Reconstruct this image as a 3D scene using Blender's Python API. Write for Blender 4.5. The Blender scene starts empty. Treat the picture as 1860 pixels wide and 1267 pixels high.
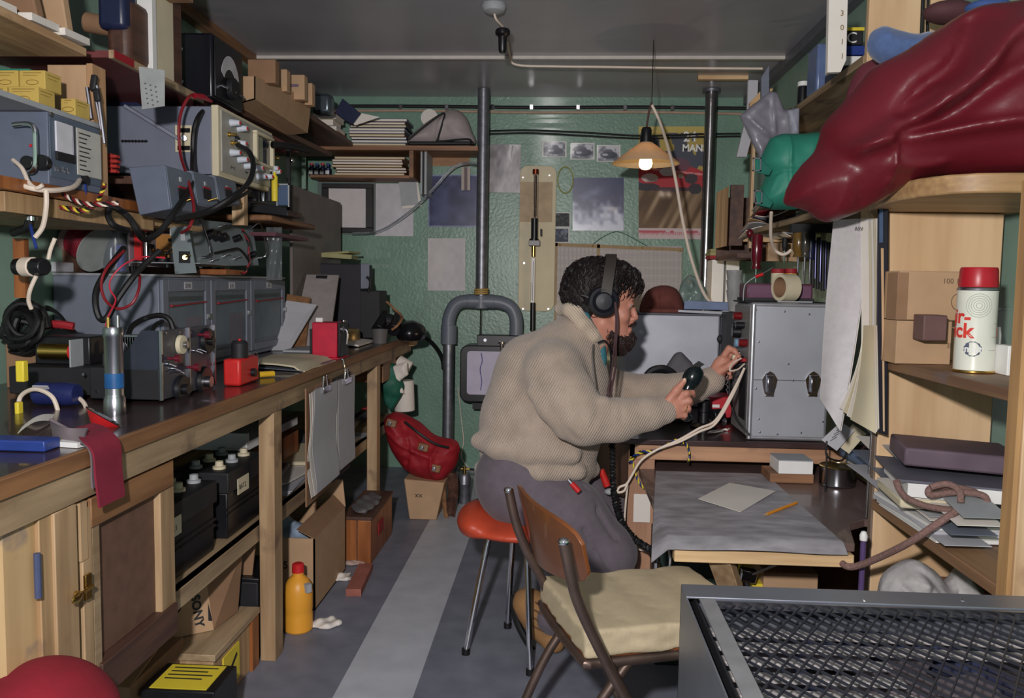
import bpy, bmesh, math, random
import numpy as np
from mathutils import Vector, Matrix
R = random.Random(7)
V = Vector
sc = bpy.context.scene
COL = sc.collection
# ---------------------------------------------------------------- camera
F = 1500.0
CAM = V((0, 0, 1.25))
yaw, pit, rol = 0.0554, 0.0796, math.radians(0.9)
fw = V((-math.sin(yaw)*math.cos(pit), math.cos(yaw)*math.cos(pit), -math.sin(pit)))
r0 = V((math.cos(yaw), math.sin(yaw), 0)); u0 = r0.cross(fw)
rt = r0*math.cos(rol)+u0*math.sin(rol); up = u0*math.cos(rol)-r0*math.sin(rol)
cd = bpy.data.cameras.new('camera'); cam = bpy.data.objects.new('camera', cd); COL.objects.link(cam)
cd.sensor_width = 36; cd.lens = F/1860*36; cd.clip_start = .05
cam.matrix_world = Matrix(((rt.x, up.x, -fw.x, CAM.x), (rt.y, up.y, -fw.y, CAM.y), (rt.z, up.z, -fw.z, CAM.z), (0, 0, 0, 1)))
sc.camera = cam

XYD = [750, 300]     # typical image column / row used where only the other one matters
def P(x, y, Y=None, X=None, Z=None):
    if y == 0: y = XYD[1]
    if x == 0: x = XYD[0]
    d = fw+rt*((x-930)/F)+up*((633-y)/F)
    if Y is not None: t = Y/d.y
    elif X is not None: t = X/d.x
    else: t = (Z-CAM.z)/d.z
    return CAM+d*t

# ---------------------------------------------------------------- mesh builder
class MB:
    def __init__(s): s.v = []; s.f = []
    def add(s, vs, fs):
        n = len(s.v); s.v += [tuple(v) for v in vs]; s.f += [tuple(i+n for i in f) for f in fs]; return s
    def hexa(s, p):          # 0-3 near loop, 4-7 far loop
        return s.add(p, [(0, 1, 2, 3), (7, 6, 5, 4), (0, 4, 5, 1), (1, 5, 6, 2), (2, 6, 7, 3), (3, 7, 4, 0)])
    def box(s, x0, x1, y0, y1, z0, z1):
        return s.hexa([(x0, y0, z0), (x1, y0, z0), (x1, y0, z1), (x0, y0, z1), (x0, y1, z0), (x1, y1, z0), (x1, y1, z1), (x0, y1, z1)])
    def ob(s, c, size, rot=None):     # oriented box; rot = (rx,ry,rz) degrees or Matrix
        h = V(size)/2
        if rot is None: m = Matrix.Identity(3)
        elif isinstance(rot, Matrix): m = rot.to_3x3()
        else:
            m = Matrix.Rotation(math.radians(rot[2]), 3, 'Z') @ Matrix.Rotation(math.radians(rot[1]), 3, 'Y') @ Matrix.Rotation(math.radians(rot[0]), 3, 'X')
        pts = [(-1, -1, -1), (1, -1, -1), (1, -1, 1), (-1, -1, 1), (-1, 1, -1), (1, 1, -1), (1, 1, 1), (-1, 1, 1)]
        return s.hexa([V(c)+m @ V((a*h.x, b*h.y, d*h.z)) for a, b, d in pts])
    def pb(s, x0, y0, x1, y1, Y, d):  # box whose near face spans a rectangle seen at depth Y
        a = P(x0, y1, Y=Y); b = P(x1, y0, Y=Y)
        return s.box(a.x, b.x, Y, Y+d, a.z, b.z)
    def beam(s, p0, p1, w, h, upv=(0, 0, 1)):
        p0 = V(p0); p1 = V(p1); t = (p1-p0).normalized(); sd = t.cross(V(upv))
        if sd.length < 1e-4: sd = t.cross(V((0, 1, 0)))
        sd.normalize(); u = sd.cross(t)
        q = []
        for p in (p0, p1):
            q += [p-sd*w/2-u*h/2, p+sd*w/2-u*h/2, p+sd*w/2+u*h/2, p-sd*w/2+u*h/2]
        return s.hexa(q)
    def tube(s, pts, r, n=8, closed=False, cap=True):
        pts = [V(p) for p in pts]; m = len(pts)
        rr = r if isinstance(r, (list, tuple)) else [r]*m
        t = []
        for i in range(m):
            a = pts[(i-1) % m] if (closed or i > 0) else pts[i]; b = pts[(i+1) % m] if (closed or i < m-1) else pts[i]
            q = b-a; t.append(q.normalized() if q.length > 1e-9 else V((0, 0, 1)))
        ref = V((0, 0, 1)) if abs(t[0].z) < .9 else V((1, 0, 0))
        nn = t[0].cross(ref).normalized(); vs = []
        for i in range(m):
            nn = (nn-t[i]*nn.dot(t[i]));
            nn = nn.normalized() if nn.length > 1e-6 else t[i].orthogonal().normalized()
            bb = t[i].cross(nn)
            for k in range(n):
                a = 2*math.pi*k/n; vs.append(pts[i]+(nn*math.cos(a)+bb*math.sin(a))*rr[i])
        fs = []
        for i in range(m if closed else m-1):
            j = (i+1) % m
            for k in range(n):
                l = (k+1) % n; fs.append((i*n+k, i*n+l, j*n+l, j*n+k))
        if cap and not closed:
            fs.append(tuple(range(n-1, -1, -1))); fs.append(tuple((m-1)*n+k for k in range(n)))
        return s.add(vs, fs)
    def cyl(s, p0, p1, r0, r1=None, n=20):
        return s.tube([p0, p1], [r0, r0 if r1 is None else r1], n)
    def lathe(s, prof, c=(0, 0, 0), axis=(0, 0, 1), n=24, close=False):
        c = V(c); ax = V(axis).normalized(); a = ax.orthogonal().normalized(); b = ax.cross(a)
        vs = []; m = len(prof)
        for (r, z) in prof:
            for k in range(n):
                t = 2*math.pi*k/n; vs.append(c+ax*z+(a*math.cos(t)+b*math.sin(t))*max(r, 1e-4))
        fs = [(i*n+k, i*n+(k+1) % n, (i+1)*n+(k+1) % n, (i+1)*n+k) for i in range(m-1) for k in range(n)]
        if not close: fs += [tuple(range(n-1, -1, -1)), tuple((m-1)*n+k for k in range(n))]
        return s.add(vs, fs)
    def ball(s, c, rx, ry=None, rz=None, n=16):
        ry = rx if ry is None else ry; rz = rx if rz is None else rz; m = n//2
        vs = []
        for i in range(m+1):
            p = math.pi*i/m
            for k in range(n):
                t = 2*math.pi*k/n
                vs.append((c[0]+rx*max(math.sin(p), 1e-3)*math.cos(t), c[1]+ry*max(math.sin(p), 1e-3)*math.sin(t), c[2]-rz*math.cos(p)))
        fs = [(i*n+k, i*n+(k+1) % n, (i+1)*n+(k+1) % n, (i+1)*n+k) for i in range(m) for k in range(n)]
        fs += [tuple(range(n-1, -1, -1)), tuple(m*n+k for k in range(n))]
        return s.add(vs, fs)
    def prism(s, poly, off):
        off = V(off); n = len(poly); p = [V(q) for q in poly]
        nrm = V((0, 0, 0))
        for i in range(n): nrm += p[i].cross(p[(i+1) % n])
        if nrm.dot(off) > 0: p.reverse()
        vs = p+[q+off for q in p]
        return s.add(vs, [tuple(range(n)), tuple(range(2*n-1, n-1, -1))]+[(i, i+n, (i+1) % n+n, (i+1) % n) for i in range(n)])
    def pp(s, pix, Y, d):     # polygon outline seen at depth Y, d metres thick
        return s.prism([P(x, y, Y=Y) for x, y in pix], (0, d, 0))
    def sheet(s, f, nu, nv, th=.0015):   # f(u,v)->point, thin solid
        g = [[V(f(i/nu, j/nv)) for i in range(nu+1)] for j in range(nv+1)]
        top = []; bot = []
        for j in range(nv+1):
            for i in range(nu+1):
                a = g[j][min(i+1, nu)]-g[j][max(i-1, 0)]; b = g[min(j+1, nv)][i]-g[max(j-1, 0)][i]
                n = a.cross(b); n = n.normalized() if n.length > 1e-12 else V((0, 0, 1))
                top.append(g[j][i]+n*th/2); bot.append(g[j][i]-n*th/2)
        w = nu+1; o = len(top); fs = []
        for j in range(nv):
            for i in range(nu):
                a = j*w+i; fs.append((a, a+1, a+1+w, a+w)); fs.append((a+o+w, a+o+w+1, a+o+1, a+o))
        rim = [i for i in range(w)]+[j*w+nu for j in range(1, nv+1)]+[nv*w+i for i in range(nu-1, -1, -1)]+[j*w for j in range(nv-1, 0, -1)]
        for k in range(len(rim)):
            a = rim[k]; b = rim[(k+1) % len(rim)]; fs.append((b, a, a+o, b+o))
        return s.add(top+bot, fs)

def cr(pts, k=6, closed=False):      # Catmull-Rom
    pts = [V(p) for p in pts]; m = len(pts); out = []
    for i in range(m if closed else m-1):
        if closed: p0, p1, p2, p3 = pts[(i-1) % m], pts[i], pts[(i+1) % m], pts[(i+2) % m]
        else: p0, p1, p2, p3 = pts[max(i-1, 0)], pts[i], pts[i+1], pts[min(i+2, m-1)]
        for j in range(k):
            t = j/k
            out.append(.5*((2*p1)+(p2-p0)*t+(2*p0-5*p1+4*p2-p3)*t*t+(3*p1-p0-3*p2+p3)*t**3))
    if not closed: out.append(pts[-1])
    return out
def pxs(l, Y): return [P(a[0], a[1], Y=(a[2] if len(a) > 2 else Y)) for a in l]

# ---------------------------------------------------------------- objects
def tag(o, label=None, cat=None, group=None, kind=None):
    if label: o['label'] = label
    if cat: o['category'] = cat
    if group: o['group'] = group
    if kind: o['kind'] = kind
    return o
ROOTS = []; DONE = set()
def thing(name, label, cat, group=None):
    o = bpy.data.objects.new(name, None); COL.objects.link(o); o.empty_display_size = .05
    ROOTS.append(o); return tag(o, label, cat, group)
def mesh_from(name, v, f, mat, sharp=35):
    me = bpy.data.meshes.new(name); me.from_pydata([tuple(p) for p in v], [], f)
    if mat: me.materials.append(mat)
    me.shade_smooth()
    if sharp < 180: me.set_sharp_from_angle(angle=math.radians(sharp))
    return me
def mk(name, mb, mat, parent=None, bev=0, sharp=35, label=None, cat=None, group=None, kind=None):
    me = mesh_from(name, mb.v, mb.f, mat, sharp)
    o = bpy.data.objects.new(name, me); COL.objects.link(o)
    if parent is not None: o.parent = parent
    elif kind != 'structure': ROOTS.append(o)
    if bev:
        m = o.modifiers.new('bevel', 'BEVEL'); m.width = bev; m.segments = 2; m.limit_method = 'ANGLE'; m.angle_limit = math.radians(40)
    return tag(o, label, cat, group, kind)
def st(name, mb, mat, bev=0): return mk(name, mb, mat, None, bev, kind='structure')
def kids(o):
    r = []
    for c in o.children: r.append(c); r += kids(c)
    return r
def fin(o, origin=None):
    if o.name in DONE: return o
    DONE.add(o.name)
    ms = ([o] if o.type == 'MESH' else [])+[k for k in kids(o) if k.type == 'MESH']
    if origin is None:
        a = np.concatenate([np.array([v.co[:] for v in m.data.vertices]) for m in ms if len(m.data.vertices)])
        lo = a.min(0); hi = a.max(0); origin = ((lo[0]+hi[0])/2, (lo[1]+hi[1])/2, lo[2])
    t = Matrix.Translation(-V(origin)); seen = set()
    for m in ms:
        if m.data.name not in seen: seen.add(m.data.name); m.data.transform(t)
    o.location = origin
    return o
def dup(o, loc=None, rz=None, label=None, group=None, delta=None, scale=None):
    fin(o)
    def cp(a, par):
        c = a.copy(); COL.objects.link(c); c.parent = par
        for k in list(a.children): cp(k, c)
        return c
    c = cp(o, None); DONE.add(c.name); ROOTS.append(c)
    if delta is not None: c.location = o.location+V(delta)
    if loc is not None: c.location = loc
    if rz is not None: c.rotation_euler = (0, 0, math.radians(rz)) if not isinstance(rz, tuple) else tuple(math.radians(a) for a in rz)
    if scale is not None: c.scale = scale
    if label: c['label'] = label
    if group: c['group'] = group
    return c
def text_mb(txt, size, origin, xdir, ydir, depth=.0006, align='LEFT', bold=0, squeeze=1.0, spacing=1.0):
    cu = bpy.data.curves.new('t', 'FONT'); cu.body = txt; cu.size = size; cu.extrude = depth/2; cu.align_x = align
    cu.offset = bold; cu.space_character = spacing; cu.resolution_u = 3
    o = bpy.data.objects.new('t', cu); COL.objects.link(o)
    dg = bpy.context.evaluated_depsgraph_get(); me = bpy.data.meshes.new_from_object(o.evaluated_get(dg))
    xd = V(xdir).normalized(); yd = V(ydir).normalized(); zd = xd.cross(yd)
    mb = MB(); mb.add([V(origin)+xd*v.co.x*squeeze+yd*v.co.y+zd*(v.co.z+depth/2) for v in me.vertices], [tuple(p.vertices) for p in me.polygons])
    bpy.data.objects.remove(o); bpy.data.curves.remove(cu); bpy.data.meshes.remove(me)
    return mb

# ---------------------------------------------------------------- materials
def lin(c):
    return tuple(((x/255/12.92) if x/255 <= .04045 else ((x/255+.055)/1.055)**2.4) for x in c)
MATS = {}
def _new(name):
    m = bpy.data.materials.new(name); m.use_nodes = True; nt = m.node_tree; b = nt.nodes['Principled BSDF']; MATS[name] = m
    return m, nt, b
def _noise(nt, scale, vec=None, detail=4, stretch=None, coord='Object'):
    tc = nt.nodes.new('ShaderNodeTexCoord'); mp = nt.nodes.new('ShaderNodeMapping'); no = nt.nodes.new('ShaderNodeTexNoise')
    nt.links.new(tc.outputs[coord], mp.inputs[0]); nt.links.new(mp.outputs[0], no.inputs[0])
    if stretch: mp.inputs['Scale'].default_value = stretch
    no.inputs['Scale'].default_value = scale; no.inputs['Detail'].default_value = detail
    return no
def _ramp(nt, fac, stops):
    r = nt.nodes.new('ShaderNodeValToRGB'); nt.links.new(fac, r.inputs[0])
    while len(r.color_ramp.elements) < len(stops): r.color_ramp.elements.new(.5)
    for e, (p, c) in zip(r.color_ramp.elements, stops): e.position = p; e.color = (*c, 1)
    return r
def _bump(nt, b, h, strength, dist=.002):
    n = nt.nodes.new('ShaderNodeBump'); n.inputs['Strength'].default_value = strength; n.inputs['Distance'].default_value = dist
    nt.links.new(h, n.inputs['Height']); nt.links.new(n.outputs[0], b.inputs['Normal'])
def M(name, col, rough=.6, metal=0, var=.12, scale=18, bump=0, bscale=90, spec=.5, trans=0, coat=0, sheen=0, stretch=None, ior=1.45, alpha=1):
    if name in MATS: return MATS[name]
    m, nt, b = _new(name); c = lin(col)
    no = _noise(nt, scale, stretch=stretch)
    r = _ramp(nt, no.outputs[0], [(.3, tuple(max(0, x*(1-var)) for x in c)), (.7, tuple(min(1, x*(1+var)) for x in c))])
    nt.links.new(r.outputs[0], b.inputs['Base Color'])
    b.inputs['Roughness'].default_value = rough; b.inputs['Metallic'].default_value = metal; b.inputs['Specular IOR Level'].default_value = spec
    b.inputs['Transmission Weight'].default_value = trans; b.inputs['IOR'].default_value = ior; b.inputs['Coat Weight'].default_value = coat; b.inputs['Sheen Weight'].default_value = sheen
    b.inputs['Alpha'].default_value = alpha
    if bump:
        n2 = _noise(nt, bscale, stretch=stretch); _bump(nt, b, n2.outputs[0], bump)
    return m
def WOOD(name, c1, c2, axis='Y', rough=.55, scale=9, stain=None, bump=.15):
    if name in MATS: return MATS[name]
    m, nt, b = _new(name)
    s = {'X': (.12, 1.6, 1.6), 'Y': (1.6, .12, 1.6), 'Z': (1.6, 1.6, .12)}[axis]
    no = _noise(nt, scale*3, stretch=s, detail=6); n2 = _noise(nt, scale, stretch=s, detail=2)
    ad = nt.nodes.new('ShaderNodeMath'); ad.operation = 'ADD'; nt.links.new(no.outputs[0], ad.inputs[0]); nt.links.new(n2.outputs[0], ad.inputs[1])
    hf = nt.nodes.new('ShaderNodeMath'); hf.operation = 'MULTIPLY'; hf.inputs[1].default_value = .5; nt.links.new(ad.outputs[0], hf.inputs[0])
    a = lin(c1); c = lin(c2); mid = tuple((p+q)/2 for p, q in zip(a, c))
    r = _ramp(nt, hf.outputs[0], [(.36, c), (.5, mid), (.62, a)])
    out = r.outputs[0]
    if stain:
        n3 = _noise(nt, 6, detail=5); r3 = _ramp(nt, n3.outputs[0], [(.60, (0, 0, 0)), (.72, (1, 1, 1))])
        mx = nt.nodes.new('ShaderNodeMixRGB'); nt.links.new(r3.outputs[0], mx.inputs[0]); nt.links.new(out, mx.inputs[1]); mx.inputs[2].default_value = (*lin(stain), 1); out = mx.outputs[0]
    nt.links.new(out, b.inputs['Base Color']); b.inputs['Roughness'].default_value = rough
    if bump: _bump(nt, b, no.outputs[0], bump, .001)
    return m
def GLOW(name, col, strength):
    m, nt, b = _new(name); b.inputs['Base Color'].default_value = (*lin(col), 1)
    b.inputs['Emission Color'].default_value = (*lin(col), 1); b.inputs['Emission Strength'].default_value = strength
    return m
def VC(name, rough=.5, coat=0):      # printed sheet: colours come from the print itself
    if name in MATS: return MATS[name]
    m, nt, b = _new(name); a = nt.nodes.new('ShaderNodeVertexColor'); a.layer_name = 'print'
    nt.links.new(a.outputs[0], b.inputs['Base Color']); b.inputs['Roughness'].default_value = rough; b.inputs['Coat Weight'].default_value = coat
    return m
def printed(name, c00, c10, c01, nx, ny, fn, mat, parent=None, bend=0, th=.0012, **kw):
    """flat sheet: c00 top-left, c10 top-right, c01 bottom-left; fn(u,v) numpy -> rgb 0-255"""
    c00, c10, c01 = V(c00), V(c10), V(c01); du = c10-c00; dv = c01-c00; n = du.cross(dv).normalized()
    if n.dot(CAM-c00) < 0: n = -n
    mb = MB(); w = nx+1
    vs = [c00+du*(i/nx)+dv*(j/ny)+n*(bend*math.sin(3.1*i/nx+1.3*j/ny)) for j in range(ny+1) for i in range(nx+1)]
    flip = du.cross(dv).dot(n) < 0
    fs = [((j*w+i, (j+1)*w+i, (j+1)*w+i+1, j*w+i+1) if flip else (j*w+i, j*w+i+1, (j+1)*w+i+1, (j+1)*w+i)) for j in range(ny) for i in range(nx)]
    mb.add(vs, fs); k = len(vs)
    rim = [0, nx, ny*w+nx, ny*w]
    bk = [vs[i]-n*th for i in rim]
    mb.add(bk, [(0, 1, 2, 3)]); 
    me = mesh_from(name, mb.v, mb.f, mat, 180)
    u, v = np.meshgrid(np.linspace(0, 1, w), np.linspace(0, 1, ny+1))
    c = np.clip(fn(u, v), 0, 255)/255.
    c = np.where(c <= .04045, c/12.92, ((c+.055)/1.055)**2.4).reshape(-1, 3)
    full = np.ones((len(me.vertices), 4), np.float32); full[:k, :3] = c; full[k:, :3] = .5
    at = me.color_attributes.new('print', 'FLOAT_COLOR', 'POINT'); at.data.foreach_set('color', full.ravel())
    o = bpy.data.objects.new(name, me); COL.objects.link(o)
    if parent is not None: o.parent = parent
    else: ROOTS.append(o)
    return tag(o, **kw)
def rgb(u, c): return np.ones(u.shape+(3,))*np.array(c, float)
def mixc(a, m, c): return a*(1-m[..., None])+np.array(c, float)*m[..., None]
def hsh(u, v, s=1):   # smooth-ish value noise
    def g(i, j): return np.modf(np.abs(np.sin(i*127.1+j*311.7+s*17.3)*43758.5453))[0]
    i = np.floor(u); j = np.floor(v); a = u-i; b = v-j; a = a*a*(3-2*a); b = b*b*(3-2*b)
    return g(i, j)*(1-a)*(1-b)+g(i+1, j)*a*(1-b)+g(i, j+1)*(1-a)*b+g(i+1, j+1)*a*b
def lines_fn(base, ink, rows, cols=30, dens=.55, margin=.08, s=1, top=0):
    def fn(u, v):
        c = rgb(u, base); r = np.modf(v*rows)[0]
        m = ((r > .35) & (r < .75) & (u > margin) & (u < 1-margin) & (v > margin+top) & (v < 1-margin))
        w = hsh(u*cols, np.floor(v*rows)*3.7, s) < dens
        return mixc(c, (m & w)*.75, ink)
    return fn

# ---------------------------------------------------------------- signed-distance modelling
class SDF:
    def __init__(s, lo, hi, h):
        s.lo = np.array(lo, float); s.h = h; s.n = np.ceil((np.array(hi)-s.lo)/h).astype(int)+1
        s.d = np.full(s.n, .2, np.float32)
    def _blk(s, lo, hi, pad):
        a = np.maximum(np.floor((np.array(lo)-pad-s.lo)/s.h).astype(int), 0); b = np.minimum(np.ceil((np.array(hi)+pad-s.lo)/s.h).astype(int)+1, s.n)
        if (b <= a).any(): return None
        sl = tuple(slice(i, j) for i, j in zip(a, b))
        g = np.meshgrid(*[s.lo[k]+np.arange(a[k], b[k])*s.h for k in range(3)], indexing='ij', sparse=True)
        return sl, [q.astype(np.float32) for q in g]
    def comb(s, sl, d, k, sub):
        o = s.d[sl]
        if sub: o2 = -o; 
        else: o2 = o
        if k > 0:
            hh = np.maximum(k-np.abs(o2-d), 0)/k; r = np.minimum(o2, d)-hh*hh*k*.25
        else: r = np.minimum(o2, d)
        s.d[sl] = -r if sub else r
    def cap(s, a, b, ra, rb=None, k=.02, sub=False, flat=None):
        rb = ra if rb is None else rb; a = np.array(a, float); b = np.array(b, float); m = max(ra, rb)
        q = s._blk(np.minimum(a, b)-m, np.maximum(a, b)+m, k+.02)
        if q is None: return s
        sl, (x, y, z) = q; ab = b-a; L = max(ab @ ab, 1e-9)
        t = np.clip(((x-a[0])*ab[0]+(y-a[1])*ab[1]+(z-a[2])*ab[2])/L, 0, 1)
        fx, fy, fz = flat if flat else (1, 1, 1)
        d = np.sqrt(((x-a[0]-ab[0]*t)/fx)**2+((y-a[1]-ab[1]*t)/fy)**2+((z-a[2]-ab[2]*t)/fz)**2)-(ra+(rb-ra)*t)
        s.comb(sl, d, k, sub); return s
    def chain(s, pts, rs, k=.015, sub=False):
        for i in range(len(pts)-1): s.cap(pts[i], pts[i+1], rs[i], rs[i+1], k, sub)
        return s
    def ell(s, c, r, k=.02, rot=None, sub=False):
        c = np.array(c, float); m = max(r); q = s._blk(c-m, c+m, k+.02)
        if q is None: return s
        sl, (x, y, z) = q; x = x-c[0]; y = y-c[1]; z = z-c[2]
        if rot is not None:
            mt = np.array(rot.to_3x3().transposed()) if isinstance(rot, Matrix) else np.array((Matrix.Rotation(math.radians(rot[2]), 3, 'Z') @ Matrix.Rotation(math.radians(rot[1]), 3, 'Y') @ Matrix.Rotation(math.radians(rot[0]), 3, 'X')).transposed())
            x, y, z = [mt[i][0]*x+mt[i][1]*y+mt[i][2]*z for i in range(3)]
        e = np.sqrt((x/r[0])**2+(y/r[1])**2+(z/r[2])**2); e2 = np.sqrt((x/r[0]**2)**2+(y/r[1]**2)**2+(z/r[2]**2)**2)
        s.comb(sl, e*(e-1)/np.maximum(e2, 1e-6), k, sub); return s
    def disp(s, fn):
        g = np.meshgrid(*[s.lo[k]+np.arange(s.n[k])*s.h for k in range(3)], indexing='ij', sparse=True)
        near = np.abs(s.d) < .03
        X, Y, Z = [np.broadcast_to(q, s.d.shape)[near] for q in g]
        s.d[near] += fn(X, Y, Z).astype(np.float32); return s
    def plane(s, n, off, k=0):      # keep n.p < off
        g = np.meshgrid(*[s.lo[i]+np.arange(s.n[i])*s.h for i in range(3)], indexing='ij', sparse=True)
        d = g[0]*n[0]+g[1]*n[1]+g[2]*n[2]-off; s.d = np.maximum(s.d, d.astype(np.float32)); return s
    def mesh(s):
        d = s.d; ins = d < 0
        for ax in range(3):
            for e in (0, -1):
                i = [slice(None)]*3; i[ax] = e; ins[tuple(i)] = False
        d = np.where(ins, d, np.maximum(d, 1e-5))
        n = s.n; c = np.zeros(n-1, np.int8)
        for i in (0, 1):
            for j in (0, 1):
                for k in (0, 1): c += ins[i:n[0]-1+i, j:n[1]-1+j, k:n[2]-1+k]
        act = np.argwhere((c > 0) & (c < 8)); idm = np.full(n-1, -1, np.int32); idm[tuple(act.T)] = np.arange(len(act))
        acc = np.zeros((len(act), 3)); cnt = np.zeros(len(act)); cs = [(i, j, k) for i in (0, 1) for j in (0, 1) for k in (0, 1)]
        val = {q: d[act[:, 0]+q[0], act[:, 1]+q[1], act[:, 2]+q[2]] for q in cs}
        for p in cs:
            for ax in range(3):
                if p[ax] == 0:
                    q = list(p); q[ax] = 1; q = tuple(q); a = val[p]; b = val[q]; m = (a < 0) != (b < 0)
                    t = np.where(m, a/np.where(m, a-b, 1), 0); pt = np.tile(np.array(p, float), (len(act), 1)); pt[:, ax] += t
                    acc += pt*m[:, None]; cnt += m
        vs = (act+acc/np.maximum(cnt, 1)[:, None])*s.h+s.lo
        fs = []
        for ax in range(3):
            sl0 = [slice(0, None)]*3; sl1 = [slice(0, None)]*3; sl0[ax] = slice(0, -1); sl1[ax] = slice(1, None)
            a = ins[tuple(sl0)]; b = ins[tuple(sl1)]; e = np.argwhere(a != b)
            o1, o2 = [q for q in range(3) if q != ax]
            e = e[(e[:, o1] > 0) & (e[:, o2] > 0) & (e[:, o1] < n[o1]-1) & (e[:, o2] < n[o2]-1)]
            pos = a[tuple(e.T)]
            def g(d1, d2):
                q = e.copy(); q[:, o1] -= d1; q[:, o2] -= d2; return idm[tuple(q.T)]
            f = np.stack([g(0, 0), g(1, 0), g(1, 1), g(0, 1)], 1)
            flip = pos if ax != 1 else ~pos
            f[flip] = f[flip][:, ::-1]
            f = f[:, ::-1]
            fs.append(f)
        f = np.concatenate(fs); f = f[(f >= 0).all(1)]
        return vs, f
    def mk(s, name, mat, parent=None, smooth=1, **kw):
        v, f = s.mesh()
        for _ in range(smooth):      # light laplacian smoothing
            a = np.zeros_like(v); c = np.zeros(len(v))
            for i in range(4):
                j = (i+1) % 4
                for p, q in ((i, j), (j, i)):
                    np.add.at(a, f[:, p], v[f[:, q]]); np.add.at(c, f[:, p], 1)
            v = v*.4+a/np.maximum(c, 1)[:, None]*.6
        me = bpy.data.meshes.new(name); me.vertices.add(len(v)); me.vertices.foreach_set('co', v.ravel())
        me.loops.add(len(f)*4); me.loops.foreach_set('vertex_index', f.ravel().astype(np.int32)); me.polygons.add(len(f))
        me.polygons.foreach_set('loop_start', np.arange(0, len(f)*4, 4, dtype=np.int32)); me.update(calc_edges=True); me.validate()
        me.materials.append(mat); me.shade_smooth()
        o = bpy.data.objects.new(name, me); COL.objects.link(o)
        if parent is not None: o.parent = parent
        else: ROOTS.append(o)
        return tag(o, **kw)
def polydist(x, z, poly):
    d = np.full(x.shape, 1e9); ins = np.zeros(x.shape, bool); n = len(poly)
    for i in range(n):
        ax, az = poly[i]; bx, bz = poly[(i+1) % n]; ex, ez = bx-ax, bz-az; L = max(ex*ex+ez*ez, 1e-12)
        t = np.clip(((x-ax)*ex+(z-az)*ez)/L, 0, 1); d = np.minimum(d, np.hypot(x-ax-ex*t, z-az-ez*t))
        c = ((az > z) != (bz > z)); den = (bz-az) if abs(bz-az) > 1e-12 else 1e-12
        ins ^= c & (x < (bx-ax)*(z-az)/den+ax)
    return np.where(ins, d, -d)
def inflate(pix, Y, T, Rr, h=.006, folds=(), shear=(0, 0), wob=0, wsc=12, seed=1, spline=True, back=1.0):
    """soft solid: outline seen at depth Y, half-thickness T reached Rr inside the rim; folds = (pixel polyline, amplitude, width)"""
    pts = pxs(pix, Y)
    if spline: pts = cr(pts, 5, True)
    poly = [(p.x, p.z) for p in pts]; xs = [p[0] for p in poly]; zs = [p[1] for p in poly]; cx = sum(xs)/len(xs); cz = sum(zs)/len(zs)
    ext = max(abs(shear[0])*(max(xs)-min(xs)), 0)+max(abs(shear[1])*(max(zs)-min(zs)), 0)
    s = SDF((min(xs)-.02, Y-T-ext-.04, min(zs)-.02), (max(xs)+.02, Y+T+ext+.04, max(zs)+.02), h)
    X, Z = np.meshgrid(s.lo[0]+np.arange(s.n[0])*h, s.lo[2]+np.arange(s.n[2])*h, indexing='ij')
    d = polydist(X, Z, poly); q = np.clip(d/Rr, 0, 1); H = np.where(d > 0, T*np.sqrt(np.maximum(1-(1-q)**2, 0)), d)
    fr = np.zeros_like(H)
    for pl, amp, w in folds:
        pl = [P(a, b, Y=Y) for a, b in pl]; pl = cr(pl, 4); dd = np.full(X.shape, 1e9)
        for i in range(len(pl)-1):
            a = pl[i]; b = pl[i+1]; ex, ez = b.x-a.x, b.z-a.z; L = max(ex*ex+ez*ez, 1e-12); t = np.clip(((X-a.x)*ex+(Z-a.z)*ez)/L, 0, 1)
            dd = np.minimum(dd, np.hypot(X-a.x-ex*t, Z-a.z-ez*t))
        fr += amp*np.exp(-(dd/w)**2)
    if wob:
        fr += wob*(hsh(X*wsc+50, Z*wsc+50, seed)-.5)+wob*.5*(hsh(X*wsc*2.3+50, Z*wsc*2.3+50, seed+1)-.5)
    C = shear[0]*(X-cx)+shear[1]*(Z-cz); yy = (s.lo[1]+np.arange(s.n[1])*h)[None, :, None]; w = yy-Y-C[:, None, :]
    Hf = (H+np.where(d > 0, fr*np.clip(d/.02, 0, 1), 0))[:, None, :]; Hb = (np.where(H > 0, H*back, H))[:, None, :]
    s.d = np.where(w < 0, -w-Hf, w-Hb).astype(np.float32)
    return s
# ================================================================ materials
green = M('green_paint', (110, 142, 126), .34, var=.12, scale=5, bump=1.0, bscale=55, coat=.35)
green2 = M('green_paint_side', (130, 158, 142), .42, var=.08, scale=5, bump=.3, bscale=30, coat=.1)
ceilm = M('ceiling_paint', (160, 160, 168), .30, var=.12, scale=1.6, spec=.5, bump=.05, bscale=6)
pine = WOOD('pine_y', (204, 172, 134), (160, 124, 88), 'Y', stain=(140, 110, 84))
pinez = WOOD('pine_z', (212, 182, 144), (170, 136, 100), 'Z', stain=(150, 118, 88))
pinex = WOOD('pine_x', (220, 188, 144), (176, 140, 98), 'X')
board = WOOD('planed_board', (222, 190, 150), (194, 158, 118), 'Z', scale=5, bump=.06)
greywood = WOOD('grey_wood', (178, 154, 122), (128, 104, 78), 'Y', stain=(92, 78, 72))
dkwood = WOOD('dark_wood', (96, 66, 52), (58, 38, 34), 'Y')
brwood = WOOD('brown_wood', (150, 108, 72), (108, 74, 50), 'Y')
brwoodx = WOOD('brown_wood_x', (150, 108, 76), (104, 72, 50), 'X')
orwood = WOOD('orange_wood', (160, 98, 52), (116, 64, 32), 'Z', rough=.4)
hardb = M('hardboard', (104, 76, 62), .7, var=.14, scale=30)
ply = WOOD('plywood', (196, 164, 122), (150, 118, 84), 'Z', stain=(90, 76, 74))
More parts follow.
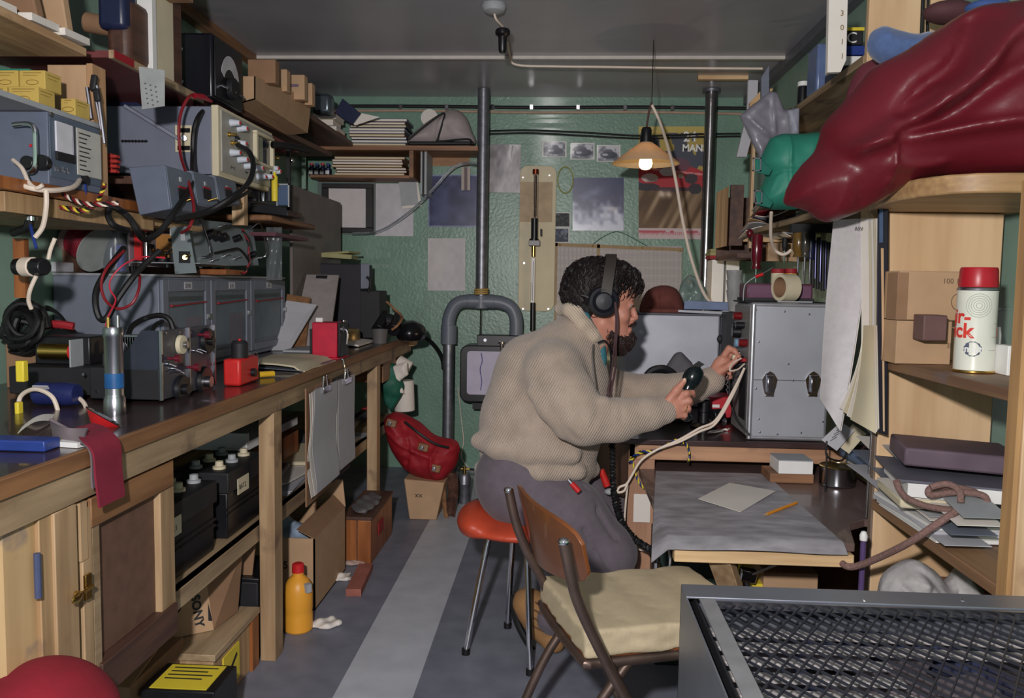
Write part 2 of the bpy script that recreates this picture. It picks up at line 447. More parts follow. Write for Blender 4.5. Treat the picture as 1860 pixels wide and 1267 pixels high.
topm = M('bench_top', (62, 46, 46), .28, var=.22, scale=8, bump=.1, bscale=30, coat=.3)
card = M('cardboard', (178, 146, 114), .85, var=.07, scale=14)
card2 = M('cardboard_brown', (140, 108, 82), .85, var=.08, scale=14)
paper = M('paper', (222, 216, 208), .8, var=.03, scale=10)
paperg = M('paper_grey', (178, 178, 184), .8, var=.05, scale=12)
cream = M('cream_card', (206, 196, 168), .7, var=.05, scale=10)
steel = M('steel', (176, 176, 184), .28, 1, var=.10, scale=16)
chrome = M('chrome', (224, 224, 228), .1, 1, var=.03)
pipem = M('galvanised', (128, 130, 138), .42, .75, var=.2, scale=26, bump=.15, bscale=70)
alum = M('aluminium_panel', (160, 162, 168), .42, .45, var=.08, scale=6, bump=.05)
black = M('black_plastic', (24, 24, 28), .35, var=.2)
blackm = M('black_matt', (30, 30, 34), .6, var=.2)
rubber = M('black_rubber', (18, 18, 20), .55, var=.1)
greyb = M('grey_enamel', (110, 116, 130), .45, var=.06, scale=20)
greyl = M('light_grey_enamel', (160, 164, 168), .5, var=.06, scale=20)
bluegrey = M('bluegrey_enamel', (98, 106, 124), .45, var=.06, scale=20)
hamm = M('hammered_grey', (122, 128, 140), .4, .2, var=.08, scale=120, bump=.2, bscale=160)
red = M('red_paint', (196, 36, 40), .4, var=.1)
redd = M('red_dull', (150, 30, 40), .65, var=.12)
orange = M('orange_vinyl', (190, 72, 46), .45, var=.06)
yellow = M('yellow_card', (196, 168, 88), .75, var=.06)
yellw = M('yellow_paint', (226, 204, 60), .5, var=.05)
blue = M('blue_paint', (38, 60, 132), .4, var=.1)
navy = M('navy_plastic', (34, 40, 70), .35, var=.1)
brass = M('brass', (206, 172, 96), .25, 1, var=.08)
white = M('white_paint', (226, 226, 224), .5, var=.03)
cablew = M('white_cable', (222, 206, 190), .5, var=.04)
cabler = M('red_cable', (128, 26, 34), .45, var=.05)
glass = M('clear_glass', (235, 240, 240), .05, trans=1, var=0)
clearp = M('clear_plastic', (214, 220, 226), .18, trans=.9, var=.02, ior=1.3)
teal = M('green_canvas', (44, 128, 108), .55, var=.06, scale=30, bump=.1)
printm = VC('printed_paper', .6); printg = VC('printed_gloss', .25, .3)

# ================================================================ room shell
WL, WR, BK, CZ = -1.70, 1.20, 5.45, 2.45
def floor_mat():
    m, nt, b = _new('lino_floor')
    tc = nt.nodes.new('ShaderNodeTexCoord'); sp = nt.nodes.new('ShaderNodeSeparateXYZ'); nt.links.new(tc.outputs['Object'], sp.inputs[0])
    def between(a, c):
        g = nt.nodes.new('ShaderNodeMath'); g.operation = 'GREATER_THAN'; g.inputs[1].default_value = a; nt.links.new(sp.outputs[0], g.inputs[0])
        l = nt.nodes.new('ShaderNodeMath'); l.operation = 'LESS_THAN'; l.inputs[1].default_value = c; nt.links.new(sp.outputs[0], l.inputs[0])
        x = nt.nodes.new('ShaderNodeMath'); x.operation = 'MULTIPLY'; nt.links.new(g.outputs[0], x.inputs[0]); nt.links.new(l.outputs[0], x.inputs[1]); return x
    n = _noise(nt, 9, detail=6); r1 = _ramp(nt, n.outputs[0], [(.3, lin((106, 110, 124))), (.7, lin((126, 130, 144)))])
    r2 = _ramp(nt, n.outputs[0], [(.3, lin((176, 180, 188))), (.7, lin((192, 196, 204)))])
    mx = nt.nodes.new('ShaderNodeMixRGB'); nt.links.new(between(-.655, -.415).outputs[0], mx.inputs[0]); nt.links.new(r1.outputs[0], mx.inputs[1]); nt.links.new(r2.outputs[0], mx.inputs[2])
    nt.links.new(mx.outputs[0], b.inputs['Base Color']); b.inputs['Roughness'].default_value = .5
    n2 = _noise(nt, 40); _bump(nt, b, n2.outputs[0], .12); return m
st('floor', MB().box(WL, WR, -1.2, BK, -.05, 0), floor_mat())
st('ceiling', MB().box(WL, WR, -1.2, BK, CZ, CZ+.05), ceilm)
st('wall_back', MB().box(WL-.05, WR+.05, BK, BK+.05, -.05, CZ+.05), green)
st('wall_left', MB().box(WL-.05, WL, -1.2, BK, -.05, CZ+.05), green2)
st('wall_right', MB().box(WR, WR+.05, -1.2, BK, -.05, CZ+.05), green2)
# light batten across the ceiling joint, edge battens along both side walls
st('trim_1', MB().box(WL, WR, 4.47, 4.50, CZ-.018, CZ), M('batten_white', (196, 190, 184), .35, var=.05), .002)
st('trim_2', MB().box(WL, WL+.05, .5, BK, CZ-.05, CZ), brwood, .002)
st('trim_3', MB().box(WR-.05, WR, .5, BK, CZ-.05, CZ), M('grey_trim', (96, 98, 106), .5), .002)
# short lath pinned to the ceiling beside the right stove pipe
mk('wooden_lath', MB().box(*[P(1262, 0, Y=4.9).x, P(1352, 0, Y=4.9).x], 4.88, 4.92, CZ-.022, CZ), pinex, label='thin pale wooden lath fixed to the ceiling above the right-hand pipe', cat='lath')
def wire(name, pts, Y, r, mat, label, cat='cable', k=6, n=8, group=None):
    return mk(name, MB().tube(cr(pxs(pts, Y), k), r, n), mat, label=label, cat=cat, group=group)
# conduit and cables high on the back wall
t = thing('cable_run', 'dark cable run clipped along the very top of the green back wall', 'cable')
mk('dark_cable', MB().tube(cr([(WL+.3, 5.43, 2.385), (-.9, 5.43, 2.385), (-.2, 5.43, 2.38), (.5, 5.43, 2.385), (1.19, 5.43, 2.38)], 5), .011, 8), blackm, t)
mk('pale_cable', MB().tube(cr([(WL+.3, 5.437, 2.355), (-.9, 5.437, 2.358), (-.2, 5.437, 2.35), (.5, 5.437, 2.356), (1.19, 5.437, 2.345)], 5), .008, 8), M('tan_cable', (176, 150, 130), .6), t)
for x in (-1.05, -.75, -.45, -.2, .1, .4, .7, .95): mk('cable_clip', MB().box(x-.012, x+.012, 5.418, 5.45, 2.365, 2.397), chrome, t, .002)
wire('wall_cable', [(868, 238), (960, 236), (1060, 240), (1165, 246), (1280, 243), (1345, 242)], 5.435, .006, rubber, 'upper of two black cables sagging across the back wall above the snapshots')
wire('wall_cable', [(868, 244), (960, 241), (1060, 246), (1165, 251), (1280, 248), (1345, 247)], 5.435, .006, rubber, 'lower of two black cables sagging across the back wall above the snapshots')
# cable under the batten, up to the black lamp socket
wire('ceiling_cable', [(922, 78, 4.1), (926, 100, 4.4), (938, 117, 4.46), (1010, 120, 4.46), (1100, 121, 4.46), (1240, 123, 4.46), (1385, 124, 4.46)], 4.46, .006, cablew, 'grey cable running under the white ceiling batten to the black socket')
t = thing('ceiling_lamp_holder', 'black lamp socket hanging from a grey ceiling rose near the top edge', 'lamp holder')
c = P(897, 25, Y=3.67); b = P(913, 70, Y=3.75)
mk('ceiling_rose', MB().lathe([(.001, 0), (.052, 0), (.055, -.012), (.045, -.03), (.02, -.04), (.001, -.04)], (c.x, 3.67, CZ), n=24), greyl, t)
mk('flex', MB().tube(cr([(c.x, 3.67, CZ-.03), (c.x+.01, 3.68, CZ-.06), (b.x, 3.74, b.z+.05)], 5), .005), cablew, t)
mk('socket', MB().lathe([(.001, .05), (.012, .048), (.03, .04), (.034, .03), (.033, .018), (.02, .008), (.018, -.05), (.012, -.062), (.001, -.062)], (b.x, 3.75, b.z), n=20), black, t)

# ---- pendant lamp
t = thing('pendant_lamp', 'cream conical pendant lamp, lit, hanging in front of the back wall', 'lamp')
LY = 4.2; lt = P(1178, 232, Y=LY); lb = P(1172, 293, Y=LY); lc = V((lb.x+.002, LY, 0)); zb = P(1172, 297, Y=LY).z; zt = P(1176, 258, Y=LY).z
mb = MB(); rs = [(.03, zt), (.036, zt-.005), (.165, zb+.004), (.168, zb), (.163, zb), (.034, zt-.011), (.028, zt-.006)]
mb.lathe([(r, z) for r, z in rs], (lc.x, LY, 0), n=40, close=True)
shade = M('lamp_shade_cream', (236, 214, 178), .6, var=.03, trans=.0); 
_b = shade.node_tree.nodes['Principled BSDF']; _b.inputs['Subsurface Weight'].default_value = .0
tr = shade.node_tree.nodes.new('ShaderNodeBsdfTranslucent'); tr.inputs[0].default_value = (*lin((250, 214, 160)), 1); ms = shade.node_tree.nodes.new('ShaderNodeMixShader'); ms.inputs[0].default_value = .38
shade.node_tree.links.new(_b.outputs[0], ms.inputs[1]); shade.node_tree.links.new(tr.outputs[0], ms.inputs[2]); shade.node_tree.links.new(ms.outputs[0], shade.node_tree.nodes['Material Output'].inputs[0])
mk('lamp_shade', mb, shade, t)
mk('lamp_socket', MB().lathe([(.001, zt+.075), (.02, zt+.073), (.026, zt+.06), (.026, zt+.03), (.031, zt+.028), (.031, zt-.004), (.02, zt-.012), (.018, zt-.03), (.001, zt-.03)], (lc.x, LY, 0), n=20), black, t)
mk('light_bulb', MB().lathe([(.012, zt-.028), (.014, zt-.04), (.03, zb+.02), (.034, zb+.002), (.031, zb-.014), (.02, zb-.026), (.001, zb-.03)], (lc.x, LY, 0), n=20), GLOW('bulb_glow', (255, 226, 160), 5), t)
hk = P(1184, 185, Y=LY)
mk('hanging_cord', MB().tube(cr([(lc.x, LY, zt+.07), (lc.x+.01, LY, zt+.15), (hk.x, LY, hk.z)], 5), .005), M('cord_brown', (84, 60, 54), .7), t)
mk('suspension_wire', MB().tube(cr([(hk.x, LY, hk.z-.005), (hk.x, LY, CZ)], 2), .0022, 6), rubber, t)
wire('lamp_flex', [(1184, 190, 4.2), (1200, 225, 4.19), (1222, 300, 4.0), (1240, 400, 3.95), (1256, 470, 3.9), (1280, 535, 3.8), (1308, 562, 3.72), (1322, 572, 3.65)], 4, .0075, cablew, 'long cream flex dropping from the pendant lamp to the metal cabinet')

# ---- stove pipes
t = thing('pipe', 'grey metal pipe with plastic tee and bends left of the seated man', 'pipe')
px = P(877, 300, Y=5.22).x; zt_ = P(873, 545, Y=5.22).z
mk('upright_pipe', MB().cyl((px, 5.22, zt_), (px, 5.22, CZ-.003), .037, n=24), pipem, t)
pg = M('grey_pvc', (104, 112, 124), .4, var=.05)
mk('tee_fitting', MB().cyl((px, 5.22, zt_-.05), (px, 5.22, zt_+.03), .046, n=24).cyl((px-.085, 5.22, zt_-.005), (px+.085, 5.22, zt_-.005), .045, n=24), pg, t, .002)
q = P(815, 620, Y=5.22); l = [(px-.07, 5.22, zt_-.005), (px-.13, 5.22, zt_-.012), (q.x+.03, 5.22, zt_-.045), (q.x, 5.22, zt_-.12), (q.x-.001, 5.22, zt_-.2)]
mk('bend', MB().tube(cr(l, 5), .043, 20), pg, t)
q2 = P(937, 600, Y=5.22); l = [(px+.07, 5.22, zt_-.005), (px+.13, 5.22, zt_-.012), (q2.x-.03, 5.22, zt_-.045), (q2.x, 5.22, zt_-.12), (q2.x, 5.22, zt_-.24)]
mk('bend', MB().tube(cr(l, 5), .043, 20), pg, t)
mk('coupling', MB().cyl((q.x, 5.22, zt_-.28), (q.x, 5.22, zt_-.16), .051, n=24), pg, t, .002)
mk('down_pipe', MB().cyl((q.x, 5.22, .0), (q.x, 5.22, zt_-.24), .036, n=24), pipem, t)
mk('rope_binding', MB().tube(cr([(px+.042*math.cos(a*.8), 5.22+.042*math.sin(a*.8), zt_+.035+a*.0016) for a in range(28)], 3), .006, 6), M('yellow_string', (176, 148, 84), .8), t)
t = thing('pipe', 'shiny straight metal pipe from the ceiling right of the pendant lamp', 'pipe')
px2 = P(1286, 350, Y=5.22).x; z2 = P(1281, 545, Y=5.22).z
mk('upright_pipe', MB().cyl((px2, 5.22, .0), (px2, 5.22, CZ-.003), .036, n=24), M('polished_pipe', (150, 148, 150), .22, .95, var=.12, scale=10), t)
mk('ceiling_flange', MB().cyl((px2, 5.22, CZ-.02), (px2, 5.22, CZ-.003), .055, n=24), pipem, t)

# ================================================================ back wall pictures
WY = 5.445
def flat(name, x0, y0, x1, y1, fn, label, cat, nx=30, ny=30, Y=WY, mat=None, bend=.0, parent=None, d=.0, **kw):
    a = P(x0, y0, Y=Y-d); b = P(x1, y0, Y=Y-d); c = P(x0, y1, Y=Y-d)
    b.y = c.y = a.y = Y-d; b.z = a.z+(b.z-a.z); 
    return printed(name, a, b, c, nx, ny, fn, mat or printm, parent, bend, label=label, cat=cat, **kw)
def fn_plain(col, s=1, amp=8):
    return lambda u, v: rgb(u, col)+(hsh(u*9, v*9, s)[..., None]-.5)*amp*2
def fn_photo(s, dark=(40, 44, 54), lite=(190, 192, 200)):
    def f(u, v):
        n = .5*hsh(u*4, v*3, s)+.5*hsh(u*9, v*7, s+3); k = np.clip((n-.32)*3.2+(.35-v)*.9, 0, 1)
        c = rgb(u, dark)*(1-k[..., None])+np.array(lite)*k[..., None]
        e = (u < .04) | (u > .96) | (v < .05) | (v > .95); return mixc(c, e*1., (214, 214, 212))
    return f
for i, (a, b, c, d, l) in enumerate([(985, 256, 1029, 285, 'black-and-white snapshot of a car, leftmost of the three in a row'), (1036, 259, 1080, 289, 'black-and-white snapshot of a car, middle one of the three in a row'), (1084, 263, 1127, 293, 'black-and-white snapshot partly behind the lamp shade, right end of the row')]):
    def f(u, v, i=i):
        c_ = fn_photo(3+i, (96, 100, 112), (196, 198, 206))(u, v)
        m = (((u-.52)/.36)**2+((v-.6)/.22)**2 < 1); c_ = mixc(c_, m*.85, (50, 54, 70))
        m2 = (((u-.5)/.2)**2+((v-.42)/.18)**2 < 1); c_ = mixc(c_, m2*.7, (70, 74, 92))
        m3 = (((u-.35)/.12)**2+((v-.58)/.08)**2 < 1); c_ = mixc(c_, m3*.9, (190, 192, 200)); return c_
    flat('snapshot', a, b, c, d, f, l, 'photo', mat=printg, group='snapshots of cars on the back wall', bend=.002, d=.004)
def fn_plate(u, v):
    n = hsh(u*6, v*6, 4)*.5+hsh(u*14, v*14, 6)*.5; k = np.clip((v-.42)*2.2+(n-.5)*1.6, 0, 1)
    c = rgb(u, (44, 52, 92))*(1-k[..., None])+np.array((190, 196, 214))*k[..., None]
    m = np.exp(-(((u-.42)/.16)**2+((v-.25-.3*(.5-u))/.07)**2)); return mixc(c, m*.5, (150, 160, 190))
flat('sky_photograph', 1040, 322, 1133, 418, fn_plate, 'large glossy blue and white cloud photograph centred above the chart', 'photo', mat=printg, d=.006)
flat('snapshot', 1006, 385, 1036, 412, fn_photo(9, (24, 28, 34), (84, 90, 96)), 'small dark landscape snapshot right of the thermometer board, upper of two', 'photo', mat=printm, d=.003)
flat('snapshot', 1005, 413, 1034, 440, fn_photo(11, (40, 50, 72), (110, 118, 130)), 'small bluish snapshot right of the thermometer board, lower of two', 'photo', mat=printm, d=.003)
# race poster: numerals, smears of scenery and a generic red racing car
def fn_poster(u, v):
    n = hsh(u*5, v*7, 2)*.6+hsh(u*13, v*16, 5)*.4
    c = np.where((n > .52)[..., None], np.array((170, 150, 74.)), np.array((64, 70, 84.)))
    c = np.where((v < .06)[..., None], np.array((186, 168, 92.)), c)
    g = v > .53; st_ = hsh((u+v*.9)*14, v*3, 7); road = rgb(u, (120, 96, 70))+(st_[..., None]-.5)*110; c = np.where(g[..., None], road, c)
    body = (((u-.48)/.62)**2+((v-.44-.05*(u-.5))/.115)**2 < 1) & (u < 1); c = mixc(c, body*1., (166, 34, 44))
    cab = (((u-.5)/.3)**2+((v-.34)/.07)**2 < 1); c = mixc(c, cab*.9, (96, 60, 76))
    stripe = np.abs(v-.395-.06*(u-.5)) < .008; c = mixc(c, (stripe & body)*.8, (216, 150, 150))
    for (x, y, rx, ry, col) in [(.17, .455, .13, .038, (196, 190, 186)), (.44, .40, .12, .04, (190, 190, 196)), (.80, .46, .10, .045, (40, 40, 52)), (.12, .535, .2, .035, (36, 34, 48)), (.86, .55, .1, .05, (34, 34, 44)), (.5, .555, .34, .02, (54, 34, 44)), (.64, .435, .05, .02, (190, 180, 170))]:
        c = mixc(c, (((u-x)/rx)**2+((v-y)/ry)**2 < 1)*.9, col)
    for (x, y) in [(.36, .60), (.46, .60)]: c = mixc(c, np.exp(-(((u-x-.25*(v-y))/.05)**2+((v-y)/.03)**2))*.8, (230, 214, 200))
    b = v > .90; c = np.where(b[..., None], np.array((196, 178, 180.)), c)
    r = (v > .925) & (v < .945) & (hsh(u*28, v*0+2, 4) > .35); c = mixc(c, r*.8, (176, 60, 80)); return c
po = thing('race_poster', 'colourful motor race poster with a red racing car behind the lamp', 'poster')
flat('sheet', 1160, 229, 1280, 433, fn_poster, None, None, 90, 150, parent=po)
a = P(1160, 229, Y=WY); ux = (P(1280, 229, Y=WY)-a).normalized(); uy = V((0, 0, 1))
for tx, x, y, s_, col in [('24', 1241, 256, .088, white), ('MANS', 1239, 274, .062, white)]:
    p = P(x, y, Y=WY-.003); mk('lettering', text_mb(tx, s_, (p.x, WY-.003, p.z), (1, 0, 0), (0, 0, 1), bold=.0018, squeeze=.95), col, po)
p = P(1162, 425, Y=WY-.003); mk('lettering', text_mb('CHAMPIONNAT DU MONDE DES VOITURES DE SPORT', .026, (p.x, WY-.003, p.z), (1, 0, 0), (0, 0, 1), squeeze=.7), M('print_red', (190, 60, 86), .7), po)
# chart board
cb = thing('wall_chart', 'large pale grid chart with brown taped edges behind the man\'s head', 'chart')
def fn_grid(u, v):
    c = rgb(u, (176, 170, 168)); m = (np.modf(u*70)[0] < .3) | (np.modf(v*50)[0] < .3); return mixc(c, m*.35, (130, 126, 134))
flat('chart_sheet', 1010, 442, 1084, 590, fn_grid, None, None, 60, 90, parent=cb); flat('chart_sheet', 1088, 446, 1238, 590, fn_grid, None, None, 120, 90, parent=cb)
tape = M('brown_tape', (152, 128, 92), .6)
for (x0, y0, x1, y1) in [(1006, 440, 1013, 590), (1081, 442, 1090, 590), (1236, 450, 1241, 590)]:
    mk('tape_strip', MB().pb(x0, y0, x1, y1, WY-.006, .003), tape, cb)
mk('tape_strip', MB().hexa([P(x, y, Y=Y) for Y in (WY-.006, WY-.003) for x, y in ((1006, 446), (1241, 456), (1241, 450), (1006, 440))]), tape, cb)
for x, y in ((1017, 444), (1077, 446), (1167, 449), (1235, 455)): p = P(x, y, Y=WY-.01); mk('drawing_pin', MB().ball(p, .007, .006, .007, 10), brass, cb)
# beige board carrying the barometer
bb = MB(); a = P(945, 300, Y=5.42); b = P(1006, 565, Y=5.42); rr = .05
out = []
for cx, cz, a0 in ((b.x-rr, a.z-rr, 0), (a.x+rr, a.z-rr, 90), (a.x+rr, b.z+rr, 180), (b.x-rr, b.z+rr, 270)):
    out += [(cx+rr*math.cos(math.radians(a0+k*15)), 5.42, cz+rr*math.sin(math.radians(a0+k*15))) for k in range(7)]
t = thing('instrument_board', 'tall beige rounded board on the wall behind the barometer', 'board')
mk('backing_board', bb.prism(out, (0, .018, 0)), cream, t, .003)
mk('cover_strip', MB().pb(944, 330, 1004, 402, 5.412, .008), M('tan_paper', (176, 156, 128), .7), t)
for x, y in ((950, 322), (952, 477), (950, 560), (998, 318), (996, 560)): p = P(x, y, Y=5.415); mk('screw', MB().cyl((p.x, 5.408, p.z), (p.x, 5.421, p.z), .006, n=10), steel, t)
t = thing('barometer', 'slim mercury barometer tube with white scale on the beige board', 'barometer')
BY = 5.33; XYD[:] = [970, 440]
def seg(x, y0, y1, r, mat, nm, n=16):
    a = P(x, y0, Y=BY); b = P(x-(y1-y0)*.012, y1, Y=BY); return mk(nm, MB().cyl((a.x, BY, a.z), (b.x, BY, b.z), r, n=n), mat, t)
seg(973, 312, 396, .016, glass, 'glass_tube'); seg(973, 318, 392, .006, M('mercury', (150, 120, 110), .2, .9), 'mercury_column')
seg(973, 307, 316, .02, M('copper', (140, 70, 50), .3, .9), 'tube_cap')
seg(971, 396, 435, .022, black, 'upper_sleeve'); seg(970, 433, 442, .03, black, 'collar'); seg(969, 446, 465, .013, brass, 'brass_sleeve')
mk('clamp', MB().box(*[P(961, 0, Y=BY).x, P(981, 0, Y=BY).x], BY-.04, BY+.03, P(0, 446, Y=BY).z, P(0, 436, Y=BY).z).cyl(P(983, 415, Y=BY), P(983, 428, Y=BY), .006), black, t, .002)
mk('scale', MB().pb(963.5, 467, 972, 549, BY-.015, .03), white, t, .003); mk('scale_slot', MB().pb(967, 474, 969, 545, BY-.0165, .002), blackm, t)
seg(968, 549, 600, .017, black, 'cistern')
mk('graduation_marks', text_mb('I'*26, .012, P(965.5, 545, Y=BY-.017), (0, 0, 1), (-1, 0, 0), spacing=1.25), blackm, t)
mk('cable_coil', MB().tube(cr([P(1027+14*math.cos(a/8*math.pi), 326+24*math.sin(a/8*math.pi), Y=5.43-.004*(a//16)) for a in range(46)], 2), .004, 6), M('yellow_wire', (150, 150, 84), .5), label='small oval coil of yellow wire hung beside the cloud photograph', cat='wire coil')
wire('string', [(1078, 442, 5.43), (1098, 428, 5.43), (1122, 420, 5.43), (1150, 432, 5.43), (1175, 446, 5.43)], 5.43, .0022, M('green_string', (40, 96, 70), .7), 'thin green string arched above the grid chart', 'string')
XYD[:] = [750, 300]
# left part of the back wall
def bag_fn(u, v): return rgb(u, (150, 146, 150))+(hsh(u*7+v*2, v*5, 3)[..., None]-.5)*46+(hsh(u*24+v*9, v*12, 8)[..., None]-.5)*34
flat('plastic_folder', 888, 262, 946, 349, bag_fn, 'crinkled grey plastic sleeve pinned right of the upright pipe', 'plastic sleeve', mat=VC('crinkled_plastic', .2, .5), bend=.004, d=.008)
t = thing('picture_frame', 'black-framed blank white panel on the left of the back wall', 'picture')
mk('mount', MB().pb(577, 328, 682, 424, 5.43, .015), M('mount_grey', (96, 108, 106), .6), t)
mb = MB()
for r_ in ((584, 333, 677, 341), (584, 413, 677, 421), (584, 341, 596, 413), (664, 341, 677, 413)): mb.pb(*r_, 5.39, .04)
mk('frame', mb, M('frame_black', (34, 28, 32), .45), t, .004)
mk('panel', MB().pb(595, 340, 665, 414, 5.405, .02), M('blank_white', (202, 196, 198), .6, var=.05), t, .004)
for x in (592, 630, 668): p = P(x, 329, Y=5.43); mk('screw', MB().cyl((p.x, 5.422, p.z), (p.x, 5.432, p.z), .006, n=10), steel, t)
flat('paper_sheet', 681, 333, 751, 428, fn_plain((190, 188, 194)), 'plain white sheet taped right of the black picture frame', 'paper', bend=.003, d=.004)
t = thing('notebook', 'grey notebook hung slanting over the white sheet', 'notebook')
mk('cover', MB().hexa([P(x, y, Y=Y) for Y in (5.395, 5.41) for x, y in ((729, 373), (760, 371), (755, 321), (724, 325))]), greyl, t); mk('pages', MB().hexa([P(x, y, Y=Y) for Y in (5.411, 5.425) for x, y in ((731, 379), (766, 374), (758, 320), (725, 325))]), paper, t)
flat('blue_print', 778, 317, 869, 411, lambda u, v: rgb(u, (44, 50, 90))+(hsh(u*6, v*6, 3)[..., None]-.5)*50+((u < .02) | (v > .97) | (v < .02))[..., None]*90, 'large dark blue photographic print left of the upright pipe', 'print', mat=printg, d=.004)
flat('brown_card', 779, 277, 853, 301, fn_plain((146, 108, 74)), 'brown card on the wall under the end of the shelf', 'card')
flat('paper_sheet', 777, 432, 845, 527, fn_plain((196, 192, 194)), 'plain white sheet taped below the dark blue print', 'paper', bend=.003, d=.004)
flat('paper_tag', 838, 303, 854, 345, lambda u, v: mixc(rgb(u, (176, 164, 156)), (np.abs(u-.5) < .2)*1., (104, 88, 92)), 'small striped paper tag hanging over the dark blue print', 'tag', 8, 8, d=.04)
mk('plastic_tube', MB().tube(cr(pxs([(640, 424, 5.38), (690, 419, 5.38), (745, 384, 5.34), (785, 345, 5.3), (822, 305, 5.3), (850, 296, 5.3), (873, 299, 5.24)], 5.3), 6), .010, 10), clearp, label='clear plastic tube curving from the picture frame to the pipe', cat='tube')
# folded wall recorder
t = thing('chart_recorder', 'black chart recorder with a paper roll window on the wall behind the man', 'recorder')
a = P(836, 626, Y=5.12); b = P(960, 732, Y=5.12); rr = .05
def rrect(x0, x1, z0, z1, r, y):
    o = []
    for cx, cz, a0 in ((x1-r, z1-r, 0), (x0+r, z1-r, 90), (x0+r, z0+r, 180), (x1-r, z0+r, 270)):
        o += [(cx+r*math.cos(math.radians(a0+k*18)), y, cz+r*math.sin(math.radians(a0+k*18))) for k in range(6)]
    return o
mk('case', MB().prism(rrect(a.x, b.x, b.z, a.z, rr, 5.12), (0, .2, 0)), black, t, .006)
mk('paper_roll', MB().prism(rrect(a.x+.045, b.x-.045, b.z+.05, a.z-.035, .02, 5.112), (0, .01, 0)), M('lilac_paper', (186, 182, 204), .7, var=.05), t)
mk('ink_trace', MB().tube(cr([P(x, y, Y=5.108) for x, y in ((874, 640), (876, 655), (872, 670), (875, 690), (873, 708))], 4), .0025, 6), M('violet_ink', (60, 50, 130), .7), t)
mk('top_plate', MB().pb(866, 609, 942, 630, 5.14, .12), black, t, .004); p = P(881, 617, Y=5.13); mk('screw', MB().cyl((p.x, 5.13, p.z), (p.x, 5.145, p.z), .01, n=12), steel, t)
mk('catch', MB().cyl(P(911, 635, Y=5.1), P(911, 622, Y=5.1), .009).cyl(P(911, 623, Y=5.1), P(911, 620, Y=5.1), .02), chrome, t); mk('foot', MB().pb(858, 732, 905, 742, 5.16, .1), black, t)
mk('thin_rod', MB().cyl(P(873, 560, Y=5.2), P(872, 612, Y=5.2), .004, n=6), rubber, t)
wire('string', [(832, 700, 5.42), (838, 760, 5.42), (842, 800, 5.42), (838, 830, 5.42), (853, 850, 5.42)], 5.42, .003, cablew, 'thin white string hanging down the back wall beside the down pipe', 'string')

# ---- back wall shelf
t = thing('wall_shelf', 'two-tier wooden shelf high on the left of the back wall', 'shelf')
def pt(x, y, Y): p = P(x, y, Y=Y); return p
sx0 = -1.69; sx1 = P(868, 270, Y=5.15).x; sz = P(700, 263, Y=5.15).z
mk('upper_board', MB().box(sx0, sx1, 5.15, 5.449, sz-.03, sz), brwoodx, t, .002)
lz = P(650, 317, Y=5.2).z; lx1 = P(745, 300, Y=5.2).x; mk('lower_board', MB().box(P(562, 0, Y=5.2).x, lx1, 5.2, 5.449, lz-.018, lz), brwoodx, t, .002)
mk('divider', MB().box(lx1, P(751, 0, Y=5.16).x, 5.16, 5.449, lz-.018, sz-.03), brwoodx, t, .002)
mk('bracket', MB().box(P(764, 0, Y=5.2).x, P(767, 0, Y=5.2).x, 5.2, 5.449, P(0, 352, Y=5.2).z, sz-.03).box(P(771, 0, Y=5.2).x, P(775, 0, Y=5.2).x, 5.2, 5.449, P(0, 352, Y=5.2).z, sz-.03), greyl, t)
# papers on the shelf
def stack(x0, x1, ytop, n, Y, d, mats, group, lab, zb, zt, jit=.012, name='folder', cat='folder'):
    a = P(x0, ytop, Y=Y).x; b = P(x1, ytop, Y=Y).x; h = (zt-zb)/n; w = (b-a)
    ws = ['lowest', 'second from the bottom', 'third from the bottom', 'fourth from the bottom', 'fifth from the bottom', 'sixth from the bottom', 'seventh from the bottom', 'eighth from the bottom', 'ninth from the bottom', 'topmost']
    for i in range(n):
        q = 'topmost' if i == n-1 else ws[i]; dx = R.uniform(-jit, jit); t_ = thing(name, lab % q, cat, group)
        hh = h*R.uniform(.75, .95); z = zb+i*h
        mk('cover', MB().box(a+dx, b+dx, Y-.004, Y+d, z, z+.002).box(a+dx, b+dx, Y-.004, Y+d, z+hh-.002, z+hh).box(b+dx-.002, b+dx, Y-.004, Y+d, z, z+hh), mats[(i+1) % len(mats)], t_)
        mk('pages', MB().box(a+dx+.004, b+dx-.003, Y, Y+d-.004, z+.002, z+hh-.002), paper if i % 3 else cream, t_)
stack(637, 738, 0, 9, 5.17, .22, [card2, greyb, paperg, navy], 'folders piled on the upper wall shelf', 'folder of papers in the pile on the upper wall shelf, %s', sz, P(0, 215, Y=5.17).z)
stack(606, 734, 0, 7, 5.22, .2, [card2, card, brwoodx], 'brown folders on the lower wall shelf', 'brown folder lying on the lower wall shelf, %s of its pile', lz, P(0, 284, Y=5.22).z, .018)
for i, (x, c_) in enumerate(((566, 'leftmost of four'), (576, 'second from the left'), (586, 'third from the left'), (596, 'rightmost of four'))):
    t_ = thing('ink_bottle', 'small blue-black ink bottle on the lower wall shelf, '+c_, 'bottle', 'ink bottles on the lower shelf'); p = P(x, 300, Y=5.28); 
    mk('bottle_body', MB().lathe([(.001, 0), (.017, 0), (.018, .004), (.018, .05), (.010, .06), (.010, .068), (.001, .068)], (p.x, 5.28, lz), n=14), navy, t_); mk('cap', MB().cyl((p.x, 5.28, lz+.068), (p.x, 5.28, lz+.08), .012, n=12), blue if i % 2 else red, t_)
    mk('paper_label', MB().box(p.x-.012, p.x+.012, 5.258, 5.262, lz+.012, lz+.034), white, t_)
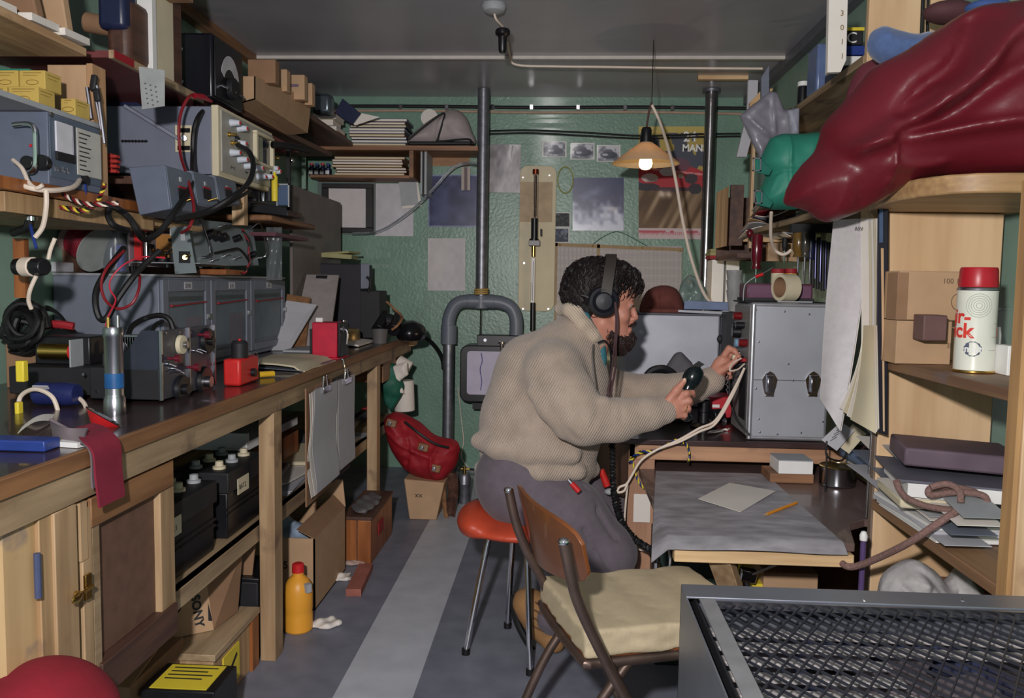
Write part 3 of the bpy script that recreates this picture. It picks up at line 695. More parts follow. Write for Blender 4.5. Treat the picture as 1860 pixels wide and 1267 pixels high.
# canvas satchel
t = thing('canvas_bag', 'grey canvas bag with black piping on the end of the wall shelf', 'bag')
s = inflate([(740, 262), (742, 250), (775, 222), (806, 203), (825, 198), (845, 210), (856, 235), (861, 262), (800, 264)], 5.27, .085, .09, .006, folds=[([(810, 205), (800, 230), (795, 258)], .008, .006)], wob=.012)
s.mk('bag_body', M('grey_canvas', (160, 150, 150), .55, var=.08, scale=14), t)
mk('piping', MB().tube(cr(pxs([(741, 254), (775, 226), (806, 205), (803, 225), (796, 250), (798, 256), (850, 252), (856, 262)], 5.185), 6), .006, 8), rubber, t)
mk('base_band', MB().hexa([P(x, y, Y=Y) for Y in (5.185, 5.35) for x, y in ((741, 263), (861, 262), (860, 256), (742, 256))]), rubber, t, .006)
mk('toilet_roll', MB().lathe([(.02, -.05), (.055, -.05), (.055, .05), (.02, .05)], P(782, 216, Y=5.42).lerp(V((0, 0, 0)), 0), (0, 1, 0)), paper, label='white paper roll standing behind the canvas bag on the shelf', cat='paper roll').location
# books leaning at the corner of the shelf
bkc = [(('books', 585, 215, 640, 195), greyb)]
for i, (x0, y0, x1, y1, dd, m_, la) in enumerate([(566, 246, 615, 238, .2, redd, 'flat book with red spine, lowest of the corner shelf pile'), (566, 237, 612, 228, .2, paperg, 'flat grey book, second of the corner shelf pile'), (567, 227, 606, 216, .18, M('cream_cloth', (200, 190, 160), .7), 'cream book with blue lettering in the corner shelf pile'), (566, 215, 610, 206, .2, paper, 'white paperback near the top of the corner shelf pile'), (570, 205, 612, 198, .17, redd, 'dark red book on top of the corner shelf pile')]):
    t_ = thing('book', la, 'book', 'books piled in the shelf corner'); Y = 4.95; a = P(x0, y0, Y=Y); b = P(x1, y1, Y=Y)
    mk('cover', MB().box(a.x, b.x, Y, Y+dd, a.z, a.z+.003).box(a.x, b.x, Y, Y+dd, b.z-.003, b.z).box(a.x, a.x+.003, Y, Y+dd, a.z, b.z), m_, t_); mk('pages', MB().box(a.x+.003, b.x-.004, Y+.003, Y+dd-.003, a.z+.003, b.z-.003), paper, t_)
t_ = thing('book', 'dark blue book leaning across the corner shelf pile', 'book', 'books piled in the shelf corner')
mk('cover', MB().hexa([P(*q) for q in ()] or [P(608, 205, Y=4.95), P(640, 226, Y=4.95), P(656, 206, Y=4.95), P(622, 178, Y=4.95), P(608, 205, Y=5.1), P(640, 226, Y=5.1), P(656, 206, Y=5.1), P(622, 178, Y=5.1)]), navy, t_, .002)
mk('pages', MB().hexa([P(642, 225, Y=4.96), P(646, 227, Y=4.96), P(690, 212, Y=4.96), P(657, 205, Y=4.96), P(642, 225, Y=5.09), P(646, 227, Y=5.09), P(690, 212, Y=5.09), P(657, 205, Y=5.09)]), paper, t_)
mk('corner_shelf', MB().box(WL+.002, P(625, 0, Y=4.93).x, 4.2, 5.14, P(0, 248, Y=4.95).z-.028, P(0, 248, Y=4.95).z-.001), dkwood, label='dark wooden shelf board in the back left corner under the piled books', cat='shelf', bev=.002)
XYD[:] = [600, 600]
# ================================================================ LEFT SIDE
BX, BZ = -.90, .918
dimpine = WOOD('dim_pine_z', (186, 156, 120), (146, 118, 86), 'Z', stain=(116, 92, 72))  # darker pine: the weaker flash on the left is put into its colour
YREF = [600]
def YX(x, X): return P(x, YREF[0], X=X).y
def Zat(y, Y, x=600): return P(x, y, Y=Y).z
def Xat(x, Y, y=600): return P(x, y, Y=Y).x
# aisle-facing rectangle: pixel columns x0..x1 on plane X, rows given at x0 for top/bottom
def ab(mb, X, x0, x1, z0, z1, d=.02):      # thin plate on plane X from column x0 to x1
    return mb.box(X-d, X, YX(x0, X), YX(x1, X), z0, z1)
t = thing('workbench', 'long pine workbench with dark worktop along the left wall', 'workbench')
mk('worktop', MB().box(WL+.002, BX-.012, 1.0, 5.10, BZ-.028, BZ), topm, t)
mk('edge_strip', MB().box(BX-.012, BX+.002, 1.0, 5.10, BZ-.034, BZ+.001), brwood, t, .002)
mk('apron', MB().box(BX-.035, BX-.006, 1.0, 5.05, .822, BZ-.034), greywood, t, .002)
for Y in (2.575, P(686, 780, X=-.9).y): mk('leg', MB().box(BX-.055, BX-.004, Y, Y+.075, 0, .822), dimpine, t, .002)
mk('lower_shelf', MB().box(WL+.002, BX-.06, 1.62, 4.9, .43, .452), greywood, t); mk('shelf_rail', MB().box(BX-.085, BX-.058, 1.95, 4.9, .40, .452), greywood, t, .002)
mk('end_block', MB().box(Xat(736, 5.1), Xat(758, 5.1), 4.98, 5.12, BZ-.06, BZ-.029), pinex, t, .002)
mk('drawer_box', MB().box(BX-.30, BX-.04, 4.4, 5.0, .70, .818), brwood, t, .003)
YREF[0] = 1000
t = thing('cupboard', 'pine cupboard front with brass catch under the near end of the workbench', 'cupboard')
mk('plywood_panel', ab(MB(), BX-.02, 5, 72, .0, .82), WOOD('stained_ply', (206, 174, 128), (160, 126, 86), 'Z', stain=(70, 88, 120), scale=4), t)
mk('stile', ab(MB(), BX-.012, 72, 99, .0, .82, .03), ply, t, .002)
mk('post', MB().box(BX-.09, BX-.006, YX(106, BX), YX(147, BX), 0, .82), dimpine, t, .002)
mk('door_stile', ab(MB(), BX-.012, 150, 168, .0, .80, .03), dimpine, t, .002)
mk('cover_strip', ab(MB(), BX-.01, 148, 160, .70, .815, .02), dimpine, t)
mk('turn_catch', MB().cyl((BX-.004, YX(138, BX), .65), (BX+.012, YX(138, BX), .65), .006).ball((BX+.012, YX(127, BX), .65), .004, .018, .010).cyl((BX+.008, YX(138, BX), .65), (BX+.008, YX(160, BX), .652), .004), brass, t, .002)
mk('catch_plate', ab(MB(), BX+.001, 155, 166, .625, .675, .006), brass, t, .001)
mk('hinge', MB().cyl((BX-.004, YX(71, BX), .685), (BX-.004, YX(71, BX), .765), .006, n=10), M('hinge_blue', (70, 80, 112), .5), t)
t = thing('hardboard_door', 'framed brown hardboard door closing the battery shelf under the bench', 'door')
mk('panel', ab(MB(), BX-.03, 172, 296, .47, .785, .008), hardb, t)
mk('frame_stile', ab(MB(), BX-.014, 168, 182, .20, .815, .03), greywood, t, .002); mk('frame_stile', ab(MB(), BX-.014, 293, 318, .46, .815, .03), dimpine, t, .002)
mk('frame_rail', ab(MB(), BX-.010, 168, 318, .755, .815, .02), brwood, t, .002)
mk('bottom_rail', ab(MB(), BX-.006, 182, 322, .395, .468, .05), dkwood, t, .002)

YREF[0] = 600
# ---- batteries on the lower shelf
def battery(lab, Y0, Y1, caps):
    t = thing('battery', lab, 'battery', 'black batteries on the lower shelf'); x1 = -1.0; x0 = -1.17; z0 = .4525
    mk('case', MB().box(x0, x1, Y0, Y1, z0, .595), black, t, .004); mk('ribs', MB().box(x0+.005, x1+.004, Y0-.003, Y1+.003, z0+.07, z0+.078).box(x0+.005, x1+.004, Y0-.003, Y1+.003, z0+.088, z0+.096), black, t)
    mk('lid', MB().box(x0-.006, x1+.008, Y0-.008, Y1+.008, .595, .66), blackm, t, .004)
    mk('paper_label', MB().box(x1+.008, x1+.0105, Y0+.06, Y0+.15, .575, .625), cream, t)
    mk('handwriting', text_mb('BAT.1' if Y0 < 2.2 else 'BAT.2', .022, (x1+.0108, Y0+.068, .59), (0, 1, 0), (0, 0, 1)), blackm, t)
    for i in range(caps):
        for j in range(2):
            c = (x0+.05+.075*j, Y0+.05+i*.1, .66); mk('vent_cap', MB().lathe([(.001, 0), (.02, 0), (.02, .008), (.013, .01), (.012, .024), (.001, .026)], c, n=14), cream if (i+j) % 2 else greyl, t)
    return t
battery('black battery in the lower shelf, nearest the brown hardboard door', 1.95, 2.33, 4)
battery('black battery with pale vent caps, beside the front pine leg of the bench', 2.43, 2.74, 3)
# white tray, papers, sundries on the lower shelf further back
mk('white_tray', MB().box(-1.5, -1.06, 2.75, 3.3, .66, .69).box(-1.5, -1.06, 2.75, 2.77, .69, .72), white, label='flat white tray lying across the batteries behind the pine leg', cat='tray')
for i, (y0, y1, x0, x1, z, m_, la, rz) in enumerate([(2.95, 3.35, -1.3, -.99, .453, paperg, 'loose grey papers just behind the front leg on the lower shelf', 4), (3.05, 3.5, -1.32, -1.0, .468, paper, 'white document sheaf on the lower shelf behind the hanging print-out', -6), (3.3, 3.7, -1.28, -1.02, .485, cream, 'cream papers on the top of the lower shelf sheaves', 9), (3.7, 4.2, -1.3, -1.0, .453, paperg, 'grey papers on the lower shelf near the second bench leg', -5), (3.75, 4.15, -1.28, -1.03, .47, greyb, 'blue-grey folder on the lower shelf near the second bench leg', 7)]):
    c = ((x0+x1)/2, (y0+y1)/2, z+.006); mb = MB()
    for k in range(4): mb.ob((c[0]+R.uniform(-.008, .008), c[1]+R.uniform(-.01, .01), z+.002+k*.0032), (x1-x0, y1-y0, .0028), (0, 0, rz+R.uniform(-3, 3)))
    mk('paper_sheaf', mb, m_, label=la, cat='papers', group='papers on the lower bench shelf')
mk('wooden_block', MB().box(-1.25, -1.12, 3.3, 3.5, .506, .60), orwood, label='orange-brown wooden box on the lower shelf papers', cat='box', bev=.003)
t = thing('blue_binder', 'thin blue binder lying on the lower shelf sheaves', 'binder'); mk('cover', MB().ob((-1.17, 3.13, .495), (.2, .28, .012), (0, 0, 10)), navy, t, .002); mk('pages', MB().ob((-1.165, 3.13, .495), (.205, .27, .006), (0, 0, 10)), paper, t)
t = thing('telescope', 'dark tubular scope lying on the lower shelf by the second bench leg', 'scope')
mk('tube', MB().cyl((-1.05, 3.78, .505), (-.99, 4.22, .56), .026, .03), black, t); mk('end_ring', MB().cyl((-1.055, 3.75, .5), (-1.05, 3.785, .505), .03), steel, t); mk('end_ring', MB().cyl((-.992, 4.2, .558), (-.99, 4.225, .561), .034), redd, t)

# ---- print-outs hanging from the bench edge
def hanging(lab, x0, x1, yt, yb, X, board_m, wave):
    t = thing('hanging_printout', lab, 'paper', 'print-outs hanging from the bench edge'); Y0 = YX(x0, X); Y1 = YX(x1, X); zt = P(x0, yt, X=X).z; zb = P(x0, yb, X=X).z
    for k in range(3):
        mk('sheet', MB().sheet(lambda u, v: (X+.006*k+wave*math.sin(v*7+k*.6)*(.3+v)-.004, Y0+.008*k+(Y1-Y0)*u, zt+(zb-zt)*v+.006*k), 6, 24, .001), paper if k < 2 else paperg, t)
    if board_m: mk('backing', MB().box(X-.016, X-.011, Y0-.01, Y1+.02, zb-.03, zt+.02), board_m, t)
    mb = MB()
    for k in range(46): 
        z = zt-.05-(zt-zb-.07)*k/46; 
        if k in (20, 21): continue
        mb.box(X+.0135, X+.014, Y0+.05, Y1-.04-R.random()*.1, z, z+.0016)
    mk('bulldog_clip', MB().box(X-.014, X+.02, (Y0+Y1)/2-.05, (Y0+Y1)/2+.05, zt-.012, zt+.012).cyl((X+.01, (Y0+Y1)/2-.03, zt+.01), (X+.01, (Y0+Y1)/2-.02, zt+.05), .004).cyl((X+.01, (Y0+Y1)/2+.03, zt+.01), (X+.01, (Y0+Y1)/2+.02, zt+.05), .004), chrome, t, .002)
    return t
hanging('left-hand computer print-out clipped to the bench edge, long and wavy', 563, 606, 715, 905, -.868, card2, .008)
hanging('right-hand narrower print-out clipped to the bench edge on a black board', 609, 639, 697, 862, -.868, blackm, .002)
# ---- floor under the bench
t = thing('cardboard_box', 'open cardboard box on the floor behind the yellow bottle', 'box')
y0 = 3.0; y1 = 3.45; xr = -.90; xl = -1.32; h_ = .278
mb = MB(); th = .006
mb.box(xl, xr, y0, y0+th, 0, h_).box(xl, xr, y1-th, y1, 0, h_).box(xl, xl+th, y0, y1, 0, h_).box(xr-th, xr, y0, y1, 0, h_).box(xl, xr, y0, y1, 0, .006)
mk('carton', mb, card, t); mk('flap', MB().hexa([(xl, y1, h_), (xr, y1, h_), (xr-.02, y1+.03, h_+.11), (xl+.02, y1+.03, h_+.11), (xl, y1+th, h_), (xr, y1+th, h_), (xr-.02, y1+.036, h_+.11), (xl+.02, y1+.036, h_+.11)]), card, t)
mk('flap', MB().hexa([(xr-th, y0, h_), (xr, y0, h_), (xr-.07, y0+.01, h_+.03), (xr-.074, y0+.01, h_+.03), (xr-th, y1, h_), (xr, y1, h_), (xr-.05, y1, h_+.05), (xr-.056, y1, h_+.05)]), card2, t)
mk('stencil', text_mb('74LS5', .04, (xr-.2, y0-.001, .16), (1, 0, 0), (0, 0, 1)), blackm, t)
SDF((xl, y0, .02), (xr, y1, .36), .012).ell((xl+.2, y0+.2, .2), (.16, .14, .1)).disp(lambda x, y, z: .02*np.sin(x*40+y*20)*np.sin(z*50+y*30)).mk('crumpled_bag', M('plastic_bag_blue', (150, 168, 190), .25, var=.15), label='crumpled bluish plastic bag inside the open cardboard box', cat='bag')
t = thing('wooden_case', 'varnished orange-brown wooden case standing on the floor in the gangway', 'case')
mk('body', MB().box(-.94, -.804, 3.52, 3.98, 0, .2), orwood, t, .004); mk('lid', MB().box(-.945, -.799, 3.515, 3.985, .2, .215), dkwood, t, .003)
mk('latch_plate', MB().box(-.8035, -.799, 3.66, 3.76, .09, .15), redd, t, .002); mk('seam', MB().box(-.868, -.864, 3.517, 3.522, 0, .2), dkwood, t)
t = thing('junk_bundle', 'flattened greyish cloth lying on top of the wooden case', 'cloth'); SDF((-.96, 3.5, .2), (-.79, 3.94, .26), .008).ell((-.87, 3.72, .224), (.055, .17, .012)).disp(lambda x, y, z: .006*np.sin(x*70+y*31)*np.sin(y*40)).mk('cloth', M('cloth_drab', (100, 98, 100), .8, var=.25), t)
t = thing('plastic_bottle', 'orange-yellow plastic bottle with red cap on the floor by the bench leg', 'bottle')
c = (P(542, 1142, Z=0).x, P(542, 1142, Z=0).y, 0); mk('body', MB().lathe([(.001, 0), (.046, 0), (.051, .006), (.051, .06), (.049, .07), (.051, .08), (.051, .14), (.049, .15), (.046, .168), (.034, .188), (.02, .2), (.02, .212), (.001, .212)], c, n=28), M('amber_plastic', (226, 158, 52), .4, var=.05), t)
mk('cap', MB().lathe([(.001, .212), (.022, .212), (.021, .24), (.016, .244), (.001, .244)], c, n=20), red, t); mk('seal_label', MB().ob((c[0]+.043, c[1]-.028, .165), (.02, .02, .03), (0, 0, -40)), greyl, t)
for i, (x, y, Y) in enumerate([(615, 1050, 3.5), (640, 1022, 3.75), (590, 1135, 3.03)]):
    p = P(x, y, Z=.0); SDF((p.x-.1, p.y-.1, 0.001), (p.x+.1, p.y+.1, .06), .006).ell((p.x, p.y, .008), (.06, .045, .012)).disp(lambda x, y, z: .008*np.sin(x*90+i)*np.sin(y*80+z*60)).mk('paper_scrap', [paper, M('foil_scrap', (176, 150, 140), .6), paper][i], label=['crumpled pale scrap beside the big cardboard box on the floor', 'crumpled paper scrap in front of the wooden case', 'small white scrap on the floor right of the yellow bottle'][i], cat='scrap')
p = P(632, 1045, Z=0); mk('brick_box', MB().ob((-.80, 3.30, .016), (.06, .3, .03), (0, 0, 4)), M('brick_red', (150, 92, 80), .8, var=.2), label='reddish flat carton lying beside the cardboard box', cat='carton')
t = thing('wooden_crate', 'low wooden crate under the bench carrying the lettered carton', 'crate')
mk('crate_body', MB().box(-1.28, -.963, 2.225, 2.56, 0, .165), ply, t, .003); mk('crate_lid', MB().box(-1.29, -.953, 2.215, 2.57, .165, .185), greywood, t, .002)
mk('yellow_label', MB().box(-.963, -.959, 2.29, 2.41, .03, .14), yellw, t); mk('label_print', MB().ob((-.9585, 2.35, .09), (.001, .09, .012), (30, 0, 0)).ob((-.9585, 2.35, .07), (.001, .07, .01), (-30, 0, 0)), blackm, t)
mk('corner_post', MB().box(-.962, -.952, 2.50, 2.555, 0, .165), orwood, t)
t = thing('printed_carton', 'torn open cardboard carton lettered SONY on the wooden crate', 'carton')
q = [P(x, y, Y=2.42) for x, y in ((290, 1163), (388, 1141), (380, 1063), (330, 1085))]
zmin = .187; fr = [V((max(p.x, -1.28), 2.42+i*.0, max(p.z, zmin))) for i, p in enumerate(q)]
a_ = P(292, 1163, Z=.188); b_ = P(388, 1143, Z=.188); e1 = (b_-a_).normalized(); e2 = V((0, .22, 1)); e2 = (e2-e1*e2.dot(e1)).normalized(); L_ = (b_-a_).length; fr = [a_, b_, b_-e1*.012+e2*.135, a_+e1*.075+e2*.10]; n_ = e1.cross(e2)
mk('front', MB().prism(fr, (0, .006, 0)), card, t); mk('side', MB().prism([fr[1], V((b_.x+.02, b_.y+.14, .19)), V((b_.x+.035, b_.y+.15, .40)), fr[2]], (-.006, 0, 0)), card2, t); mk('back', MB().prism([V((-1.25, 2.6, .187)), V((-1.0, 2.6, .187)), V((-.985, 2.62, .38)), V((-1.2, 2.62, .34))], (0, .006, 0)), card2, t)
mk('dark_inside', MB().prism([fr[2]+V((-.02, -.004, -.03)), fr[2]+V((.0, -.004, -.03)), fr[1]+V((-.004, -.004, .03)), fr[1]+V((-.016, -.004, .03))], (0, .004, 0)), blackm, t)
mk('lettering', text_mb('SONY', .036, a_+e1*(L_-.060)+e2*.112+n_*.001, -e2+e1*.1, e1+e2*.1, bold=.0012), blackm, t)
t = thing('jack_stand', 'black lidded box behind the crate under the bench', 'box'); mk('body', MB().box(-1.33, -.965, 2.585, 2.80, 0, .26), blackm, t, .004); mk('lid', MB().box(-1.34, -.96, 2.58, 2.805, .26, .275), black, t, .003); mk('knob', MB().ball((-1.05, 2.66, .285), .012), white, t)
t = thing('labelled_box', 'black box with yellow warning label at the bottom edge under the bench', 'box'); mk('body', MB().box(-.93, -.755, 1.93, 2.12, 0, .245) if 0 else MB().box(-1.05, -.855, 1.98, 2.13, 0, .2), black, t, .003)
mk('yellow_label', MB().box(-1.03, -.88, 1.99, 2.12, .2, .2015), yellw, t)
for k in range(4): mk('label_print', MB().box(-1.015, -.895-.02*(k%2), 2.10-.02*k, 2.106-.02*k, .2015, .2019), blackm, t)
t = thing('cardboard_box', 'low brown cardboard box at the bottom edge below the hardboard door', 'box'); mk('carton', MB().box(-1.3, -1.06, 1.95, 2.25, 0, .22), card2, t, .002); mk('flap', MB().hexa([(-1.3, 1.95, .22), (-1.06, 1.95, .22), (-1.06, 2.1, .255), (-1.3, 2.1, .255), (-1.3, 1.955, .218), (-1.06, 1.955, .218), (-1.06, 2.1, .25), (-1.3, 2.1, .25)]), card2, t)
p = P(95, 1300, Y=1.35); p.z += .005; SDF((p.x-.25, 1.1, p.z-.1), (p.x+.25, 1.55, p.z+.2), .01).ell((p.x, 1.32, p.z), (.13, .13, .10)).disp(lambda x, y, z: .004*np.sin(x*22+y*13)).mk('red_cushion', M('red_wool', (132, 24, 40), .9, var=.12, bump=.3), label='rounded red cushion at the bottom left corner of the view', cat='cushion')
mk('stool_seat', MB().cyl((p.x, 1.32, 0), (p.x, 1.32, p.z-.101), .10, n=24), dkwood, label='dark round stool carrying the red cushion in the near left corner', cat='stool', bev=.004)
# greenish wrapped bundle and white roll near the back wall
t = thing('wall_bundle', 'green and white wrapped bundle of paper rolls beside the second bench leg', 'bundle')
mk('paper_roll', MB().cyl(P(735, 745, Y=4.75), P(733, 690, Y=4.75), .06), paper, t, .004); mk('paper_roll', MB().cyl(P(722, 655, Y=4.8), P(745, 668, Y=4.8), .04), paper, t)
s = inflate([(688, 655), (718, 660), (735, 700), (730, 718), (712, 745), (700, 735), (690, 700)], 4.62, .05, .04, .008, wob=.03, spline=False); s.mk('green_wrap', M('green_wrap', (30, 92, 76), .6), t)
s = inflate([(710, 665), (740, 655), (742, 680), (728, 690), (735, 715), (715, 712)], 4.60, .02, .03, .007, wob=.03, spline=False); s.mk('torn_paper', paper, t)
# red rucksack, its box, straps and gas bottle
t = thing('cardboard_box', 'plain cardboard box under the red rucksack by the back wall', 'box')
a = P(733, 942, Z=0); b = P(804, 942, Z=0); mk('carton', MB().hexa([(a.x+.03, a.y, 0), (b.x-.03, a.y, 0), (b.x+.01, a.y, .20), (a.x, a.y, .215), (a.x+.03, a.y+.25, 0), (b.x-.03, a.y+.25, 0), (b.x+.01, a.y+.25, .20), (a.x, a.y+.25, .215)]), card, t, .006)
mk('pencil_mark', text_mb('xx', .04, (a.x+.06, a.y-.002, .12), (1, 0, 0), (0, 0, 1)), blackm, t)
t = thing('rucksack', 'bulging red canvas rucksack slumped on the box below the grey down pipe', 'rucksack')
s = inflate([(700, 758), (722, 748), (760, 765), (790, 790), (828, 800), (834, 820), (825, 850), (800, 872), (765, 865), (735, 848), (712, 815), (702, 785)], 4.36, .14, .11, .008, folds=[([(705, 775), (740, 800), (790, 820)], .018, .012), ([(735, 765), (750, 800), (745, 840)], -.015, .01), ([(800, 800), (790, 830), (795, 860)], .014, .01), ([(760, 780), (785, 808)], -.012, .008)], wob=.03, wsc=14)
s.mk('pack_body', M('red_canvas', (150, 26, 38), .6, var=.15, scale=18, bump=.3, bscale=50), t)
for (x, y, r_) in ((710, 768, 9), (768, 812, 7), (790, 850, 8)): p = P(x, y, Y=4.21); mk('leather_patch', MB().ob((p.x, 4.22, p.z), (.055, .03, .04), (0, 15, 10)), brwood, t, .006); mk('buckle', MB().ob((p.x-.005, 4.20, p.z), (.022, .01, .022), (0, 20, 0)), steel, t, .003)
mk('strap', MB().tube(cr([P(x, y, Y=Y) for x, y, Y in ((735, 765, 4.23), (760, 785, 4.20), (790, 805, 4.21), (815, 812, 4.24))], 5), .007, 6), rubber, t); mk('strap', MB().tube(cr([P(x, y, Y=Y) for x, y, Y in ((800, 860, 4.36), (806, 890, 4.33), (808, 925, 4.29), (812, 940, 4.29))], 5), .012, 6), brwood, t)
mk('canvas_strap', MB().sheet(lambda u, v: P(812+17*u+3*math.sin(v*5), 858+82*v, Y=4.30+.02*math.sin(u*3)), 4, 10, .006), dkwood, t)
t = thing('gas_bottle', 'small galvanised gas bottle with brass valve on the floor by the rucksack', 'gas bottle')
gp = P(843, 912, Z=0); mk('cylinder', MB().lathe([(.001, 0), (.034, 0), (.036, .01), (.036, .11), (.038, .113), (.036, .118), (.036, .15), (.028, .166), (.01, .172), (.001, .172)], (gp.x, gp.y, 0), n=24), pipem, t)
mk('valve', MB().cyl((gp.x, gp.y, .172), (gp.x, gp.y, .21), .01).cyl((gp.x-.02, gp.y, .195), (gp.x+.03, gp.y, .195), .007), brass, t); mk('hand_wheel', MB().cyl((gp.x-.035, gp.y, .2), (gp.x-.028, gp.y, .2), .02), blackm, t)
mk('hose', MB().tube(cr([(gp.x+.03, gp.y, .195), (gp.x+.07, gp.y+.01, .18), (gp.x+.09, gp.y, .1), (gp.x+.085, gp.y, .03), (gp.x+.04, gp.y-.02, .012)], 5), .006), rubber, t)

# ================================================================ things on the bench
def bz(x, y): return P(x, y, Z=BZ)
# blue box + papers near the left edge
a = bz(100, 822); t = thing('plastic_case', 'flat blue plastic case at the near end of the worktop', 'case')
mk('body', MB().box(-1.62, a.x-.02, a.y, a.y+.05, BZ+.001, BZ+.022), blue, t, .003); mk('lid_label', MB().box(-1.5, -1.42, a.y+.015, a.y+.06, BZ+.022, BZ+.023), paperg, t)
mk('white_card', MB().ob((a.x-.04, a.y+.065, BZ+.006), (.12, .022, .01), (0, 0, -10)), white, label='white card behind the blue plastic case', cat='card')
mk('paper_slip', MB().sheet(lambda u, v: bz(32+60*u+8*v, 790-22*u+v*(-12)) + V((0, 0, .004+.012*math.sin(u*3))), 8, 4, .001), paper, label='small curled paper slip on the worktop near the blue motor', cat='paper')
# strap: grey and red webbing over the edge
t = thing('webbing_strap', 'wide red and grey webbing strap drooping over the bench edge', 'strap')
def strap(u, v, off=0):
    w = .05
    path = cr([P(138, 778, Z=BZ+.022), P(160, 784, Z=BZ+.016), V((BX-.012, P(184, 792, X=BX).y, BZ+.014)), P(190, 815, X=BX+.014), P(194, 860, X=BX+.018), P(200, 912, X=BX+.02)], 7)
    k = min(int(v*(len(path)-1)), len(path)-2); p = path[k].lerp(path[k+1], v*(len(path)-1)-k)
    return V((p.x+off, p.y+(u-.5)*w*(2.1-.25*v), p.z+off*.5))
mk('red_webbing', MB().sheet(lambda u, v: strap(u, v, .004), 3, 40, .004), M('red_felt', (126, 30, 52), .9, var=.1), t)
mk('grey_webbing', MB().sheet(lambda u, v: strap(u, v*.85, -.006)+V((0, .026*(1-v*.9), .0)), 3, 34, .003), M('grey_felt', (110, 100, 104), .9, var=.12), t)
mk('curled_end', MB().sheet(lambda u, v: P(98, 792, Z=BZ+.012).lerp(P(90, 760, Z=BZ+.055), u).lerp(P(150, 806, Z=BZ+.008).lerp(P(160, 778, Z=BZ+.03), u), v)+V((0, 0, -.008*math.sin(v*3.1)+.006*math.sin(u*3.1))), 3, 12, .005), M('grey_felt', (110, 100, 104)), t)
# blue motor with cream lead
t = thing('electric_motor', 'dark blue cylindrical motor with cream lead on the worktop', 'motor')
Y = 2.03; a = P(66, 745, Y=Y); b = P(146, 745, Y=Y); z = BZ+.031
mk('motor_case', MB().lathe([(.001, 0), (.024, 0), (.029, .006), (.03, .02), (.028, .05), (.03, .052), (.03, .09), (.026, .11), (.001, .112)], (a.x, Y, z), (1, 0, 0), n=24), M('motor_blue', (34, 42, 92), .35), t)
mk('rating_label', MB().ob((a.x+.03, Y-.024, z+.018), (.04, .004, .014), (40, 0, 0)), paperg, t)
mk('lead', MB().tube(cr(pxs([(108, 756, 1.97), (95, 720, 1.97), (62, 706, 1.98), (36, 722, 1.99), (40, 755, 1.97), (62, 772, 1.95)], Y), 6), .0055), cablew, t)
mk('lead', MB().tube(cr(pxs([(92, 720, 2.06), (120, 711, 2.06), (150, 728, 2.03), (157, 750, 2.0), (148, 766, 1.99)], Y), 6), .0055), cablew, t)
# red reflector lamp
t = thing('reflector_lamp', 'red metal reflector with brass neck lying on the worktop', 'reflector')
ax = V((.44, .36, .82)).normalized(); c = P(192, 757, Y=1.78)-ax*.016
mk('reflector', MB().lathe([(.010, -.018), (.017, -.012), (.046, .014), (.047, .016), (.044, .015), (.015, -.010), (.008, -.016)], c, ax, n=32, close=True), red, t); mk('rim', MB().lathe([(.046, .013), (.0485, .015), (.046, .018), (.044, .015)], c, ax, n=32), chrome, t)
mk('neck', MB().lathe([(.001, -.034), (.010, -.034), (.011, -.016), (.001, -.015)], c, ax, n=18), brass, t); mk('plug', MB().lathe([(.001, -.045), (.008, -.044), (.009, -.033), (.001, -.033)], c, ax, n=16), red, t)
# chrome tube with blue tape
t = thing('steel_cylinder', 'upright polished steel cylinder with blue tape band and two terminals', 'cylinder')
c = bz(209, 752); k = c.y/1500
mk('body', MB().lathe([(.001, 0), (19*k, 0), (20*k, .01), (19*k, .04), (17*k, .045), (16.5*k, .05), (16.5*k, .185), (18*k, .19), (18*k, .205), (16*k, .212), (.001, .212)], (c.x, c.y, BZ), n=32), steel, t)
mk('tape_band', MB().lathe([(16.5*k, .065), (17.3*k, .066), (17.3*k, .1), (16.5*k, .101)], (c.x, c.y, BZ), n=32), M('blue_tape', (36, 92, 150), .4, var=.2), t)
mk('terminal', MB().cyl((c.x-.012, c.y, BZ+.21), (c.x-.012, c.y, BZ+.235), .004), brass, t); mk('terminal', MB().cyl((c.x+.012, c.y, BZ+.21), (c.x+.012, c.y, BZ+.24), .005), steel, t)
# radio chassis with dials
t = thing('radio_transmitter', 'open black radio chassis with dials and grey front panel on the worktop', 'radio')
PX = -1.045; Y0 = YX(289, PX); Y1 = YX(388, PX); zt = P(289, 600, Y=Y0).z; zb = BZ+.008; xl = -1.21
mk('front_panel', MB().box(PX-.004, PX, Y0, Y1, zb, zt), M('panel_grey', (58, 62, 76), .35, .35), t, .001)

for q_ in (Y0, Y0+.165, Y1-.006): mk('panel_rib', MB().box(PX-.002, PX+.006, q_, q_+.006, zb, zt), steel, t)
mk('chassis', MB().box(xl-.03, PX-.004, Y0+.005, Y1-.01, zb, zb+.085), blackm, t, .003); mk('chassis_extension', MB().box(-1.5, xl-.031, Y0+.06, Y1-.06, zb, zb+.075), blackm, t, .003)
mk('side_bracket', MB().prism([V((PX-.004, Y0+.004, zb+.08)), V((PX-.004, Y0+.004, zt)), V((PX-.05, Y0+.004, zt)), V((PX-.13, Y0+.004, zb+.08))], (0, .003, 0)), M('panel_grey', (84, 88, 98)), t)
def dial(Yc, Zc, r, m_, th=.012, knob=None):
    mk('dial', MB().cyl((PX, Yc, Zc), (PX+th, Yc, Zc), r, r*.95, 28), m_, t, .001); mk('dial_hub', MB().cyl((PX+th, Yc, Zc), (PX+th+.012, Yc, Zc), r*.35, n=18), knob or black, t)
def pz(x, y): p = P(x, y, X=PX); return p.y, p.z
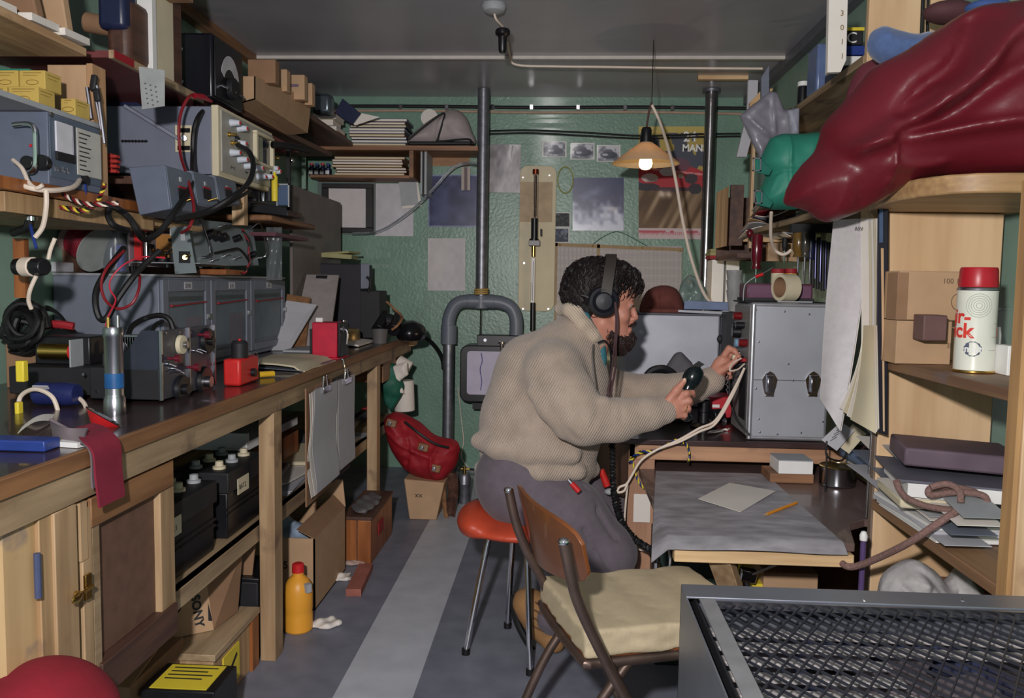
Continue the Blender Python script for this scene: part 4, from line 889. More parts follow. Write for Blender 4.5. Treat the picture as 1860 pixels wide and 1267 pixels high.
for (x, y, r, m_, kn) in [(328, 706, .040, black, None), (370, 692, .046, black, steel), (374, 618, .038, black, None), (326, 625, .027, cream, steel)]: yy, zz = pz(x, y); dial(yy, zz, r, m_, .012, kn)
kr = M('knob_maroon', (96, 22, 38), .35)
for (x, y, m_) in [(360, 607, kr), (340, 666, kr), (305, 650, kr)]: yy, zz = pz(x, y); mk('control_knob', MB().cyl((PX, yy, zz), (PX+.03, yy, zz), .004).cyl((PX+.022, yy, zz), (PX+.036, yy, zz), .011), m_, t)
for (x, y) in [(303, 660), (312, 668), (352, 636), (360, 634), (318, 672)]: yy, zz = pz(x, y); mk('toggle_switch', MB().cyl((PX, yy, zz), (PX+.008, yy, zz), .006).cyl((PX+.006, yy, zz), (PX+.024, yy+.004, zz-.008), .0025), chrome, t)
for (x, y) in [(300, 738), (325, 603), (345, 603), (384, 660), (384, 690), (300, 604)]: yy, zz = pz(x, y); mk('screw', MB().cyl((PX, yy, zz), (PX+.003, yy, zz), .004, n=8), steel, t)
for i in range(4):
    for j in range(2): 
        if i*2+j < 7: cx = xl+.0+.035*i; cy = Y0+.06+.13*j; mk('valve', MB().cyl((cx, cy, zb+.085), (cx, cy, zb+.10), .011, n=14).lathe([(.010, .10), (.011, .105), (.011, .135), (.006, .147), (.001, .149)], (cx, cy, zb), n=14), [glass, steel, greyl][(i+j) % 3], t)
mk('condenser_frame', MB().box(xl, xl+.06, Y0+.1, Y0+.15, zb+.12, zb+.125).box(xl, xl+.06, Y0+.1, Y0+.15, zb+.16, zb+.164).box(xl, xl+.004, Y0+.1, Y0+.15, zb+.085, zb+.164).box(xl+.056, xl+.06, Y0+.1, Y0+.15, zb+.085, zb+.164), steel, t)
for k in range(7): mk('condenser_plate', MB().box(xl+.008+.007*k, xl+.010+.007*k, Y0+.105, Y0+.145, zb+.126, zb+.158), steel, t)
for k in range(26): x_ = R.uniform(xl-.02, PX-.03); y_ = R.uniform(Y0+.01, Y1-.03); mk('component', MB().cyl((x_, y_, zb+.085), (x_, y_, zb+.085+R.uniform(.015, .05)), R.uniform(.004, .008), n=10), R.choice([steel, redd, brass, blackm, chrome, glass]), t)
mk('coil_can', MB().cyl((-1.43, Y0+.1, zb+.115), (-1.345, Y0+.1, zb+.115), .022), brass, t); mk('coil_end', MB().cyl((-1.345, Y0+.1, zb+.115), (-1.335, Y0+.1, zb+.115), .022), red, t)
mk('coil_housing', MB().box(-1.47, -1.31, Y0+.13, Y0+.25, zb+.075, zb+.155), black, t, .004); mk('coil_plate', MB().box(-1.333, -1.329, Y0+.07, Y0+.13, zb+.075, zb+.15), greyl, t)
for k in range(9): mk('screw', MB().cyl((-1.5+.035*k, Y0+.002, zb+.02+.045*(k % 2)), (-1.5+.035*k, Y0+.006+.0, zb+.02+.045*(k % 2)), .004, n=8), steel, t) if k > 6 else None
# cables looping over the chassis
mk('coax_cable', MB().tube(cr(pxs([(232, 612, 2.3), (240, 592, 2.35), (262, 578, 2.4), (290, 572, 2.4), (308, 580, 2.4), (316, 602, 2.4)], 2.3), 6), .008), rubber, label='thick black cable arching over the back of the open radio chassis', cat='cable')
mk('coax_cable', MB().tube(cr(pxs([(268, 640, 2.27), (274, 612, 2.3), (282, 590, 2.35), (296, 582, 2.38)], 2.3), 6), .006), rubber, label='thinner black cable inside the arch above the radio chassis', cat='cable')
# red torch box, sphere, notebook, screwdriver, red instrument
t = thing('battery_torch', 'red box torch with black switch knob and chrome head beside the chassis', 'torch')
Y0_ = 504/(715-515); a = P(393, 700, Y=2.56); mk('body', MB().box(-1.03, -.975, 2.48, 2.64, BZ+.001, BZ+.085), M('torch_red', (196, 40, 38), .4), t, .008)
mk('switch_knob', MB().cyl((-.975, 2.575, BZ+.035), (-.962, 2.575, BZ+.035), .013), black, t); mk('battery_top', MB().lathe([(.001, 0), (.026, 0), (.026, .045), (.02, .053), (.001, .053)], (-1.0, 2.54, BZ+.085), n=20), blackm, t); mk('button', MB().ball((-1.0, 2.54, BZ+.14), .005), red, t)
t = thing('chrome_reflector', 'shiny round metal reflector standing behind the red torch', 'reflector'); c = P(447, 668, Y=2.80)
mk('bowl', MB().ball((c.x, 2.8, BZ+.042), .038, .034, .041, 24), chrome, t); mk('rim', MB().tube([(c.x+.03, 2.8+.034*math.cos(a/12*math.pi), BZ+.043+.036*math.sin(a/12*math.pi)) for a in range(24)], .003, 6, True), steel, t)
t = thing('open_notebook', 'open spiral notebook curling over the worktop edge', 'notebook')
mk('pages', MB().sheet(lambda u, v: V((-1.22+.31*u, 3.02+.42*v-.10*u, BZ+.01+.012*math.sin(u*3)+.004*math.sin(v*6)-(.01 if u > .9 else 0))), 14, 10, .006), cream, t); mk('cover', MB().sheet(lambda u, v: V((-1.225+.31*u, 3.01+.44*v-.10*u, BZ+.0035+.002*math.sin(u*3))), 6, 6, .002), greyb, t)
t = thing('screwdriver', 'screwdriver with clear yellow handle lying at the worktop edge', 'screwdriver'); a = bz(470, 686); b = bz(497, 684); mk('handle', MB().cyl((a.x, a.y, BZ+.012), (b.x, b.y, BZ+.012), .010), M('amber_handle', (220, 176, 50), .2), t); c = bz(440, 688); mk('shaft', MB().cyl((a.x, a.y, BZ+.01), (c.x, c.y, BZ+.008), .003), steel, t)
t = thing('red_instrument', 'upright red and black instrument block on the worktop in mid bench', 'instrument')
a = bz(592, 652); Y = a.y; k = Y/1500
x0, x1 = P(567, 650, Y=Y).x, P(612, 650, Y=Y).x; mk('red_shell', MB().box(x0, x1, Y, Y+.13, BZ+.008, BZ+68*k), M('crimson', (190, 26, 56), .45), t, .003)
mk('base_plate', MB().box(x0-.012, x1+.012, Y-.01, Y+.15, BZ+.001, BZ+.008), M('crimson', (190, 26, 56)), t, .002)
mk('side_plate', MB().box(x1, x1+.012, Y+.01, Y+.14, BZ+.01, BZ+68*k), black, t, .002); mk('side_plate', MB().box(x0-.02, x0, Y+.03, Y+.14, BZ+.01, BZ+55*k), blackm, t, .002)
mk('top_terminal', MB().box(x0+.0, x0+.03, Y+.05, Y+.08, BZ+68*k, BZ+76*k), white, t, .002); mk('crank', MB().tube(cr([(x1+.012, Y+.03, BZ+56*k), (x1+.035, Y+.03, BZ+52*k), (x1+.032, Y+.03, BZ+28*k)], 4), .005).cyl((x1+.01, Y+.03, BZ+56*k), (x1+.02, Y+.03, BZ+56*k), .014), steel, t)
mk('hanging_hook', MB().tube(cr([(x1+.01, 0, 0) for _ in ()] or [(BX-.01, Y-.03, BZ+.004), (BX+.012, Y-.03, BZ-.003), (BX+.014, Y-.03, BZ-.1), (BX+.012, Y-.04, BZ-.105)], 4), .003), chrome, label='chrome wire hook over the bench edge below the red instrument', cat='hook')
mk('paper_booklet', MB().sheet(lambda u, v: V((-1.16+.17*u, 4.05+.36*v, BZ+.008+.008*math.sin(u*3.1))), 8, 6, .008), paper, label='white booklet lying flat past the red instrument', cat='booklet')
mk('small_parts_tray', MB().box(-1.25, -1.05, 3.68, 3.95, BZ+.001, BZ+.012), greyl, label='shallow grey tray behind the red instrument', cat='tray', bev=.003)

# ---- drawer cabinets
t = thing('drawer_cabinet', 'wide grey steel cabinet with three glazed doors standing on the worktop', 'cabinet')
CX = -1.315; Y0 = YX(296, CX); Y1 = YX(519, CX); zt = 1.25+.003; zb = BZ+.003
Ys = [Y0, YX(384, CX), YX(456, CX), Y1]
mk('carcass', MB().box(WL+.01, CX-.012, Y0, Y1, zb, zt), greyb, t, .003); mk('top_lip', MB().box(WL+.01, CX-.002, Y0-.003, Y1, zt, zt+.008), M('lip_grey', (150, 150, 156), .4, .3), t)
for i in range(3):
    a, b = Ys[i]+.006, Ys[i+1]-.006; w = .04
    d = mk('glazed_door', MB().box(CX-.012, CX, a, a+w, zb+.02, zt-.01).box(CX-.012, CX, b-w, b, zb+.02, zt-.01).box(CX-.012, CX, a+w, b-w, zb+.02, zb+.05).box(CX-.012, CX, a+w, b-w, zt-.05, zt-.01), greyb, t, .002)
    mk('window_pane', MB().box(CX-.009, CX-.006, a+w, b-w, zb+.05, zt-.05), M('door_glass', (190, 200, 208), .12, trans=.85, var=.02, ior=1.1), d)
    mk('inner_tray', MB().box(CX-.012, CX-.0105, a+w+.004, b-w-.004, zb+.07, zt-.075), M('tray_contents', (150, 158, 164), .5, var=.25, scale=12), t)
    mk('tray_strip', MB().box(CX-.0104, CX-.009, a+w+.01, b-w-.01, zt-.085, zt-.068), M('pale_green_strip', (160, 174, 168), .5), t)
    if i < 2: mk('pink_sheet', MB().box(CX-.0104, CX-.0095, (a+b)/2-.005, b-w-.02, zb+.06, zb+.19), M('pink_card', (190, 130, 140), .6), t)
    l = mk('number_label', MB().box(CX, CX+.0015, (a+b)/2-.03, (a+b)/2+.03, zt-.043, zt-.017), paperg, t); mk('number', text_mb(['5710', '5.13', '514'][i], .02, (CX+.0018, (a+b)/2-.024, zt-.038), (0, 1, 0), (0, 0, 1)), blackm, l)
    mk('lever', MB().beam((CX+.003, a+w+.005, zt-.10), (CX+.003, b-w, zt-.09), .003, .004).ball((CX+.005, a+w+.01, zt-.098), .005), redd, t)
    mk('latch', MB().box(CX, CX+.008, b-.03, b-.004, (zb+zt)/2+.01, (zb+zt)/2+.03), chrome, t, .001)
mk('cardboard_box', MB().box(-1.62, Xat(150, 2.38), 2.33, 2.55, BZ+.001, BZ+.135), card2, label='small cardboard box on the worktop behind the open radio chassis', cat='box', bev=.003)
# dark equipment with cable at far left
t = thing('headset', 'black headset with coiled lead heaped on the cardboard box at far left', 'headset')
mb = MB(); p = P(98, 600, Y=2.36); zz = BZ+.137
mk('ear_cushion', MB().lathe([(.012, 0), (.04, 0), (.045, .012), (.035, .024), (.012, .02)], (p.x, 2.40, zz+.01), (0, 0, 1), n=24), rubber, t); mk('maroon_band', MB().tube(cr(pxs([(70, 592, 2.34), (100, 588, 2.33), (134, 592, 2.34)], 2.36), 4), .012, 8), redd, t)
for k in range(3): mk('lead', MB().tube(cr(pxs([(62+4*k, 598, 2.36), (60+5*k, 575-3*k, 2.38), (85, 562-3*k, 2.4), (110, 572, 2.38), (118+2*k, 590, 2.36)], 2.36), 5), .004, 6), rubber, t)
t = thing('cable_bundle', 'dense tangle of black cable and plugs at the far left above the worktop', 'cable bundle')
for k in range(9):
    a0 = R.uniform(0, 6); c = P(42+R.uniform(-8, 12), 595+R.uniform(-20, 22), Y=2.2+R.uniform(0, .1)); mk('cable_loop', MB().tube(cr([c+V((.05*math.cos(a0+j*1.1), .02*math.sin(j+k), .05*math.sin(a0+j*1.1))) for j in range(6)], 4), .009, 8), rubber, t)
mk('yellow_bracket', MB().pb(28, 655, 42, 693, 1.9, .02), yellw, label='yellow plastic bracket at the left edge above the blue motor', cat='bracket', bev=.003)
mk('yellow_bracket', MB().pb(26, 730, 33, 756, 1.9, .02), yellw, label='small yellow piece at the left edge beside the cream lead', cat='bracket', bev=.003)

# ---- far end of the bench
t = thing('black_case', 'big matt black case standing on the far end of the bench', 'case')
Y = 4.7; mk('body', MB().box(Xat(577, Y), Xat(655, Y), Y, Y+.3, BZ+.002, Zat(478, Y)), M('case_black', (28, 27, 38), .6), t, .004); mk('side_panel', MB().hexa([P(x, y, Y=Yq) for Yq in (Y-.004, Y+.2) for x, y in ((655, 524), (671, 523), (671, 478), (655, 478))]), greyb, t, .003)
mk('handle', MB().tube(cr(pxs([(666, 502, 4.69), (672, 508, 4.69), (672, 520, 4.69), (668, 530, 4.69)], 4.69), 4), .008, 8), rubber, t)
mk('magazine_stack', MB().ob(P(614, 465, Y=4.85), (.2, .25, .025), (0, 3, 5)).ob(P(614, 460, Y=4.85), (.21, .2, .012), (0, -4, -6)), M('olive_cover', (150, 146, 100), .6), label='loose magazines lying on top of the big black case', cat='magazines')
mk('black_radio', MB().box(Xat(655, 4.72), Xat(691, 4.72), 4.70, 4.9, BZ+.002, Zat(526, 4.72)), blackm, label='smaller black box standing right of the big black case', cat='box', bev=.004)
t = thing('round_tin', 'round brassy tin with a knob on its lid in front of the black case', 'tin'); c = P(624, 590, Y=4.3); mk('body', MB().lathe([(.001, 0), (.085, 0), (.088, .005), (.086, .07), (.08, .08), (.001, .082)], (c.x, 4.3, BZ), n=36), M('tarnished_brass', (160, 140, 104), .35, .8, var=.15), t); mk('lid_knob', MB().cyl((c.x-.0, 4.3, BZ+.08), (c.x, 4.3, BZ+.125), .012), steel, t, .002)
mk('grey_pot', MB().lathe([(.001, 0), (.036, 0), (.044, .075), (.04, .075), (.034, .006)], (Xat(690, 4.35), 4.35, BZ+.001), n=24), M('pot_grey', (90, 88, 88), .6), label='small tapered grey pot on the far end of the worktop', cat='pot')
t = thing('binoculars', 'black binoculars with strap resting near the end of the bench', 'binoculars'); c = P(707, 560, Y=4.6)
mk('barrel', MB().cyl((c.x-.045, 4.5, BZ+.06), (c.x-.03, 4.65, BZ+.15), .035, .022), black, t, .003); mk('barrel', MB().cyl((c.x+.045, 4.5, BZ+.06), (c.x+.04, 4.65, BZ+.14), .035, .022), black, t, .003); mk('bridge', MB().cyl((c.x, 4.55, BZ+.08), (c.x, 4.64, BZ+.13), .012), steel, t)
mk('lens_body', MB().ball((c.x-.01, 4.62, BZ+.1), .055, .05, .05), blackm, t)
mk('strap', MB().tube(cr(pxs([(702, 547, 4.48), (716, 560, 4.47), (730, 575, 4.45), (722, 590, 4.4), (712, 598, 4.4)], 4.5), 5), .007), brwood, t)
SDF((Xat(715, 4.6)-.05, 4.4, BZ), (Xat(790, 4.6), 4.85, BZ+.16), .007).ell((Xat(747, 4.6), 4.6, BZ+.045), (.085, .12, .07)).plane((0, 0, -1), -BZ-.002).mk('black_helmet', M('helmet_black', (20, 20, 24), .25), label='glossy black rounded cover at the far corner of the worktop', cat='cover')
mk('power_cable', MB().tube(cr(pxs([(752, 605, 5.05), (772, 612, 5.15), (790, 628, 5.25), (803, 650, 5.3), (806, 670, 5.32)], 5.2), 6), .014), rubber, label='thick black cable sweeping from the bench end to the down pipe', cat='cable')
# leaning boards / files between cabinet and black case
t = thing('hardboard_panel', 'tall grey-brown panel standing on the bench against the left wall', 'panel'); PZ = P(579, 353, X=-1.37).z
mk('panel', MB().box(-1.385, -1.37, 4.2, 5.14, BZ+.001, PZ), M('grey_brown_board', (112, 104, 100), .55, var=.15, scale=6), t)
mk('green_strip', MB().pb(548, 280, 555, 342, 5.1, .01), green2, label='narrow green wall lath visible left of the ink bottles', cat='lath')
t = thing('clipboard', 'grey clipboard leaning back against the hardboard panel', 'clipboard'); q = [(-1.30, 3.95, BZ+.002), (-1.12, 3.97, BZ+.002), (-1.19, 4.42, BZ+.36), (-1.36, 4.40, BZ+.36)]
mk('board', MB().prism([V(a) for a in q], (0, .012, -.004)), M('clip_grey', (160, 152, 150), .6), t); mk('clip', MB().ob(V((-1.275, 4.395, BZ+.345)), (.06, .015, .02), (-40, 0, 0)), blackm, t)
t = thing('open_file', 'pale open file leaning beside the grey cabinet', 'file'); mk('sheet', MB().prism([V((-1.36, 3.75, BZ+.002)), V((-1.25, 3.78, BZ+.002)), V((-1.20, 4.05, BZ+.21)), V((-1.33, 3.98, BZ+.23))], (0, .01, 0)), paperg, t)
mk('cover', MB().prism([V((-1.35, 3.9, BZ+.002)), V((-1.22, 3.92, BZ+.002)), V((-1.26, 4.14, BZ+.24)), V((-1.36, 4.08, BZ+.26))], (0, .012, 0)), brwood, t)
XYD[:] = [400, 250]
# ================================================================ LEFT SHELVES
SX = -1.30
t = thing('storage_shelf', 'pine shelf unit with end panel high on the near left wall', 'shelf')
za = 1.848
mk('top_board', MB().box(WL+.002, SX, 1.2, YX(170, SX), za, za+.022), pine, t, .002)
Yp = 2.325
mk('end_panel', MB().box(Xat(100, Yp), Xat(170, Yp), Yp, Yp+.03, 1.51, za-.001), WOOD('end_panel_wood', (206, 172, 136), (176, 140, 108), 'Z', scale=5), t)
mk('end_post', MB().box(Xat(168, Yp-.02), Xat(179, Yp-.02), Yp-.02, Yp+.05, 1.482, za-.001), WOOD('post_wood', (190, 150, 112), (160, 122, 88), 'Z'), t, .002)
mk('middle_board', MB().box(WL+.002, SX-.005, 1.6, Yp-.001, 1.666, 1.680), greyl, t, .001)
mk('lower_board', MB().box(WL+.002, SX+.01, 1.6, 2.62, 1.45, 1.48), orwood, t, .002); mk('lower_rail', MB().box(WL+.002, SX-.01, 1.9, 2.62, 1.40, 1.448), ply, t, .002)
# yellow cartons
yc = [(22, 126, 68, 160, 2.0, 'upper row, left end, cut by the frame'), (48, 128, 108, 162, 2.09, 'upper row, right end'), (22, 160, 90, 190, 2.03, 'lower row, left end'), (44, 160, 110, 196, 2.10, 'lower row, middle'), (110, 168, 156, 202, 2.2, 'lower row, right end beside the post')]
xs_ = [(-1.62, -1.475, 1.79, 1.86, 1.90), (-1.470, -1.375, 1.79, 1.86, 1.98), (-1.64, -1.505, 1.71, 1.787, 1.88), (-1.50, -1.355, 1.71, 1.787, 1.96), (-1.45, -1.325, 1.71, 1.785, 2.12)]
xs_ = [(-1.47, -1.402, 1.7285, 1.776, 2.10), (-1.398, P(85, 0, Y=2.10).x, 1.7285, 1.776, 2.10), (-1.47, -1.412, 1.681, 1.728, 2.07), (-1.408, P(85, 0, Y=2.10).x, 1.681, 1.728, 2.07), (P(112, 0, Y=2.20).x, P(138, 0, Y=2.20).x, 1.681, 1.727, 2.20)]
for (x0, x1, z0, z1, Y), c_ in zip(xs_, yc):
    t_ = thing('yellow_carton', 'small yellow carton on the near left shelf, '+c_[5], 'carton', 'yellow cartons on the near left shelf')
    b = mk('carton', MB().box(x0, x1, Y, Y+.07, z0, z1), yellow, t_, .0015); mk('printed_lines', MB().box(x0+.01, x1-.01, Y-.0007, Y, z0+.040, z0+.0415).box(x0+.01, x1-.02, Y-.0007, Y, z0+.034, z0+.035).box(x1, x1+.0006, Y+.01, Y+.06, z0+.038, z0+.0395).box(x1, x1+.0006, Y+.01, Y+.05, z0+.03, z0+.031), M('brown_print', (120, 96, 40), .7), t_)
    mk('oval_mark', MB().tube([((x0+x1)/2+.016*math.cos(a/10*math.pi), Y-.0005, z0+.017+.006*math.sin(a/10*math.pi)) for a in range(20)], .0008, 5, True), M('brown_print', (120, 96, 40)), t_)
mk('green_box', MB().box(-1.66, P(44, 0, Y=2.15).x, 2.18, 2.28, 1.681, 1.80), teal, label='dark green box behind the yellow cartons under the top shelf', cat='box')
# pliers hanging by the end post
t = thing('pliers', 'metal pliers and clamps hanging on the end post of the pine shelf', 'pliers')
for pts in ([(158, 158), (162, 185), (166, 215)], [(170, 150), (176, 190), (184, 235)], [(176, 155), (182, 200), (190, 260)]): mk('handle', MB().tube(cr(pxs(pts, 2.28), 4), .005, 8), steel, t)
mk('jaw', MB().ob(P(170, 150, Y=2.28), (.018, .012, .045), (0, 10, 0)), blackm, t, .005); mk('jaw', MB().ob(P(176, 172, Y=2.27), (.018, .012, .036), (0, -10, 0)), blackm, t, .005)
# upper storage: papers, brown pads, boxes
t = thing('file_bundle', 'bundle of tan files and papers spilling over the top left shelf', 'files')
zt = za+.024
for i, (y0, z0, z1, x0, x1, m_, tilt) in enumerate([(1.7, 0, .16, -1.6, -1.36, navy, 18), (1.86, 0, .17, -1.6, -1.33, card, 20), (2.0, 0, .18, -1.6, -1.31, card2, 22), (2.12, 0, .17, -1.6, -1.3, card, 14)]):
    mk('file', MB().ob(((x0+x1)/2, y0+.03, zt+.1), (x1-x0, .03, .17), (tilt, 0, 0)), m_, t, .004)
    mk('loose_papers', MB().ob(((x0+x1)/2+.01, y0+.06, zt+.012), (x1-x0, .12, .018), (3, 0, 2)), paper, t)
t = thing('wall_shelf', 'dark reddish shelf running on past the pine unit along the left wall', 'shelf')
mk('board', MB().box(WL+.002, SX-.02, 2.39, 4.15, 1.885, 1.905), M('red_brown_board', (116, 60, 60), .6, var=.15), t); mk('front_edge', MB().box(SX-.02, SX-.005, 2.39, 3.0, 1.883, 1.907), greywood, t)
mk('red_tab', MB().box(SX-.004, SX-.002, 2.39, 2.50, 1.884, 1.906), redd, t)
mk('brown_suitcase', MB().box(P(195, 0, Y=2.5).x, P(238, 0, Y=2.5).x, 2.5, 2.8, 1.908, 2.10), dkwood, label='dark brown box on the reddish shelf beside the white board', cat='box', bev=.02)
mk('carpet_roll', MB().cyl(P(158, 40, Y=2.55), P(240, 55, Y=2.55), .03), card2, label='tan paper roll lying on the dark brown box at the top edge', cat='roll')
mk('navy_bag', MB().pb(176, -60, 224, 50, 2.48, .08), navy, label='navy cloth bag on the reddish shelf at the top edge', cat='bag', bev=.015)
mk('white_board', MB().box(P(220, 0, Y=2.62).x, P(280, 0, Y=2.62).x, 2.62, 2.65, 1.908, CZ-.004), white, label='tall white board standing on the reddish shelf', cat='board', bev=.002)
mk('white_board_edge', MB().box(P(281, 0, Y=2.66).x, P(287, 0, Y=2.66).x, 2.66, 2.8, 1.908, 2.40), cream, label='narrow cream edge strip right of the tall white board', cat='board')
mk('brown_board', MB().box(P(292, 0, Y=2.72).x, P(345, 0, Y=2.72).x, 2.72, 2.76, 2.16, CZ-.004), card2, label='large brown card board at the top left of the ceiling', cat='board')
mk('brown_plank', MB().box(P(286, 0, Y=2.78).x, P(318, 0, Y=2.78).x, 2.78, 2.84, 1.908, 2.2), dkwood, label='dark brown panel left of the black meter case', cat='panel')
t = thing('hanging_card', 'grey printed card hanging in front of the reddish shelf', 'card')
q = [P(x, y, Y=2.36) for x, y in ((252, 120), (299, 127), (299, 192), (258, 198))]; mk('card', MB().prism(q, (0, .002, 0)), M('grey_card', (150, 154, 154), .7), t)
p = P(262, 190, Y=2.358)
for k in range(14): mk('print_mark', MB().pb(262+9*(k % 3)+.4*k, 150+3*k, 265+9*(k % 3)+.4*k, 152+3*k, 2.3575, .001), M('faint_ink', (84, 84, 92), .8), t)
t = thing('meter_case', 'tall black bakelite meter with pale arc scale above the oscilloscope', 'meter')
Y = 3.02; x0, x1 = P(318, 0, Y=Y).x, P(388, 0, Y=Y).x; z0, z1 = 1.9065, P(350, 58, Y=Y).z
mk('case', MB().box(x0, x1, Y, Y+.28, z0, z1), M('bakelite', (18, 17, 26), .3), t, .01)
mk('face', MB().box(x1, x1+.006, Y+.01, Y+.27, z0+.01, z1-.01), black, t, .003)
arc = [V((x1+.008, Y+.14+.09*math.cos(math.radians(a)), z1-.16+.11*math.sin(math.radians(a)))) for a in range(20, 161, 10)]+[V((x1+.008, Y+.14+.06*math.cos(math.radians(a)), z1-.16+.06*math.sin(math.radians(a)))) for a in range(160, 19, -10)]
mk('scale_plate', MB().prism(arc, (.002, 0, 0)), M('scale_grey', (186, 184, 190), .4), t); mk('dial_knob', MB().cyl((x1+.006, Y+.14, z1-.17), (x1+.03, Y+.14, z1-.17), .04), blackm, t, .003)
for z in (z0+.06, z1-.06): mk('screw', MB().cyl((x0+.03, Y-.003, z), (x0+.03, Y+.001, z), .006), steel, t)
for k in range(3): mk('terminal', MB().cyl((x1+.006, Y+.06+.08*k, z0+.06), (x1+.03, Y+.06+.08*k, z0+.05), .006), steel, t)
t = thing('blue_box', 'blue carton standing on the near end of the oscilloscope', 'carton')
mk('body', MB().box(P(186, 0, Y=2.96).x, P(258, 0, Y=2.96).x, 2.96, 3.06, 1.895, P(200, 165, Y=2.96).z) if 0 else MB().prism([P(178, 205, Y=2.99), P(255, 196, Y=2.99), P(254, 188, Y=2.99), P(196, 165, Y=2.99), P(178, 162, Y=2.99)], (0, .1, 0)), navy, t); mk('lit_end', MB().pb(180, 164, 190, 200, 2.985, .003), M('mid_blue', (96, 116, 170), .5), t)
# cardboard box, tilted, with upright packets
t = thing('cardboard_tray', 'long shallow cardboard box tilted on the shelf over the oscilloscope', 'box')
N = [P(x, y, Y=3.35) for x, y in ((428, 190), (464, 180), (464, 138), (427, 138))]; Fq = [P(x, y, Y=4.05) for x, y in ((520, 245), (559, 241), (566, 180), (530, 184))]
def wall4(a, b, c, d, off): return MB().prism([a, b, c, d], off)
mk('carton', MB().prism([N[0], N[1], N[2], N[3]], (0, .006, 0)).prism([N[1], Fq[1], Fq[2], N[2]], (-.006, 0, 0)).prism([N[0], Fq[0], Fq[3], N[3]], (.006, 0, 0)).prism([Fq[0], Fq[1], Fq[2], Fq[3]], (0, -.006, 0)).prism([N[0], N[1], Fq[1], Fq[0]], (0, 0, .006)), card, t)
for i, (x0, y0, x1, y1, Y, m_) in enumerate([(450, 107, 500, 150, 3.45, card2), (500, 125, 521, 165, 3.65, card), (519, 135, 553, 180, 3.8, card), (553, 150, 567, 190, 3.9, card)]):
    mk('file_packet', MB().pb(x0, y0, x1, y1, Y, .05), m_, label='brown packet standing in the long cardboard box, '+['front-most and tallest', 'second from the front', 'third from the front, with dark print', 'rear-most'][i], cat='packet', group='packets standing in the long cardboard box', bev=.003)
mk('packet_print', MB().pb(524, 152, 542, 157, 3.797, .002), M('grey_print', (110, 90, 110), .7), label='grey printed band on the third brown packet', cat='print')
t = thing('long_shelf', 'dark wooden shelf along the left wall below the long cardboard box', 'shelf')
mk('board', MB().hexa([(-1.69, 3.42, 1.93), (-1.33, 3.42, 1.93), (-1.33, 3.42, 1.955), (-1.69, 3.42, 1.955), (-1.69, 4.9, 1.98), (-1.36, 4.9, 1.98), (-1.36, 4.9, 2.005), (-1.69, 4.9, 2.005)]), dkwood, t)
mk('silver_bag', MB().pb(566, 168, 600, 205, 4.6, .1), M('foil', (110, 120, 130), .25, .8), label='dark shiny packet behind the books in the shelf corner', cat='packet', bev=.02)
# ---- oscilloscope
t = thing('oscilloscope', 'large blue-grey oscilloscope with white controls facing the gangway', 'oscilloscope')
OX = -1.20; Y0 = YX(404, OX); Y1 = YX(498, OX); z1 = P(404, 192, Y=Y0).z; z0 = P(404, 316, Y=Y0).z; xl = P(190, 0, Y=Y0).x
mk('case', MB().box(xl, OX-.03, Y0, Y1, z0, z1), M('scope_blue', (116, 121, 138), .5, var=.05, bump=.05), t, .004)
mk('bezel', MB().box(OX-.03, OX-.004, Y0-.006, Y1+.006, z0-.006, z1+.004), cream, t, .004)
mk('front_panel', MB().box(OX-.004, OX+.002, Y0+.012, Y1-.004, z0+.012, z1-.01), M('panel_warm', (160, 158, 150), .5), t, .001)
mk('carry_handle', MB().beam(P(228, 192, Y=Y0-.012)+V((0, 0, .0)), P(326, 252, Y=Y0-.012), .012, .028, (0, 1, 0)), M('handle_grey', (134, 138, 154), .5), t, .003)
mk('handle_pivot', MB().box(P(319, 0, Y=Y0).x, P(349, 0, Y=Y0).x, Y0-.006, Y0, P(330, 276, Y=Y0).z, P(330, 227, Y=Y0).z), cream, t, .002)
mk('pivot_boss', MB().cyl(P(334, 250, Y=Y0-.018), P(334, 250, Y=Y0-.005), .011), steel, t, .002)
for yy in (236, 268): mk('rubber_pad', MB().pb(322, yy-4, 345, yy+4, Y0-.008, .004), black, t, .001)
mk('vent_slot', MB().pb(220, 254, 268, 257.5, Y0-.001, .002), black, t)
for k in range(16): mk('vent_slit', MB().pb(222+3*k, 252.5, 223+3*k, 259, Y0-.0015, .002), black, t) if k % 2 == 0 else None
mk('underside_rail', MB().box(xl+.02, OX-.05, Y0+.01, Y1-.02, z0-.035, z0-.001), black, t); mk('foot', MB().cyl(P(385, 324, Y=Y0+.02), P(385, 334, Y=Y0+.02), .01), steel, t)
W = Y1-Y0; H = z1-z0
def op(u, v): return V((OX+.002, Y0+W*u, z1-H*v))
mb = MB(); a, b = op(.60, .16), op(.90, .60); mb.box(OX+.002, OX+.02, a.y-.02, b.y+.02, b.z-.012, b.z).box(OX+.002, OX+.02, a.y-.02, b.y+.02, a.z, a.z+.012).box(OX+.002, OX+.02, a.y-.02, a.y, b.z, a.z).box(OX+.002, OX+.02, b.y, b.y+.02, b.z, a.z)
mk('screen_hood', mb, cream, t, .003); mk('crt_screen', MB().box(OX+.002, OX+.006, a.y, b.y, b.z, a.z), M('screen_dark', (38, 42, 56), .1, coat=.5), t); mk('graticule', MB().box(OX+.006, OX+.007, a.y+.003, (a.y+b.y)/2, b.z+.004, a.z-.004), M('screen_green', (130, 136, 116), .3), t)
kn = M('knob_pale', (196, 202, 212), .4)
